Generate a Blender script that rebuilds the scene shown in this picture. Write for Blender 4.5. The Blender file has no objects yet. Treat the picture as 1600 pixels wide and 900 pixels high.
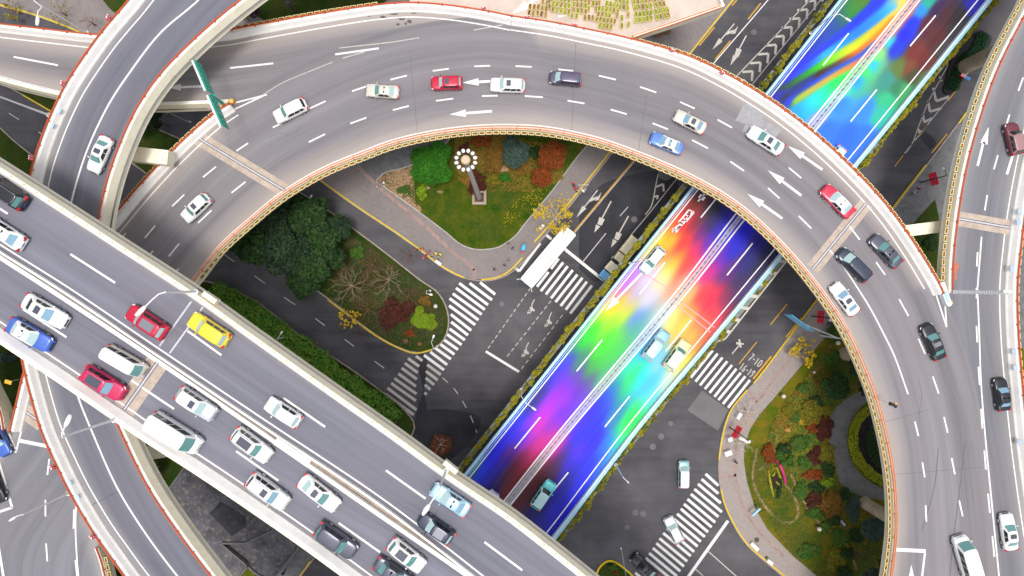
import bpy, bmesh, math, random
import numpy as np
from mathutils import Vector, Matrix, Quaternion
from mathutils.geometry import tessellate_polygon

S = bpy.context.scene
COL = S.collection
rad = math.radians
rnd = random.Random(11)

# ------------------------------------------------------------------ camera, sky, sun, exposure
H = 105.0                      # flying height of the camera over the street, metres
F = 1000.0                     # focal length in pixels of a 1600 px wide frame
cam_d = bpy.data.cameras.new('camera')
cam_d.sensor_width = 36.0
cam_d.lens = F*36.0/1600.0
cam_d.clip_end = 2000
cam = bpy.data.objects.new('camera', cam_d)
COL.objects.link(cam)
cam.location = (0, 0, H)
S.camera = cam

W = bpy.data.worlds.new('World'); S.world = W; W.use_nodes = True
nt = W.node_tree
sky = nt.nodes.new('ShaderNodeTexSky'); sky.sky_type = 'NISHITA'; sky.sun_disc = False
SUN_EL, SUN_AZ = 84.0, 170.0
sky.sun_elevation = rad(SUN_EL); sky.sun_rotation = rad(SUN_AZ)
sky.dust_density = 4.0; sky.air_density = 1.0
hs = nt.nodes.new('ShaderNodeHueSaturation'); hs.inputs['Saturation'].default_value = 0.35
nt.links.new(sky.outputs[0], hs.inputs['Color'])
bg = nt.nodes['Background']; bg.inputs[1].default_value = 0.15
nt.links.new(hs.outputs[0], bg.inputs[0])
sl = bpy.data.lights.new('sun', 'SUN'); sl.energy = 1.5; sl.angle = rad(14); sl.color = (1.0, 0.96, 0.9)
so = bpy.data.objects.new('sun', sl); COL.objects.link(so)
az = rad(SUN_AZ); el = rad(SUN_EL)
sd = Vector((math.sin(az)*math.cos(el), math.cos(az)*math.cos(el), math.sin(el)))
so.rotation_euler = sd.to_track_quat('Z', 'Y').to_euler(); so.location = (0, 0, 200)
S.view_settings.view_transform = 'Standard'; S.view_settings.look = 'None'
S.view_settings.gamma = 1.0; S.view_settings.exposure = 0.28
S.view_settings.use_curve_mapping = False

# ------------------------------------------------------------------ helpers
def XY(px, py, z=0.0):
    k = (H-z)/F
    return ((px-800)*k, -(py-450)*k)
def P(px, py, z=0.0):
    x, y = XY(px, py, z); return Vector((x, y, z))

def tag(o, label=None, cat=None, group=None, kind=None):
    if label: o['label'] = label
    if cat: o['category'] = cat
    if group: o['group'] = group
    if kind: o['kind'] = kind
    return o
def empty(name, loc=(0, 0, 0), rz=0.0, label=None, cat=None, group=None, kind=None, scale=None):
    o = bpy.data.objects.new(name, None); COL.objects.link(o)
    o.location = loc; o.rotation_euler = (0, 0, rz)
    if scale: o.scale = scale
    return tag(o, label, cat, group, kind)
def link(name, me, parent=None, loc=None, rz=0.0):
    o = bpy.data.objects.new(name, me); COL.objects.link(o)
    if parent: o.parent = parent
    if loc is not None: o.location = loc
    if rz: o.rotation_euler = (0, 0, rz)
    return o

class MB:
    def __init__(s): s.v = []; s.f = []; s.mi = []; s.m = 0
    def add(s, vs, fs):
        b = len(s.v); s.v.extend([tuple(p) for p in vs])
        for f in fs: s.f.append(tuple(b+i for i in f)); s.mi.append(s.m)
    def box(s, c, d, rz=0.0, M=None):
        x, y, z = d[0]/2, d[1]/2, d[2]/2
        vs = [Vector((sx*x, sy*y, sz*z)) for sz in (-1, 1) for sx, sy in ((-1, -1), (1, -1), (1, 1), (-1, 1))]
        if M is None: M = Matrix.Rotation(rz, 3, 'Z')
        c = Vector(c); vs = [M @ v + c for v in vs]
        s.add(vs, [(3, 2, 1, 0), (4, 5, 6, 7), (0, 1, 5, 4), (1, 2, 6, 5), (2, 3, 7, 6), (3, 0, 4, 7)])
    def tube(s, pts, r, n=6, cap=True):
        pts = [Vector(p) for p in pts]; rs = r if isinstance(r, (list, tuple)) else [r]*len(pts)
        vs = []
        for i, p in enumerate(pts):
            d = (pts[min(i+1, len(pts)-1)] - pts[max(i-1, 0)]).normalized()
            a = d.orthogonal().normalized() if abs(d.z) > 0.95 else d.cross(Vector((0, 0, 1))).normalized()
            b = d.cross(a)
            for k in range(n):
                t = 2*math.pi*k/n; vs.append(p + (a*math.cos(t)+b*math.sin(t))*rs[i])
        fs = []
        for i in range(len(pts)-1):
            for k in range(n):
                k2 = (k+1) % n; fs.append((i*n+k, i*n+k2, (i+1)*n+k2, (i+1)*n+k))
        if cap:
            fs.append(tuple(range(n-1, -1, -1))); q = (len(pts)-1)*n; fs.append(tuple(q+k for k in range(n)))
        s.add(vs, fs)
    def lathe(s, prof, c=(0, 0, 0), n=16, axis='Z'):
        vs = []; c = Vector(c)
        for r, z in prof:
            for k in range(n):
                t = 2*math.pi*k/n
                p = Vector((r*math.cos(t), r*math.sin(t), z))
                if axis == 'Y': p = Vector((p.x, p.z, p.y))
                vs.append(p+c)
        fs = []
        for i in range(len(prof)-1):
            for k in range(n):
                k2 = (k+1) % n; fs.append((i*n+k, i*n+k2, (i+1)*n+k2, (i+1)*n+k))
        fs.append(tuple(range(n-1, -1, -1))); q = (len(prof)-1)*n; fs.append(tuple(q+k for k in range(n)))
        s.add(vs, fs)
    def sweep(s, c, d0, d1, z0, z1, closed_ends=True):
        a = off(c, d0); b = off(c, d1); n = len(c)
        vs = []
        for i in range(n):
            vs += [(a[i][0], a[i][1], z0), (b[i][0], b[i][1], z0), (b[i][0], b[i][1], z1), (a[i][0], a[i][1], z1)]
        fs = []
        for i in range(n-1):
            p = i*4; q = p+4
            for k in range(4):
                k2 = (k+1) % 4; fs.append((p+k, p+k2, q+k2, q+k))
        fs.append((3, 2, 1, 0)); e = (n-1)*4; fs.append((e, e+1, e+2, e+3))
        s.add(vs, fs)
    def strip(s, c, w, z, d=0.0):
        a = off(c, d-w/2); b = off(c, d+w/2); n = len(c); vs = []
        for i in range(n): vs += [(a[i][0], a[i][1], z), (b[i][0], b[i][1], z)]
        s.add(vs, [(2*i, 2*i+1, 2*i+3, 2*i+2) for i in range(n-1)])
    def seg(s, p0, p1, w, zz, z=None, w2=None):
        """painted line between two photo points on a surface at height zz (w metres)"""
        z = zz if z is None else z
        a = Vector(XY(*p0, zz)); b = Vector(XY(*p1, zz)); d = (b-a).normalized(); n = Vector((-d.y, d.x))
        w2 = w if w2 is None else w2
        vs = [a-n*w/2, b-n*w2/2, b+n*w2/2, a+n*w/2]
        s.add([(v.x, v.y, z) for v in vs], [(0, 1, 2, 3)])
    def flat(s, pts, z):
        s.poly([Vector((p[0], p[1], z)) for p in pts])
    def poly(s, vs):
        tr = tessellate_polygon([vs]); s.add(vs, [tuple(t) for t in tr])
    def prism(s, pts, z0, z1):
        n = len(pts); lo = [Vector((p[0], p[1], z0)) for p in pts]; hi = [Vector((p[0], p[1], z1)) for p in pts]
        tr = tessellate_polygon([hi]); b = len(s.v)
        s.add(lo+hi, [tuple(i+n for i in t) for t in tr]+[tuple(reversed(t)) for t in tr]+[(i, (i+1) % n, n+(i+1) % n, n+i) for i in range(n)])
    def mesh(s, name, mats=None, smooth=False, fix=True):
        me = bpy.data.meshes.new(name); me.from_pydata(s.v, [], s.f)
        for m in (mats if isinstance(mats, (list, tuple)) else [mats]):
            if m: me.materials.append(m)
        if any(s.mi): me.polygons.foreach_set('material_index', s.mi)
        if fix:
            bm = bmesh.new(); bm.from_mesh(me); bmesh.ops.recalc_face_normals(bm, faces=bm.faces); bm.to_mesh(me); bm.free()
        if smooth: me.polygons.foreach_set('use_smooth', [True]*len(me.polygons))
        me.update(); return me
    def build(s, name, mats, parent=None, smooth=False, fix=True, loc=None, rz=0.0):
        return link(name, s.mesh(name, mats, smooth, fix), parent, loc, rz)

def up_flat(me):
    """make every face of a flat sheet look up"""
    bm = bmesh.new(); bm.from_mesh(me)
    for f in bm.faces:
        if f.normal.z < 0: f.normal_flip()
    bm.to_mesh(me); bm.free(); me.update(); return me

def catmull(pts, k=12):
    p = [np.array(q, float) for q in pts]
    p = [2*p[0]-p[1]] + p + [2*p[-1]-p[-2]]
    out = []
    for i in range(1, len(p)-2):
        p0, p1, p2, p3 = p[i-1:i+3]
        t0 = 0; t1 = t0+max(1e-6, np.linalg.norm(p1-p0))**.5; t2 = t1+max(1e-6, np.linalg.norm(p2-p1))**.5; t3 = t2+max(1e-6, np.linalg.norm(p3-p2))**.5
        for j in range(k):
            t = t1+(t2-t1)*j/k
            A1 = (t1-t)/(t1-t0)*p0+(t-t0)/(t1-t0)*p1; A2 = (t2-t)/(t2-t1)*p1+(t-t1)/(t2-t1)*p2; A3 = (t3-t)/(t3-t2)*p2+(t-t2)/(t3-t2)*p3
            B1 = (t2-t)/(t2-t0)*A1+(t-t0)/(t2-t0)*A2; B2 = (t3-t)/(t3-t1)*A2+(t-t1)/(t3-t1)*A3
            out.append((t2-t)/(t2-t1)*B1+(t-t1)/(t2-t1)*B2)
    out.append(p[-2]); return np.array(out)
def resample(c, step=None, n=None):
    d = np.concatenate([[0], np.cumsum(np.linalg.norm(np.diff(c, axis=0), axis=1))])
    if n is None: n = max(2, int(round(d[-1]/step))+1)
    t = np.linspace(0, d[-1], n)
    return np.stack([np.interp(t, d, c[:, 0]), np.interp(t, d, c[:, 1])], 1)
def clen(c): return float(np.linalg.norm(np.diff(c, axis=0), axis=1).sum())
def C(pts, z, step=1.0, ext=(0, 0), smooth=True, n=None):
    q = [XY(a, b, z) for a, b in pts]
    c = catmull(q) if (smooth and len(q) > 2) else np.array(q, float)
    if ext[0]: d = c[0]-c[1]; c = np.vstack([c[0]+d/np.linalg.norm(d)*ext[0], c])
    if ext[1]: d = c[-1]-c[-2]; c = np.vstack([c, c[-1]+d/np.linalg.norm(d)*ext[1]])
    return resample(c, step, n)
def tang(c):
    t = np.gradient(c, axis=0); return t/np.maximum(1e-9, np.linalg.norm(t, axis=1))[:, None]
def off(c, d):
    t = tang(c); n = np.stack([-t[:, 1], t[:, 0]], 1); return c+n*d          # + is to the left of travel
def cut(c, a, b):
    """the stretch of a curve between lengths a and b"""
    d = np.concatenate([[0], np.cumsum(np.linalg.norm(np.diff(c, axis=0), axis=1))])
    b = min(b, d[-1]); n = max(2, int((b-a)/1.0)+1); t = np.linspace(a, b, n)
    return np.stack([np.interp(t, d, c[:, 0]), np.interp(t, d, c[:, 1])], 1)

# ------------------------------------------------------------------ materials
def srgb(r, g, b):
    f = lambda u: (u/12.92 if u <= .04045 else ((u+.055)/1.055)**2.4)
    return (f(r/255), f(g/255), f(b/255), 1)
MATS = {}
class NG:
    def __init__(s, name):
        s.m = bpy.data.materials.new(name); s.m.use_nodes = True; s.t = s.m.node_tree
        s.b = s.t.nodes['Principled BSDF']
    def n(s, typ, **kw):
        o = s.t.nodes.new(typ)
        for k, v in kw.items(): setattr(o, k, v)
        return o
    def l(s, a, b): s.t.links.new(a, b)
    def val(s, sock, v):
        if hasattr(v, 'is_linked') or hasattr(v, 'links'): s.l(v, sock)
        else: sock.default_value = v
    def math(s, op, a, b=0.0, clamp=False):
        o = s.n('ShaderNodeMath', operation=op, use_clamp=clamp); s.val(o.inputs[0], a); s.val(o.inputs[1], b); return o.outputs[0]
    def mix(s, f, a, b, blend='MIX'):
        o = s.n('ShaderNodeMix', data_type='RGBA', blend_type=blend); s.val(o.inputs[0], f); s.val(o.inputs[6], a); s.val(o.inputs[7], b); return o.outputs[2]
    def noise(s, vec, scale, detail=3.0, rough=.55):
        o = s.n('ShaderNodeTexNoise'); s.l(vec, o.inputs['Vector']); o.inputs['Scale'].default_value = scale
        o.inputs['Detail'].default_value = detail; o.inputs['Roughness'].default_value = rough; return o.outputs[0]
    def rng(s, v, a, b, c=0.0, d=1.0, smooth=False):
        o = s.n('ShaderNodeMapRange'); s.l(v, o.inputs[0])
        if smooth: o.interpolation_type = 'SMOOTHSTEP'
        for i, q in enumerate((a, b, c, d)): o.inputs[i+1].default_value = q
        return o.outputs[0]
    def pos(s): return s.n('ShaderNodeNewGeometry').outputs['Position']
    def attr(s, nm): return s.n('ShaderNodeAttribute', attribute_name=nm)
    def comb(s, x, y, z=0.0):
        o = s.n('ShaderNodeCombineXYZ'); s.val(o.inputs[0], x); s.val(o.inputs[1], y); s.val(o.inputs[2], z); return o.outputs[0]
    def bump(s, h, dist=.02, st=.5):
        o = s.n('ShaderNodeBump'); o.inputs['Distance'].default_value = dist; o.inputs['Strength'].default_value = st
        s.l(h, o.inputs['Height']); s.l(o.outputs[0], s.b.inputs['Normal'])
    def done(s, col, rough=.8, spec=.3, metal=0.0):
        s.val(s.b.inputs['Base Color'], col); s.val(s.b.inputs['Roughness'], rough)
        s.b.inputs['Specular IOR Level'].default_value = spec; s.b.inputs['Metallic'].default_value = metal
        return s.m
def c4(c): return (c[0], c[1], c[2], 1)
def plain(name, col, rough=.6, spec=.3, metal=0.0, var=.12, scale=1.5, dirt=None, coat=0.0):
    if name in MATS: return MATS[name]
    g = NG(name); p = g.pos()
    a = g.noise(p, scale, 4); f = g.rng(a, .3, .7)
    lo = tuple(x*(1-var) for x in col[:3]); hi = tuple(min(1, x*(1+var)) for x in col[:3])
    c = g.mix(f, c4(lo), c4(hi))
    if dirt:
        d = g.noise(p, dirt[1], 5, .65); c = g.mix(g.rng(d, .52, .75, 0, dirt[2]), c, c4(dirt[0]))
    if coat: g.b.inputs['Coat Weight'].default_value = coat; g.b.inputs['Coat Roughness'].default_value = .08
    MATS[name] = g.done(c, rough, spec, metal); return MATS[name]

def deck_asphalt(name, base, dust, warm=0.0, dustw=2.6):
    g = NG(name); p = g.pos()
    al = g.attr('along').outputs['Fac']; dl = g.attr('dl').outputs['Fac']; dr = g.attr('dr').outputs['Fac']
    v = g.comb(g.math('MULTIPLY', al, .02), g.math('MULTIPLY', dl, 1.0))
    st = g.rng(g.noise(v, .42, 3, .55), .33, .66)
    v2 = g.comb(g.math('MULTIPLY', al, .06), g.math('MULTIPLY', dl, 2.2), 5.0)
    st2 = g.rng(g.noise(v2, 1.4, 3), .3, .7)
    bl = g.rng(g.noise(p, .09, 4), .35, .68)
    gr = g.rng(g.noise(p, 7.0, 3, .7), .25, .75)
    b = base
    c = g.mix(st, c4([x*.66 for x in b]), c4([x*1.20 for x in b]))
    c = g.mix(g.math('MULTIPLY', st2, .30), c, c4([x*1.35 for x in b]))
    c = g.mix(g.math('MULTIPLY', bl, .35), c, c4([b[0]*1.25, b[1]*1.15, b[2]*1.08]))
    c = g.mix(g.rng(gr, 0, 1, .0, .16), c, c4([x*.55 for x in b]))
    # wheel-polished darker tracks, dust swept to the edges
    e = g.math('MINIMUM', g.attr('el').outputs['Fac'], g.attr('er').outputs['Fac'])
    en = g.math('ADD', e, g.math('MULTIPLY', g.noise(g.comb(g.math('MULTIPLY', al, .08), g.math('MULTIPLY', dl, .5)), 1.0, 4), -1.4))
    du = g.rng(en, -.3, dustw, 1, 0, True)
    c = g.mix(g.math('MULTIPLY', du, .85), c, c4(dust))
    gut = g.rng(g.math('ADD', e, g.math('MULTIPLY', g.noise(g.comb(g.math('MULTIPLY', al, .12), 0.0), 1.0, 3), -1.2)), -.1, .15, .55, 0, True)
    c = g.mix(gut, c, (.06, .055, .05, 1))
    # tar seams and fine cracks across
    g.bump(gr, .004, .4)
    return g.done(c, .82, .25)

def asphalt_ground():
    g = NG('street_asphalt'); p = g.pos()
    mp = g.n('ShaderNodeMapping'); g.l(p, mp.inputs[0]); mp.inputs['Rotation'].default_value = (0, 0, rad(-51)); mp.inputs['Scale'].default_value = (.05, .9, 1)
    st = g.rng(g.noise(mp.outputs[0], .8, 4, .6), .35, .7)
    bl = g.rng(g.noise(p, .06, 5, .6), .35, .65); b2 = g.rng(g.noise(p, .35, 4), .4, .7)
    gr = g.rng(g.noise(p, 8.0, 3, .7), .25, .75)
    c = g.mix(bl, (.036, .035, .044, 1), (.125, .118, .130, 1))
    c = g.mix(g.math('MULTIPLY', st, .45), c, (.15, .142, .148, 1))
    c = g.mix(g.math('MULTIPLY', b2, .3), c, (.04, .04, .046, 1))
    c = g.mix(g.rng(gr, 0, 1, 0, .25), c, (.03, .03, .035, 1))
    g.bump(gr, .004, .4)
    return g.done(c, .75, .3)

def paving(name, base, warm, scale=1.0):
    g = NG(name); p = g.pos()
    br = g.n('ShaderNodeTexBrick'); mp = g.n('ShaderNodeMapping'); g.l(p, mp.inputs[0]); mp.inputs['Rotation'].default_value = (0, 0, rad(38))
    g.l(mp.outputs[0], br.inputs['Vector']); br.inputs['Scale'].default_value = 1.0; br.inputs['Brick Width'].default_value = .6*scale; br.inputs['Row Height'].default_value = .3*scale
    br.inputs['Mortar Size'].default_value = .02
    br.inputs['Color1'].default_value = c4([x*.92 for x in base]); br.inputs['Color2'].default_value = c4([x*1.08 for x in base]); br.inputs['Mortar'].default_value = c4([x*.6 for x in base])
    bl = g.rng(g.noise(p, .16, 5, .65), .35, .7)
    c = g.mix(g.math('MULTIPLY', bl, .6), br.outputs[0], c4(warm))
    sp = g.rng(g.noise(p, 2.2, 5, .7), .55, .75)
    c = g.mix(g.math('MULTIPLY', sp, .45), c, c4([x*.45 for x in base]))
    return g.done(c, .85, .2)

def paint_road(name, col, wear=.5):
    g = NG(name); p = g.pos()
    n = g.rng(g.noise(p, 3.5, 5, .75), .50, .72, 0, wear)
    n2 = g.rng(g.noise(p, .5, 3), .4, .7, 0, .12)
    c = g.mix(n, c4(col), c4([x*.35 for x in col])); c = g.mix(n2, c, c4([x*.6 for x in col]))
    return g.done(c, .6, .3)

def lawn_mat(name, cols):
    g = NG(name); p = g.pos()
    a = g.rng(g.noise(p, .17, 5, .62), .35, .65); b = g.rng(g.noise(p, .55, 5, .65), .4, .68); d = g.rng(g.noise(p, 5.0, 4, .75), .3, .7)
    c = g.mix(a, c4(cols[0]), c4(cols[1])); c = g.mix(g.math('MULTIPLY', b, .7), c, c4(cols[2]))
    c = g.mix(g.math('MULTIPLY', d, .5), c, c4([x*.35 for x in cols[0]]))
    g.bump(d, .06, .8)
    return g.done(c, .95, .05)

def leaf_mat(name, a, b, c3=None, trans=.0):
    if name in MATS: return MATS[name]
    g = NG(name); p = g.pos()
    r = g.n('ShaderNodeNewGeometry').outputs['Random Per Island']
    n = g.rng(g.noise(p, .7, 3), .35, .65)
    c = g.mix(r, c4(a), c4(b))
    if c3: c = g.mix(g.math('MULTIPLY', n, .55), c, c4(c3))
    MATS[name] = g.done(c, .7, .2); return MATS[name]

M = {}
M['deck'] = deck_asphalt('flyover_asphalt', (.218, .207, .222), (.42, .365, .33), dustw=3.6)
M['deck_hi'] = deck_asphalt('expressway_asphalt', (.182, .183, .222), (.36, .33, .305), dustw=1.3)
M['deck_ramp'] = deck_asphalt('ramp_asphalt', (.160, .163, .198), (.34, .325, .31), dustw=2.4)
M['deck_low'] = deck_asphalt('slip_asphalt', (.190, .189, .212), (.35, .335, .315), dustw=2.4)
M['street'] = asphalt_ground()
M['patch_dark'] = plain('dark_patch_asphalt', (.03, .03, .037), .8, var=.25, scale=.4)
M['patch_pale'] = plain('pale_patch_asphalt', (.16, .155, .16), .8, var=.1, scale=.4)
M['pave'] = paving('pavement_blocks', (.235, .21, .205), (.30, .255, .245))
M['pave_pink'] = paving('pink_pavement_blocks', (.36, .315, .295), (.33, .27, .25))
M['path'] = plain('path_asphalt', (.15, .15, .155), .85, var=.2, scale=.8, dirt=((.25, .24, .24), 1.3, .6))
M['white'] = paint_road('white_road_paint', (.80, .79, .77), .55)
M['white_worn'] = paint_road('worn_road_paint', (.56, .52, .48), .75)
M['yellow_line'] = paint_road('yellow_road_paint', (.62, .33, .03), .5)
M['yellow_kerb'] = paint_road('yellow_kerb_paint', (.72, .50, .02), .35)
M['red_tile'] = plain('red_tactile_tiles', (.33, .16, .13), .85, var=.2)
M['pink_line'] = plain('pink_tiles', (.34, .235, .215), .85, var=.2)
M['wall'] = plain('parapet_concrete', (.86, .835, .80), .75, var=.05, scale=.6, dirt=((.50, .44, .36), 1.1, .22))
M['fascia'] = plain('cream_fascia_paint', (.90, .84, .66), .75, var=.05, scale=.6, dirt=((.55, .42, .22), 1.3, .35))
M['girder'] = plain('girder_concrete', (.40, .385, .36), .85, var=.12, scale=.5)
M['gutter'] = plain('dusty_concrete', (.40, .32, .26), .9, var=.25, scale=.8)
M['joint'] = plain('joint_concrete', (.47, .385, .32), .9, var=.15, scale=1.2, dirt=((.25, .2, .17), 2.0, .5))
M['joint_dark'] = plain('joint_steel', (.10, .10, .12), .5, var=.2)
M['joint_pale'] = plain('joint_pale_steel', (.52, .52, .56), .5, var=.1)
M['orange'] = plain('orange_rail_paint', (.52, .075, .015), .5, var=.15, scale=2)
M['orange_pale'] = plain('pale_orange_rail_paint', (.62, .20, .07), .5, var=.15, scale=2)
M['kerb'] = plain('kerb_stone', (.42, .40, .38), .85, var=.15)
M['kerb_tan'] = plain('tan_kerb_stone', (.34, .28, .24), .85, var=.2)
M['steel_white'] = plain('white_painted_steel', (.80, .80, .80), .4, .4, var=.04)
M['steel_grey'] = plain('galvanised_steel', (.42, .42, .43), .45, .4, metal=.3, var=.1)
M['black'] = plain('black_metal', (.02, .02, .025), .5, .3, var=.2)
M['lamp_glass'] = plain('lamp_glass', (.82, .82, .80), .3, .5, var=.03)
M['lawn'] = lawn_mat('lawn_grass', ((.022, .085, .003), (.075, .120, .008), (.20, .17, .02)))
M['lawn_olive'] = lawn_mat('olive_grass', ((.050, .125, .006), (.19, .19, .012), (.32, .17, .03)))
M['verge'] = lawn_mat('verge_grass', ((.020, .060, .008), (.055, .085, .014), (.09, .075, .025)))
M['litter'] = plain('leaf_litter', (.36, .22, .13), .95, var=.45, scale=2.6, dirt=((.12, .06, .03), 3.0, .8))
M['soil'] = plain('soil', (.10, .065, .045), .95, var=.4, scale=1.2)
M['rock'] = plain('boulder_stone', (.36, .24, .12), .9, var=.3, scale=1.0)
M['planter'] = plain('planter_plastic', (.80, .66, .36), .7, var=.08)
M['planter_soil'] = plain('planter_soil', (.23, .12, .02), .95, var=.5, scale=1.2)
M['planter_green'] = plain('planter_green', (.28, .32, .02), .95, var=.4, scale=1.6, dirt=((.2, .11, .02), 2.0, .8))
M['planter_brown'] = plain('planter_brown', (.30, .21, .06), .95, var=.4, scale=1.6)
M['peach'] = plain('stub_concrete', (.60, .50, .43), .9, var=.12, scale=.25, dirt=((.42, .36, .33), .4, .6))
M['roof'] = plain('felt_roof', (.10, .098, .112), .9, var=.35, scale=.5, dirt=((.30, .25, .20), 1.6, .9))
M['roof_dark'] = plain('dark_felt_roof', (.045, .045, .052), .9, var=.3, scale=.7, dirt=((.12, .11, .1), 1.5, .6))
M['bark'] = plain('bark', (.12, .085, .06), .9, var=.3, scale=3)
M['bark_pale'] = plain('pale_bark', (.33, .25, .17), .9, var=.25, scale=3)
M['bark_white'] = plain('plane_tree_bark', (.55, .48, .40), .9, var=.2, scale=3)
M['bark_red'] = plain('reddish_twigs', (.20, .09, .055), .9, var=.3, scale=3)
M['sign_green'] = plain('green_sign_sheet', (.0, .36, .25), .45, var=.06)
M['sign_blue'] = plain('blue_sign_sheet', (.05, .32, .72), .45, var=.06)
M['sign_red'] = plain('red_sign_sheet', (.80, .015, .05), .45, var=.06)
M['sign_white'] = plain('white_sign_sheet', (.82, .82, .82), .45, var=.03)
M['blue_edge'] = plain('pale_blue_rail_paint', (.36, .68, .86), .5, var=.1)
# ------------------------------------------------------------------ the street level
def sheet(name, polys, z, mat, kind='structure', smooth=True, thick=None, parent=None):
    """raised (thick) or painted-thin surface from photo polygons given at street height"""
    mb = MB()
    for poly in polys:
        pts = [XY(a, b, 0) for a, b in poly]
        if smooth:
            pts = [tuple(q) for q in catmull(pts, 5)]
        if thick: mb.prism(pts, z-thick, z)
        else: mb.flat(pts, z)
    me = mb.mesh(name, mat)
    if not thick: up_flat(me)
    o = link(name, me, parent)
    if kind: o['kind'] = kind
    return o

g = MB(); g.add([(-400, -400, 0), (400, -400, 0), (400, 400, 0), (-400, 400, 0)], [(0, 1, 2, 3)])
tag(g.build('ground', M['street']), kind='structure')

KERB_A = [(-160, -35), (-80, -15), (0, 8), (60, 25), (125, 50), (240, 110), (340, 165), (430, 228), (500, 281), (560, 324), (620, 364), (658, 391),
          (686, 413), (712, 428), (738, 436), (766, 437), (791, 429), (812, 413), (848, 371), (900, 308), (960, 233), (1020, 157), (1075, 87), (1145, 0), (1200, -70), (1290, -185)]
sheet('pavement', [KERB_A+[(900, -420), (-300, -420), (-300, -60)]], .12, M['pave'], smooth=False, thick=.3)
KERB_D = [(1720, -95), (1600, 60), (1515, 168), (1445, 260), (1396, 325), (1330, 404), (1280, 465), (1200, 572), (1165, 612), (1139, 645), (1127, 682), (1122, 725),
          (1124, 757), (1131, 787), (1144, 817), (1165, 850), (1200, 882), (1245, 918), (1330, 970)]
sheet('pavement', [KERB_D+[(1500, 1090), (2050, 1090), (2050, -95)]], .12, M['pave_pink'], smooth=False, thick=.3)
sheet('pavement', [[(1380, 345), (1445, 262), (1515, 170), (1600, 60), (1700, 60), (1700, 560), (1480, 560), (1400, 420), (1345, 388)]], .128, M['path'], smooth=False)
ISLAND = [(-140, -20), (0, 78), (80, 120), (200, 180), (300, 225), (400, 265), (480, 307), (545, 352), (600, 393), (656, 437), (684, 457), (698, 482), (701, 507), (694, 530), (677, 545),
          (653, 551), (626, 544), (590, 525), (515, 468), (450, 424), (380, 383), (300, 326), (200, 250), (80, 174), (37, 149), (-140, 40)]
sheet('lawn', [ISLAND], .13, M['verge'], smooth=False, thick=.3)
VERGE = [(-330, -10), (-40, 165), (25, 222), (60, 250), (150, 322), (230, 382), (300, 433), (340, 444), (400, 471), (470, 525), (545, 574), (600, 614), (632, 640), (648, 664), (640, 686), (590, 745), (490, 873), (440, 940), (380, 1020), (-330, 1020)]
sheet('lawn', [VERGE], .13, M['verge'], smooth=False, thick=.3)
sheet('pavement', [[(470, 900), (488, 872), (560, 780), (520, 750), (470, 830), (405, 905), (380, 960), (440, 942)]], .137, M['path'], smooth=False)
LAWN_A = [(588, 283), (600, 271), (630, 263), (664, 250), (690, 232), (703, 216), (720, 180), (760, 150), (880, 140), (960, 165), (930, 212), (900, 248), (863, 298), (820, 350), (806, 368), (792, 379), (777, 387),
          (744, 390), (720, 382), (699, 365), (657, 333), (620, 306)]
sheet('lawn', [LAWN_A], .20, M['lawn'], smooth=False, thick=.2)
sheet('path', [[(500, 262), (560, 256), (588, 284), (600, 271), (630, 263), (664, 250), (690, 232), (703, 216), (720, 178), (690, 185), (640, 215), (590, 235), (540, 245)]], .128, M['path'], smooth=False)
sheet('leaf_litter', [[(590, 280), (602, 272), (645, 262), (644, 280), (636, 298), (624, 310), (606, 298)], [(636, 308), (650, 318), (659, 326), (656, 332), (640, 321), (628, 311)]], .215, M['litter'], kind='stuff')
LAWN_D = [(1340, 455), (1310, 503), (1276, 542), (1242, 583), (1210, 621), (1186, 648), (1172, 670), (1163, 696), (1162, 720), (1167, 753), (1179, 793), (1199, 827), (1234, 864), (1279, 902), (1330, 935), (1420, 960), (1620, 960), (1620, 560), (1500, 480)]
sheet('lawn', [LAWN_D], .20, M['lawn_olive'], smooth=False, thick=.2)
sheet('path', [[(1400, 590), (1352, 609), (1322, 622), (1302, 640), (1291, 665), (1295, 690), (1303, 712), (1306, 735), (1314, 756), (1342, 773), (1385, 782), (1440, 784), (1440, 764), (1385, 764), (1356, 750),
      (1333, 726), (1323, 696), (1325, 668), (1338, 644), (1360, 622), (1400, 606)]], .216, M['path'])
sheet('lawn', [[(1424, 352), (1460, 312), (1466, 340), (1466, 430), (1450, 440), (1430, 400)]], .20, M['verge'], smooth=False, thick=.07)
sheet('lawn', [[(380, -40), (400, 20), (440, 45), (500, 38), (560, 22), (600, 5), (640, -40)], [(140, -40), (165, 5), (185, 22), (230, 10), (260, -40)]], .20, M['verge'], thick=.07)
# worn dirt tracks across the park
mb = MB()
for q in ([(1240, 672), (1232, 640), (1226, 660), (1218, 664), (1212, 690), (1208, 705), (1186, 735)], [(1235, 740), (1248, 770), (1262, 793), (1276, 813), (1300, 832), (1318, 845), (1330, 866), (1337, 890)],
          [(1297, 540), (1288, 562), (1276, 576), (1262, 590)], [(1182, 700), (1176, 750), (1196, 792), (1222, 815), (1238, 815), (1246, 803), (1242, 780), (1226, 756)]):
    mb.strip(C(q, 0, .6), .42, .218)
o = link('path', up_flat(mb.mesh('dirt_track', plain('dirt_track_soil', (.27, .19, .095), .95, var=.3)))); o['kind'] = 'structure'

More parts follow.
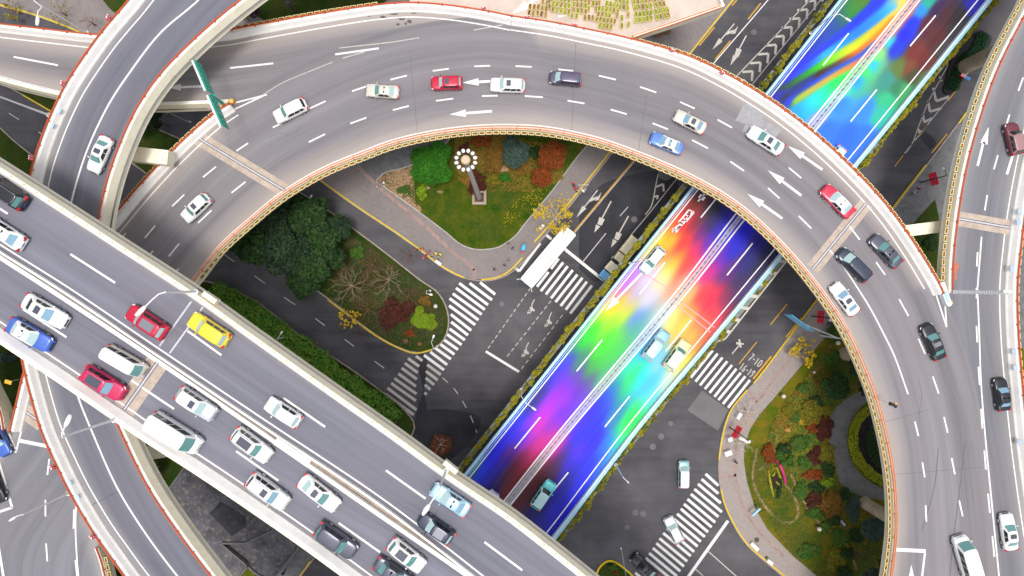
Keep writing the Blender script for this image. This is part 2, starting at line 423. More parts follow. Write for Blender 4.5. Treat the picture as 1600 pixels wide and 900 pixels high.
# kerbs
mb = MB()
cA = C(KERB_A, 0, 1.0, smooth=True); cD = C(KERB_D, 0, 1.0)
mb.sweep(cA, -.02, -.22, -.1, .15)
mb.sweep(cD, -.02, .20, -.1, .15)
isl = C(ISLAND+[ISLAND[0]], 0, 1.0); mb.sweep(isl, -.12, .10, -.1, .16)
ver = C(VERGE[:18], 0, 1.0); mb.sweep(ver, -.12, .10, -.1, .16)
tag(mb.build('kerb', M['kerb_tan']), kind='structure')
mb = MB()
la = C(LAWN_A+[LAWN_A[0]], 0, .8); mb.sweep(la, -.1, .08, 0, .26)
tag(mb.build('kerb', M['kerb']), kind='structure')
mb = MB()                                                        # yellow painted kerb stretches
for q in ([(960, 233), (1020, 157), (1075, 87), (1145, 0), (1190, -56)], [(835, 378), (900, 304), (958, 231)], [(752, 437), (775, 434), (795, 424), (816, 403)],
          [(500, 281), (560, 324), (620, 364), (658, 391), (686, 413), (712, 428), (726, 434)], [(1515, 168), (1497, 193)], [(1446, 258), (1396, 323), (1388, 334)],
          [(1296, 445), (1280, 463), (1200, 570), (1177, 599)], [(1167, 609), (1141, 642), (1129, 680), (1123, 718)], [(1126, 764), (1132, 787), (1145, 816), (1167, 849), (1202, 880), (1246, 916)],
          [(512, 468), (590, 526), (626, 545), (650, 552), (675, 546)], [(37, 149), (80, 174)], [(0, 8), (60, 25), (125, 50)], [(486, 876), (465, 905)]):
    mb.sweep(C(q, 0, .8), -.11, .11, -.05, .175)
tag(mb.build('kerb', M['yellow_kerb']), kind='structure')

# traffic islands
def island_block(poly, label):
    pass
pts = [(1532, 48), (1547, 60), (1537, 82), (1510, 100), (1496, 133), (1486, 147), (1473, 145), (1478, 120), (1488, 86), (1508, 60)]
sheet('traffic_island', [pts], .32, plain('island_wall', (.03, .03, .035), .8), thick=.4)
hedge_pts = [(1533, 52), (1543, 62), (1533, 78), (1508, 96), (1494, 126), (1486, 140), (1479, 138), (1484, 115), (1494, 88), (1512, 64)]
pts2 = [(935, 898), (938, 884), (950, 877), (962, 880), (985, 898), (1010, 930), (930, 940)]
sheet('traffic_island', [pts2], .15, M['verge'], thick=.3)
mb = MB(); mb.sweep(C([(930, 905), (936, 887), (950, 876), (963, 879), (988, 899), (1005, 920)], 0, .5), -.15, .15, 0, .2)
tag(mb.build('kerb', M['yellow_kerb']), kind='structure')

# painted markings on the street
mw = MB(); mo = MB(); mwn = MB()
def T(ox, oy, s=4.0): return lambda a, b: (ox+a/s, oy+b/s)
t = T(400, 450)
Rr = [(1495, 40), (1475, 75), (1450, 105), (1430, 135), (1410, 165), (1390, 200), (1370, 230), (1345, 265), (1325, 295), (1305, 325), (1285, 355), (1262, 385), (1240, 415), (1218, 445), (1195, 480), (1175, 512), (1155, 542), (1135, 575), (1113, 605), (1090, 635), (1068, 665)]
Ll = [(1400, -35), (1335, -30), (1270, -30), (1250, 0), (1230, 35), (1210, 65), (1207, 110), (1218, 165), (1220, 212), (1210, 255), (1195, 290), (1170, 320), (1150, 350), (1120, 375), (1090, 400), (1050, 420), (1070, 480), (1062, 520), (1060, 562), (1055, 605), (1052, 655)]
for i, (a, b) in enumerate(zip(Ll, Rr)): (mw if i < 16 else mwn).seg(t(*a), t(*b), .46, 0, .005)
for a, b in zip([(1000, 425), (950, 440), (930, 470), (910, 500), (890, 535), (865, 565), (845, 595), (822, 625), (805, 660)], [(1040, 455), (1020, 490), (1012, 530), (1005, 570), (1000, 615), (1003, 662), (1000, 705), (1003, 762), (985, 792)]):
    mwn.seg(t(*a), t(*b), .46, 0, .005)
for a, b in [((880, 410), (845, 455)), ((887, 416), (853, 460)), ((895, 422), (861, 466)), ((902, 429), (868, 472)), ((910, 434), (876, 478)), ((917, 440), (884, 484)), ((925, 446), (891, 490)), ((873, 404), (861, 420)), ((857, 425), (839, 448))]:
    mw.seg(a, b, .44, 0, .005)
mw.seg((881, 388), (943, 438), .5, 0, .005); mw.seg((844, 380), (811, 424), .42, 0, .005); mw.seg((811, 424), (803, 416), .42, 0, .0055); mw.seg((852, 366), (862, 374), .42, 0, .005)
t = T(800, 450)
for a, b in zip([(1255, 390), (1285, 410), (1315, 435), (1345, 458), (1375, 482), (1402, 505), (1430, 530), (1458, 552), (1487, 575)], [(1118, 560), (1147, 585), (1175, 608), (1205, 632), (1235, 655), (1265, 680), (1290, 700), (1318, 725), (1350, 748)]):
    mw.seg(t(*a), t(*b), .42, 0, .005)
t = T(800, 675)
for a, b in [((1210, 262), (1290, 335)), ((1185, 295), (1290, 385)), ((1163, 325), (1305, 445)), ((1140, 357), (1312, 500)), ((1118, 388), (1290, 530)), ((1097, 420), (1270, 565)), ((1075, 450), (1248, 595)), ((1055, 480), (1225, 625)), ((1032, 512), (1205, 655)),
             ((1010, 542), (1180, 685)), ((990, 572), (1160, 715)), ((968, 602), (1138, 748)), ((945, 632), (1117, 775)), ((922, 665), (1095, 808)), ((902, 695), (1075, 840)), ((880, 725), (1052, 870)), ((857, 757), (1030, 900)), ((835, 787), (985, 910)), ((770, 880), (840, 938))]:
    mw.seg(t(*a), t(*b), .45, 0, .005)
mw.seg(t(1350, 555), t(1105, 900), .5, 0, .005); mw.seg(t(1105, 900), t(1040, 990), .5, 0, .005)
mwn.seg(t(1220, 740), t(1400, 900), .16, 0, .006); mwn.seg(t(1145, 855), t(1195, 900), .16, 0, .006); mwn.seg(t(1400, 900), t(1500, 990), .16, 0, .006)
# street left of the painted flyover
t = T(800, 225)
mo.seg(t(632, 40), t(430, 290), .16, 0, .005); mo.seg(t(420, 300), t(160, 622), .16, 0, .005); mo.seg(t(768, 95), t(382, 555), .2, 0, .005); mwn.seg(t(776, 97), t(392, 555), .12, 0, .006)
def arrow(m, tail, tip, w, zz, z, hl=2.0, hw=1.0):
    a = Vector(XY(*tail, zz)); b = Vector(XY(*tip, zz)); d = (b-a).normalized(); n = Vector((-d.y, d.x)); c = b-d*hl
    pts = [a-n*w/2, c-n*w/2, c-n*hw/2, b, c+n*hw/2, c+n*w/2, a+n*w/2]
    m.add([(p.x, p.y, z) for p in pts], [(0, 1, 5, 6), (2, 3, 4)])
def turn_arrow(m, tail, tip, zz, z, side, stem=True):
    a = Vector(XY(*tail, zz)); b = Vector(XY(*tip, zz)); L = (b-a).length; d = (b-a).normalized(); n = Vector((-d.y, d.x))*side
    q = lambda u, v: tuple(a+d*u*L+n*v)
    def pg(pts):
        ps = [(*p, z) for p in pts]; m.add(ps, [tuple(range(len(ps)))])
    pg([q(0, -.1), q(.55, -.1), q(.55, .1), q(0, .1)])
    if stem: pg([q(.55, -.1), q(.62, -.1), q(.62, .1), q(.55, .1)]); pg([q(.62, -.4), q(1, 0), q(.62, .4)])
    pg([q(.28, .1), q(.10, .75), q(.22, .75), q(.44, .1)]); pg([q(-.02, .70), q(.30, .70), q(.2, 1.15)]) 
turn_arrow(mwn, t(535, 288), t(402, 460), 0, .005, 1); 
for a, b in (((620, 357), (515, 553)), ((728, 450), (620, 645))):
    A, B = t(*a), t(*b); mwn.seg(A, (A[0]*.45+B[0]*.55, A[1]*.45+B[1]*.55), .22, 0, .005)
    Cc = (A[0]*.5+B[0]*.5, A[1]*.5+B[1]*.5); mwn.seg((Cc[0]-1, Cc[1]+2), (Cc[0]*.45+B[0]*.55+2, Cc[1]*.45+B[1]*.55-1), .95, 0, .0056, w2=.75); mwn.seg((Cc[0]*.45+B[0]*.55, Cc[1]*.45+B[1]*.55), B, .8, 0, .0062, w2=.04)
mwn.seg(t(725, 393), t(675, 450), .14, 0, .005); mwn.seg(t(587, 558), t(440, 740), .15, 0, .005)
mwn.strip(C([t(920, 160), t(900, 250), t(870, 390), t(832, 442)], 0, .5), .16, .005); mwn.seg(t(1035, 210), t(862, 428), .16, 0, .005); mwn.seg(t(862, 428), t(622, 715), .16, 0, .005)
def chev(m, apex, a, b, w, z):
    m.seg(a, apex, w, 0, z); m.seg(apex, b, w, 0, z+.0006)
chev(mwn, t(945, 250), t(902, 268), t(948, 296), .32, .005); chev(mwn, t(915, 322), t(890, 330), t(905, 345), .28, .005)
t = T(800, 0)
for a, b in (((1265, 170), (1170, 285)), ((1405, 0), (1375, 35)), ((1555, 20), (1475, 120)), ((1365, 255), (1270, 372))): mo.seg(t(*a), t(*b), .22, 0, .005)
mw.seg(t(1600, 0), t(1240, 420), .16, 0, .005); mw.seg((1200, 0), (1240, -50), .16, 0, .005)
mwn.seg((1340, -71), (1172, 136), .16, 0, .005); mwn.seg((1324, -61), (1146, 124), .16, 0, .005)
turn_arrow(mwn, t(1390, 148), t(1253, 310), 0, .005, 1)
A, B = t(1465, 222), t(1365, 408); mwn.seg(A, (A[0]*.5+B[0]*.5, A[1]*.5+B[1]*.5), .22, 0, .005); mwn.seg((A[0]*.55+B[0]*.45, A[1]*.55+B[1]*.45), (A[0]*.3+B[0]*.7+2, A[1]*.3+B[1]*.7), .9, 0, .0056, w2=.7); mwn.seg((A[0]*.32+B[0]*.68, A[1]*.32+B[1]*.68), B, .8, 0, .0062, w2=.04)
for k in range(-3, 10):                                           # chevron hatching between the two lines
    x = 1274-k*12.25; y = 1+k*13.8
    chev(mwn, (x, y), (x-16, y+1.2), (x-1.5, y+15), .38, .005)
# street right of the painted flyover
t = T(1200, 0)
mwn.strip(C([(1482, 100), (1466, 130), (1451, 158), (1436, 196), (1424, 227), (1415, 239)], 0, .6), .16, .005); mwn.seg((1482, 154), (1429, 220), .15, 0, .005)
for ap, a, b, w in (((1469, 127), (1468, 119), (1473, 125), .2), ((1462.7, 158), (1458, 137), (1483, 151), .42), ((1453, 174.5), (1450, 157), (1471, 169), .40), ((1444, 191), (1442, 178), (1456.5, 184.5), .38), ((1435.6, 208), (1435.6, 201), (1440, 204), .28)):
    chev(mwn, ap, a, b, w, .005)
for a, b, w in (((1493, 142), (1482, 157), .18), ((1449, 195.6), (1436, 213), .18), ((1411, 243), (1398, 260), .16), ((1480, 209), (1456, 239), .2)): mo.seg(a, b, w, 0, .005)
mwn.seg(t(1185, 770), t(1225, 805), .2, 0, .005); mwn.seg((1425, 225), (1413, 240), .14, 0, .005)
t = T(800, 450)
mo.seg(t(1530, 337), t(1418, 475), .16, 0, .005); mo.seg((1230, 475), (1204, 507), .18, 0, .005); mo.seg((1205, 557), (1177, 592), .30, 0, .005); mo.seg((1252, 497), (1228, 527), .24, 0, .005)
mwn.seg(t(1375, 412), t(1425, 352), .2, 0, .005); mwn.seg(t(1402, 345), t(1450, 350), .42, 0, .0056, w2=.2); mwn.seg(t(1420, 320), t(1430, 372), .3, 0, .0062)
# bicycle waiting box
mw.seg((759, 549), (811, 581), .4, 0, .005)
def dashed(m, a, b, n, w, z=.005, duty=.6):
    for k in range(n):
        u = k/n; v = (k+duty)/n
        m.seg((a[0]+(b[0]-a[0])*u, a[1]+(b[1]-a[1])*u), (a[0]+(b[0]-a[0])*v, a[1]+(b[1]-a[1])*v), w, 0, z)
dashed(mwn, (829, 450), (760, 548), 12, .14); dashed(mwn, (861, 470), (790, 560), 11, .14); dashed(mwn, (879, 492), (812, 580), 10, .14)
for x, y in ((830, 481), (857, 501), (821, 548)):
    mwn.strip(C([(x+5, y-13), (x+1, y-4), (x+2, y+2), (x-3, y+9)], 0, .3), .16, .005); mwn.seg((x-4, y+4), (x+5, y+2), .14, 0, .0056); mwn.seg((x-2, y-1), (x+5, y+5), .3, 0, .0062); mwn.seg((x-4, y+6), (x-6, y+10), .35, 0, .0067, w2=.05)
t = T(400, 450)
for a, b in (((1165, 560), (1200, 592)), ((1235, 625), (1262, 662)), ((1290, 705), (1315, 750)), ((1340, 797), (1358, 842)), ((1374, 885), (1380, 905)), ((175, 58), (245, 105)), ((370, 190), (430, 235)), ((555, 322), (613, 365)), ((742, 458), (802, 502))):
    mwn.seg(t(*a), t(*b), .16, 0, .005)
for a, b in (((351, 398), (366, 409)), ((398, 431), (414, 443)), ((305, 365), (320, 376)), ((14, 177), (30, 187)), ((60, 206), (76, 217))): mwn.seg(a, b, .16, 0, .005)
# peak-hour figures of the bus lane, 7-10 over 16-19
DIG = {'1': [[(.15, .8), (.45, 1), (.45, 0)]], '6': [[(.75, .98), (.4, .75), (.15, .35), (.25, .05), (.6, .0), (.8, .2), (.7, .45), (.35, .5), (.17, .3)]], '9': [[(.25, .02), (.6, .25), (.85, .65), (.75, .95), (.4, 1), (.2, .8), (.3, .55), (.65, .5), (.83, .7)]],
       '7': [[(.1, 1), (.85, 1), (.4, 0)]], '0': [[(.5, 0), (.2, .2), (.15, .75), (.5, 1), (.8, .8), (.85, .25), (.5, 0)]], '-': [[(.15, .5), (.8, .5)]]}
def road_text(m, txt, o, bx, up, z, w):
    o = Vector(XY(*o, 0)); X = Vector(XY(o_x(bx), 0, 0)) if False else None
    k = H/F; bx = Vector((bx[0]*k, -bx[1]*k)); up = Vector((up[0]*k, -up[1]*k))
    for i, ch in enumerate(txt):
        for st in DIG[ch]:
            pts = np.array([tuple(o+bx*(i+u*.85)+up*v) for u, v in st]); m.strip(resample(catmull(pts, 6) if len(pts) > 3 else pts, .12), w, z)
road_text(mwn, '16-19', (1154, 576), (4.1, 3.0), (7.0, -9.6), .006, .16)
road_text(mwn, '7-10', (1168, 562), (4.6, 3.2), (7.2, -9.8), .006, .16)
for nm, m, mat in (('street_markings', mw, 'white'), ('street_markings', mwn, 'white_worn'), ('street_markings', mo, 'yellow_line')):
    o = link(nm, up_flat(m.mesh(nm, M[mat]))); o['kind'] = 'structure'
# resurfaced patches
o = sheet('road_patch', [[(1097, 610), (1138, 640), (1122, 673), (1074, 641)]], .003, M['patch_pale'], smooth=False)
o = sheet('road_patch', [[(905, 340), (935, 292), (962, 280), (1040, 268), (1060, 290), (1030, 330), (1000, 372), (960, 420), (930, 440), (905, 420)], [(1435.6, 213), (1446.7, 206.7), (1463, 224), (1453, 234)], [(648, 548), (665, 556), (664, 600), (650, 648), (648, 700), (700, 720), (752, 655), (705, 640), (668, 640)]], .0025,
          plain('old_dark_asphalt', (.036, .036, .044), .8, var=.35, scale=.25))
mb = MB()
for x, y, r in ((784, 475, 4), (1033, 682, 5), (1020, 698, 5), (991, 343, 5), (1005, 803, 5), (993, 801, 5), (980, 824, 4), (1048, 662, 4), (1178, 50, 4.5), (1040, 270, 12)):
    mb.lathe([(r*.105, .002), (r*.105, .008), (r*.095, .012)], P(x, y), 16)
tag(mb.build('manhole_covers', plain('cast_iron_cover', (.13, .13, .135), .6, metal=.2)), kind='structure')
mb = MB()
for x, y, r in ((1182, 843, 4), (1197, 871, 3)): mb.lathe([(r*.105, .122), (r*.105, .128), (r*.095, .132)], P(x, y), 16)
tag(mb.build('manhole_covers', plain('dark_iron_cover', (.09, .075, .065), .7)), kind='structure')
mb = MB()                                                         # red guide tiles on the pavements
for q in ([(560, 262), (600, 300), (640, 332), (680, 368), (704, 391)], [(704, 392), (722, 405), (736, 416), (742, 421)], [(741, 420), (742, 436)]): mb.strip(C(q, 0, .6, smooth=False), .55, .126)
for q in ([(1258, 518), (1240, 552), (1210, 590), (1188, 622), (1180, 630)], [(1170, 612), (1182, 628)], [(1150, 700), (1148, 740), (1160, 790), (1185, 830), (1225, 870)], [(1128, 746), (1150, 742)]): mb.strip(C(q, 0, .6), .4, .126)
o = link('tactile_strip', up_flat(mb.mesh('tactile_strip', M['pink_line']))); o['kind'] = 'structure'

# ------------------------------------------------------------------ elevated roads
def edges_pair(Lp, Rp, zl, zr, n, ext=(0, 0)):
    return C(Lp, zl, ext=ext, n=n), C(Rp, zr, ext=ext, n=n)
def merge_mask(c, z, test):
    """metres added to the edge distance where a deck runs on into its neighbour and has no parapet"""
    k = (H-z)/F; v = np.array([9.0 if test(p[0]/k+800, 450-p[1]/k) else 0.0 for p in c])
    return np.convolve(np.pad(v, 4, mode='edge'), np.ones(9)/9, 'valid')
def ribbon(name, L, R, z, mat, parent, nx=14, color=None, thick=1.05, hl=None, hr=None):
    """carriageway slab between two edge curves; along / dl / dr hold metres along it and from either edge"""
    n = len(L); mid = (L+R)/2
    al = np.concatenate([[0], np.cumsum(np.linalg.norm(np.diff(mid, axis=0), axis=1))]); wd = np.linalg.norm(R-L, axis=1)
    t = np.linspace(0, 1, nx+1)
    V = (L[:, None, :]*(1-t)[None, :, None]+R[:, None, :]*t[None, :, None])
    vs = np.concatenate([V.reshape(-1, 2), np.full((n*(nx+1), 1), z)], 1)
    ii, jj = np.meshgrid(np.arange(n-1), np.arange(nx), indexing='ij'); a = ii*(nx+1)+jj
    fs = np.stack([a, a+1, a+nx+2, a+nx+1], -1).reshape(-1, 4)
    me = bpy.data.meshes.new(name); me.from_pydata(vs.tolist(), [], fs.tolist()); me.materials.append(mat); up_flat(me)
    for nm, arr in (('along', np.repeat(al, nx+1)), ('dl', (wd[:, None]*t[None]).ravel()), ('dr', (wd[:, None]*(1-t)[None]).ravel()), ('el', (wd[:, None]*t[None]+(0 if hl is None else hl[:, None])).ravel()), ('er', (wd[:, None]*(1-t)[None]+(0 if hr is None else hr[:, None])).ravel())):
        me.attributes.new(nm, 'FLOAT', 'POINT').data.foreach_set('value', arr.astype(np.float32))
    if color is not None:
        cc = np.concatenate([color(V.reshape(-1, 2)), np.ones((n*(nx+1), 1))], 1)
        me.attributes.new('paint', 'FLOAT_COLOR', 'POINT').data.foreach_set('color', cc.astype(np.float32).ravel())
    o = link(name, me, parent)
    if thick is None: return o
    mb = MB()                                                     # slab edge and box girder below
    k = 3; l, r = L[::k], R[::k]
    if not np.allclose(l[-1], L[-1]): l = np.vstack([l, L[-1]]); r = np.vstack([r, R[-1]])
    prof = [(.012, -.012), (.03, -thick+.3), (.14, -thick-.25), (.26, -2.1), (.74, -2.1), (.86, -thick-.25), (.97, -thick+.3), (.988, -.012)]
    vs = []; m = len(prof)
    for i in range(len(l)):
        for u, dz in prof: p = l[i]*(1-u)+r[i]*u; vs.append((p[0], p[1], z+dz))
    fs = []
    for i in range(len(l)-1):
        for j in range(m):
            j2 = (j+1) % m; fs.append((i*m+j, i*m+j2, (i+1)*m+j2, (i+1)*m+j))
    mb.add(vs, fs); mb.build('girder', M['fascia'], parent)
    return o

def parapet(parent, c, side, z, rail=True, h=1.05, w=.32, studs=None, z0=-.9, mat='wall', pale=False, lean=0.0):
    """concrete parapet along an outer edge curve; side = +1 when the road lies to the left of travel"""
    mb = MB(); n = len(c); vs = []; fx = 0 if lean else .24; prof = [(lean*.45, 0), (lean, h), (lean+.38+fx*.35, h), (lean+w+.16+fx, h*.45), (lean+w+.34+fx, .22), (lean+w+.36+fx, .004)]; cs = [off(c, side*u) for u, _ in prof]; m = len(prof)
    for i in range(n): vs += [(cs[j][i][0], cs[j][i][1], z+prof[j][1]) for j in range(m)]
    mb.add(vs, [(i*m+j, i*m+(j+1) % m, i*m+m+(j+1) % m, i*m+m+j) for i in range(n-1) for j in range(m)]+[tuple(range(m)), tuple((n-1)*m+j for j in range(m))])
    o = mb.build('parapet', M[mat], parent)
    mb = MB(); n = len(c); prof = [(0, z0), (lean-.05, h+.012), (lean+.10, h+.012), (.10, z0)]; cs = [off(c, side*u) for u, _ in prof]
    mb.add([(cs[j][i][0], cs[j][i][1], z+prof[j][1]) for i in range(n) for j in range(4)], [(i*4+j, i*4+(j+1) % 4, i*4+4+(j+1) % 4, i*4+4+j) for i in range(n-1) for j in range(4)]+[(0, 1, 2, 3), tuple((n-1)*4+j for j in range(4))]); mb.build('fascia', M['fascia'], parent)
    if rail:
        mb = MB(); r = off(c, side*(lean+.34 if lean > .2 and not pale else lean+.06))
        mb.sweep(r, -.07, .07, z+h+.16, z+h+.30)
        if pale: mb.sweep(off(c, side*(lean+.36)), -.045, .045, z+h+.10, z+h+.17)
        d = resample(r, 3.2); tg = tang(d)
        for i in range(len(d)):
            a = math.atan2(tg[i][1], tg[i][0])
            mb.box((d[i][0], d[i][1], z+h+.12), (.12, .34, .26), a)
        mb.build('guard_rail', M['orange_pale' if pale else 'orange'], parent)
    if studs:
        d = resample(off(c, side*(lean+.15)), studs); tg = tang(d); mb = MB(); mb.box((0, 0, .05), (.22, .16, .1)); me = mb.mesh('rail_stud', M['yellow_stud'])
        for i in range(len(d)): link('rail_stud', me, parent, (d[i][0], d[i][1], z+h), math.atan2(tg[i][1], tg[i][0]))
    return o
M['yellow_stud'] = plain('yellow_rail_stud', (.70, .52, .22), .6)

def joint(parent, a, b, w, z, lines=2, pale=None):
    """expansion joint across a deck: a concrete band with the steel gap in its middle"""
    A = Vector(XY(*a, z)); B = Vector(XY(*b, z)); d = (B-A).normalized(); n = Vector((-d.y, d.x))
    mb = MB(); mb.seg(a, b, w, z, z+.004)
    o = link('expansion_joint', up_flat(mb.mesh('expansion_joint', M['joint'])), parent)
    mb = MB()
    q = [(-.16, .1), (.16, .1)] if lines == 2 else [(0, .16)]
    for s, ww in q:
        v = [A+n*(s-ww/2), B+n*(s-ww/2), B+n*(s+ww/2), A+n*(s+ww/2)]; mb.add([(p.x, p.y, z+.008) for p in v], [(0, 1, 2, 3)])
    s_ = link('steel_gap', up_flat(mb.mesh('steel_gap', M['joint_dark'])), o)
    mb = MB(); v = [A-n*.1, B-n*.1, B+n*.1, A+n*.1]; mb.add([(p.x, p.y, z+.0075) for p in v], [(0, 1, 2, 3)])
    link('steel_strip', up_flat(mb.mesh('steel_strip', M['joint_pale'])), o)
    return o
def markings(parent, mb, mat='white', z=None):
    return link('lane_markings', up_flat(mb.mesh('lane_markings', M[mat])), parent)
def pier(parent, x, y, z, w=1.9, l=1.9, round_=True, head=True):
    mb = MB(); p = Vector((x, y, 0))
    mb.lathe([(w*.58, 0), (w*.55, .4), (w/2, .5), (w/2, z-3.6), (w*.72, z-2.6), (w*.8, z-2.12)], p, 20)
    return mb.build('pier', M['girder_pier'], parent, smooth=False)
M['girder_pier'] = plain('pier_concrete', (.50, .42, .30), .85, var=.14, scale=.5, dirt=((.25, .13, .07), .9, .7))

ZA, ZR, ZT, ZP, ZE = 18.0, 25.0, 34.0, 9.0, 17.0
# --- the curving flyover and the two roads that join it
ARC_IN = [(255, 497), (306, 447), (350, 392), (400, 347), (440, 314), (480, 288), (520, 267), (575, 245), (612, 231), (650, 221), (700, 212), (750, 207), (800, 206), (850, 209), (900, 218), (942, 229), (1000, 250), (1050, 271), (1085, 288), (1130, 314), (1165, 340), (1200, 372),
          (1236, 410), (1270, 452), (1300, 494), (1322, 533), (1342, 578), (1358, 620), (1372, 672), (1380, 710), (1385, 745), (1388, 785), (1388, 830), (1384, 870), (1379, 905), (1370, 950)]
ARC_OUT = [(110, 438), (150, 376), (176, 345), (220, 293), (275, 235), (330, 186), (365, 160), (430, 121), (500, 86), (580, 56), (660, 36), (740, 27), (800, 30), (860, 39), (920, 50), (985, 64), (1075, 92), (1140, 123), (1200, 158), (1245, 190), (1292, 228), (1332, 266), (1370, 306), (1404, 348), (1440, 398),
           (1466, 444), (1486, 490), (1503, 535), (1523, 600), (1538, 676), (1549, 760), (1556, 830), (1561, 900), (1564, 950)]
fly = empty('flyover', P(760, 130, ZA), label='broad curving flyover of pinkish grey asphalt with planters along both parapets', cat='flyover')
def attach(parent):
    """keep world placement of the pieces that were built in world coordinates"""
    inv = Matrix.Translation(-parent.location)
    for ch in parent.children: ch.matrix_parent_inverse = inv
cin = C(ARC_IN, ZA, ext=(4, 25), n=240); cout = C(ARC_OUT, ZA, ext=(2, 25), n=240)
ribbon('deck', cout, cin, ZA, M['deck'], fly, nx=24, hl=merge_mask(cout, ZA, lambda x, y: (362 < x < 790 and y < 165) or (y > 462 and x > 1460)))
ci = C(ARC_IN, ZA, .8, ext=(4, 25)); parapet(fly, ci, +1, ZA, pale=True, lean=.12)
co1 = C([(82, 470), (110, 432), (150, 372), (172, 345), (220, 288), (275, 230), (330, 181), (358, 162)], ZA+1.05, .8, ext=(2, 0)); parapet(fly, co1, -1, ZA)
OUT2 = [(800, 25), (860, 34), (920, 46), (980, 59), (1075, 87), (1140, 118), (1200, 154), (1245, 186), (1292, 225), (1332, 263), (1370, 303), (1404, 345), (1440, 398), (1467, 443), (1474, 458)]
co2 = C(OUT2, ZA+1.05, .8); parapet(fly, co2, -1, ZA)
mk = MB()
for q, d in ((ci, 1.0),): mk.strip(off(q, d), .16, ZA+.005)
for q in (co1, C(OUT2[:-1], ZA+1.05, .8)): mk.strip(off(q, -1.45), .16, ZA+.005)
def segs(m, org, lst, z, w, s=4.0):
    t = T(*org, s)
    for a, b in lst: m.seg(t(*a), t(*b), w, z, z+.005)
segs(mk, (400, 0), [((105, 797), (160, 770)), ((325, 683), (435, 632)), ((330, 888), (432, 838)), ((590, 772), (690, 735)), ((600, 570), (690, 540)), ((840, 498), (943, 472)), ((855, 688), (955, 662)), ((1105, 443), (1205, 430)), ((1125, 630), (1233, 616)), ((1365, 415), (1463, 411)), ((1413, 600), (1510, 598))], ZA, .21)
segs(mk, (800, 0), [((22, 413), (123, 418)), ((285, 433), (383, 443)), ((543, 473), (650, 498)), ((800, 543), (902, 578)), ((1050, 637), (1142, 678)), ((1285, 748), (1375, 798)), ((80, 600), (192, 608)), ((347, 629), (453, 647)), ((617, 685), (717, 713)), ((878, 770), (975, 808)), ((1125, 875), (1225, 927))], ZA, .21)
segs(mk, (800, 225), [((1365, 110), (1450, 168))], ZA, .21)
segs(mk, (0, 225), [((1268, 208), (1350, 142)), ((1447, 305), (1535, 236)), ((1075, 390), (1152, 316)), ((1238, 493), (1322, 414)), ((905, 587), (970, 510)), ((1055, 702), (1120, 622)), ((762, 585), (788, 555)), ((930, 697), (957, 668)), ((1093, 808), (1117, 778)), ((1478, 43), (1550, -5))], ZA, .21)
segs(mk, (1200, 225), [((130, 148), (208, 213)), ((0, 275), (72, 340)), ((322, 320), (395, 390)), ((192, 450), (270, 527)), ((510, 515), (573, 598)), ((675, 738), (732, 818)), ((-10, -25), (75, 30))], ZA, .21)
segs(mk, (1200, 450), [((820, 70), (878, 175)), ((940, 315), (982, 412)), ((1030, 553), (1067, 660)), ((1100, 805), (1123, 905)), ((918, 835), (940, 925))], ZA, .21)
segs(mk, (1200, 675), [((965, 190), (980, 283)), ((1148, 163), (1168, 265)), ((985, 458), (990, 560)), ((1195, 428), (1217, 527))], ZA, .21)
segs(mk, (1200, 675), [((795, 735), (985, 744))], ZA, .5); segs(mk, (1200, 675), [((981, 755), (960, 930))], ZA, .28)
for tip, tail in (((1210, 715), (1475, 695)), ((1290, 517), (1463, 508))):
    t = T(400, 0); arrow(mk, t(*tail), t(*tip), .34, ZA, ZA+.005, 2.2, 1.0)
t = T(1200, 225)
for tip, tail in (((125, 12), (340, 160)), ((0, 165), (208, 322)), ((-128, 312), (90, 466))): arrow(mk, t(*tail), t(*tip), .34, ZA, ZA+.005, 2.4, 1.05)
arrow(mk, (1424, 945), (1424, 882), .34, ZA, ZA+.005, 2.4, 1.0)
mk.strip(C([(1296, 390), (1320, 420), (1340, 450), (1360, 482), (1380, 520), (1397, 555), (1419, 616)], ZA, .8), .2, ZA+.006)
mk.strip(C([(1527, 448), (1530, 520), (1533, 600), (1539, 676), (1549, 780), (1561, 900)], ZA, 1.0, ext=(0, 10)), .2, ZA+.0065)
segs(mk, (1200, 450), [((1303, 0), (1303, 65)), ((1303, 237), (1308, 340)), ((1315, 492), (1323, 605)), ((1332, 755), (1340, 878))], ZA, .22)
segs(mk, (1200, 675), [((1352, 115), (1362, 235)), ((1375, 385), (1387, 505)), ((1402, 650), (1415, 780))], ZA, .22)
mk.seg((1450, 421), (1479, 511), .2, ZA, ZA+.0055); mk.seg((1476, 465), (1479, 511), .2, ZA, ZA+.006)
markings(fly, mk)
mk = MB(); mk.seg((346, 166), (417, 148), .2, ZA, ZA+.0075); mk.seg((364, 172), (411, 150), .2, ZA, ZA+.0065)
segs(mk, (400, 0), [((495, 340), (768, 302))], ZA, .26)
markings(fly, mk)
mk = MB()                                                         # ghost lines of an older layout
mk.strip(C([(411, 148), (440, 130), (480, 113), (520, 97)], ZA, .8), .1, ZA+.0045)
for a, b in (((530, 75), (612, 66)), ((612, 66), (655, 59)), ((535, 91), (570, 81)), ((740, 47), (785, 39))): mk.seg(a, b, .12, ZA, ZA+.0045)
markings(fly, mk, 'white_worn')
joint(fly, (302, 211), (449, 300), 1.9, ZA); joint(fly, (1354, 317), (1270, 420), 1.9, ZA)
mk = MB(); mk.flat([XY(a, b, ZA) for a, b in ((1164, 160), (1197, 178), (1180, 200), (1149, 188))], ZA+.0035); mk.flat([XY(a, b, ZA) for a, b in ((1173, 178), (1222, 203), (1205, 222), (1160, 205))], ZA+.003)
link('asphalt_patch', up_flat(mk.mesh('asphalt_patch', plain('grey_patch', (.33, .325, .345), .85))), fly)
mk = MB()
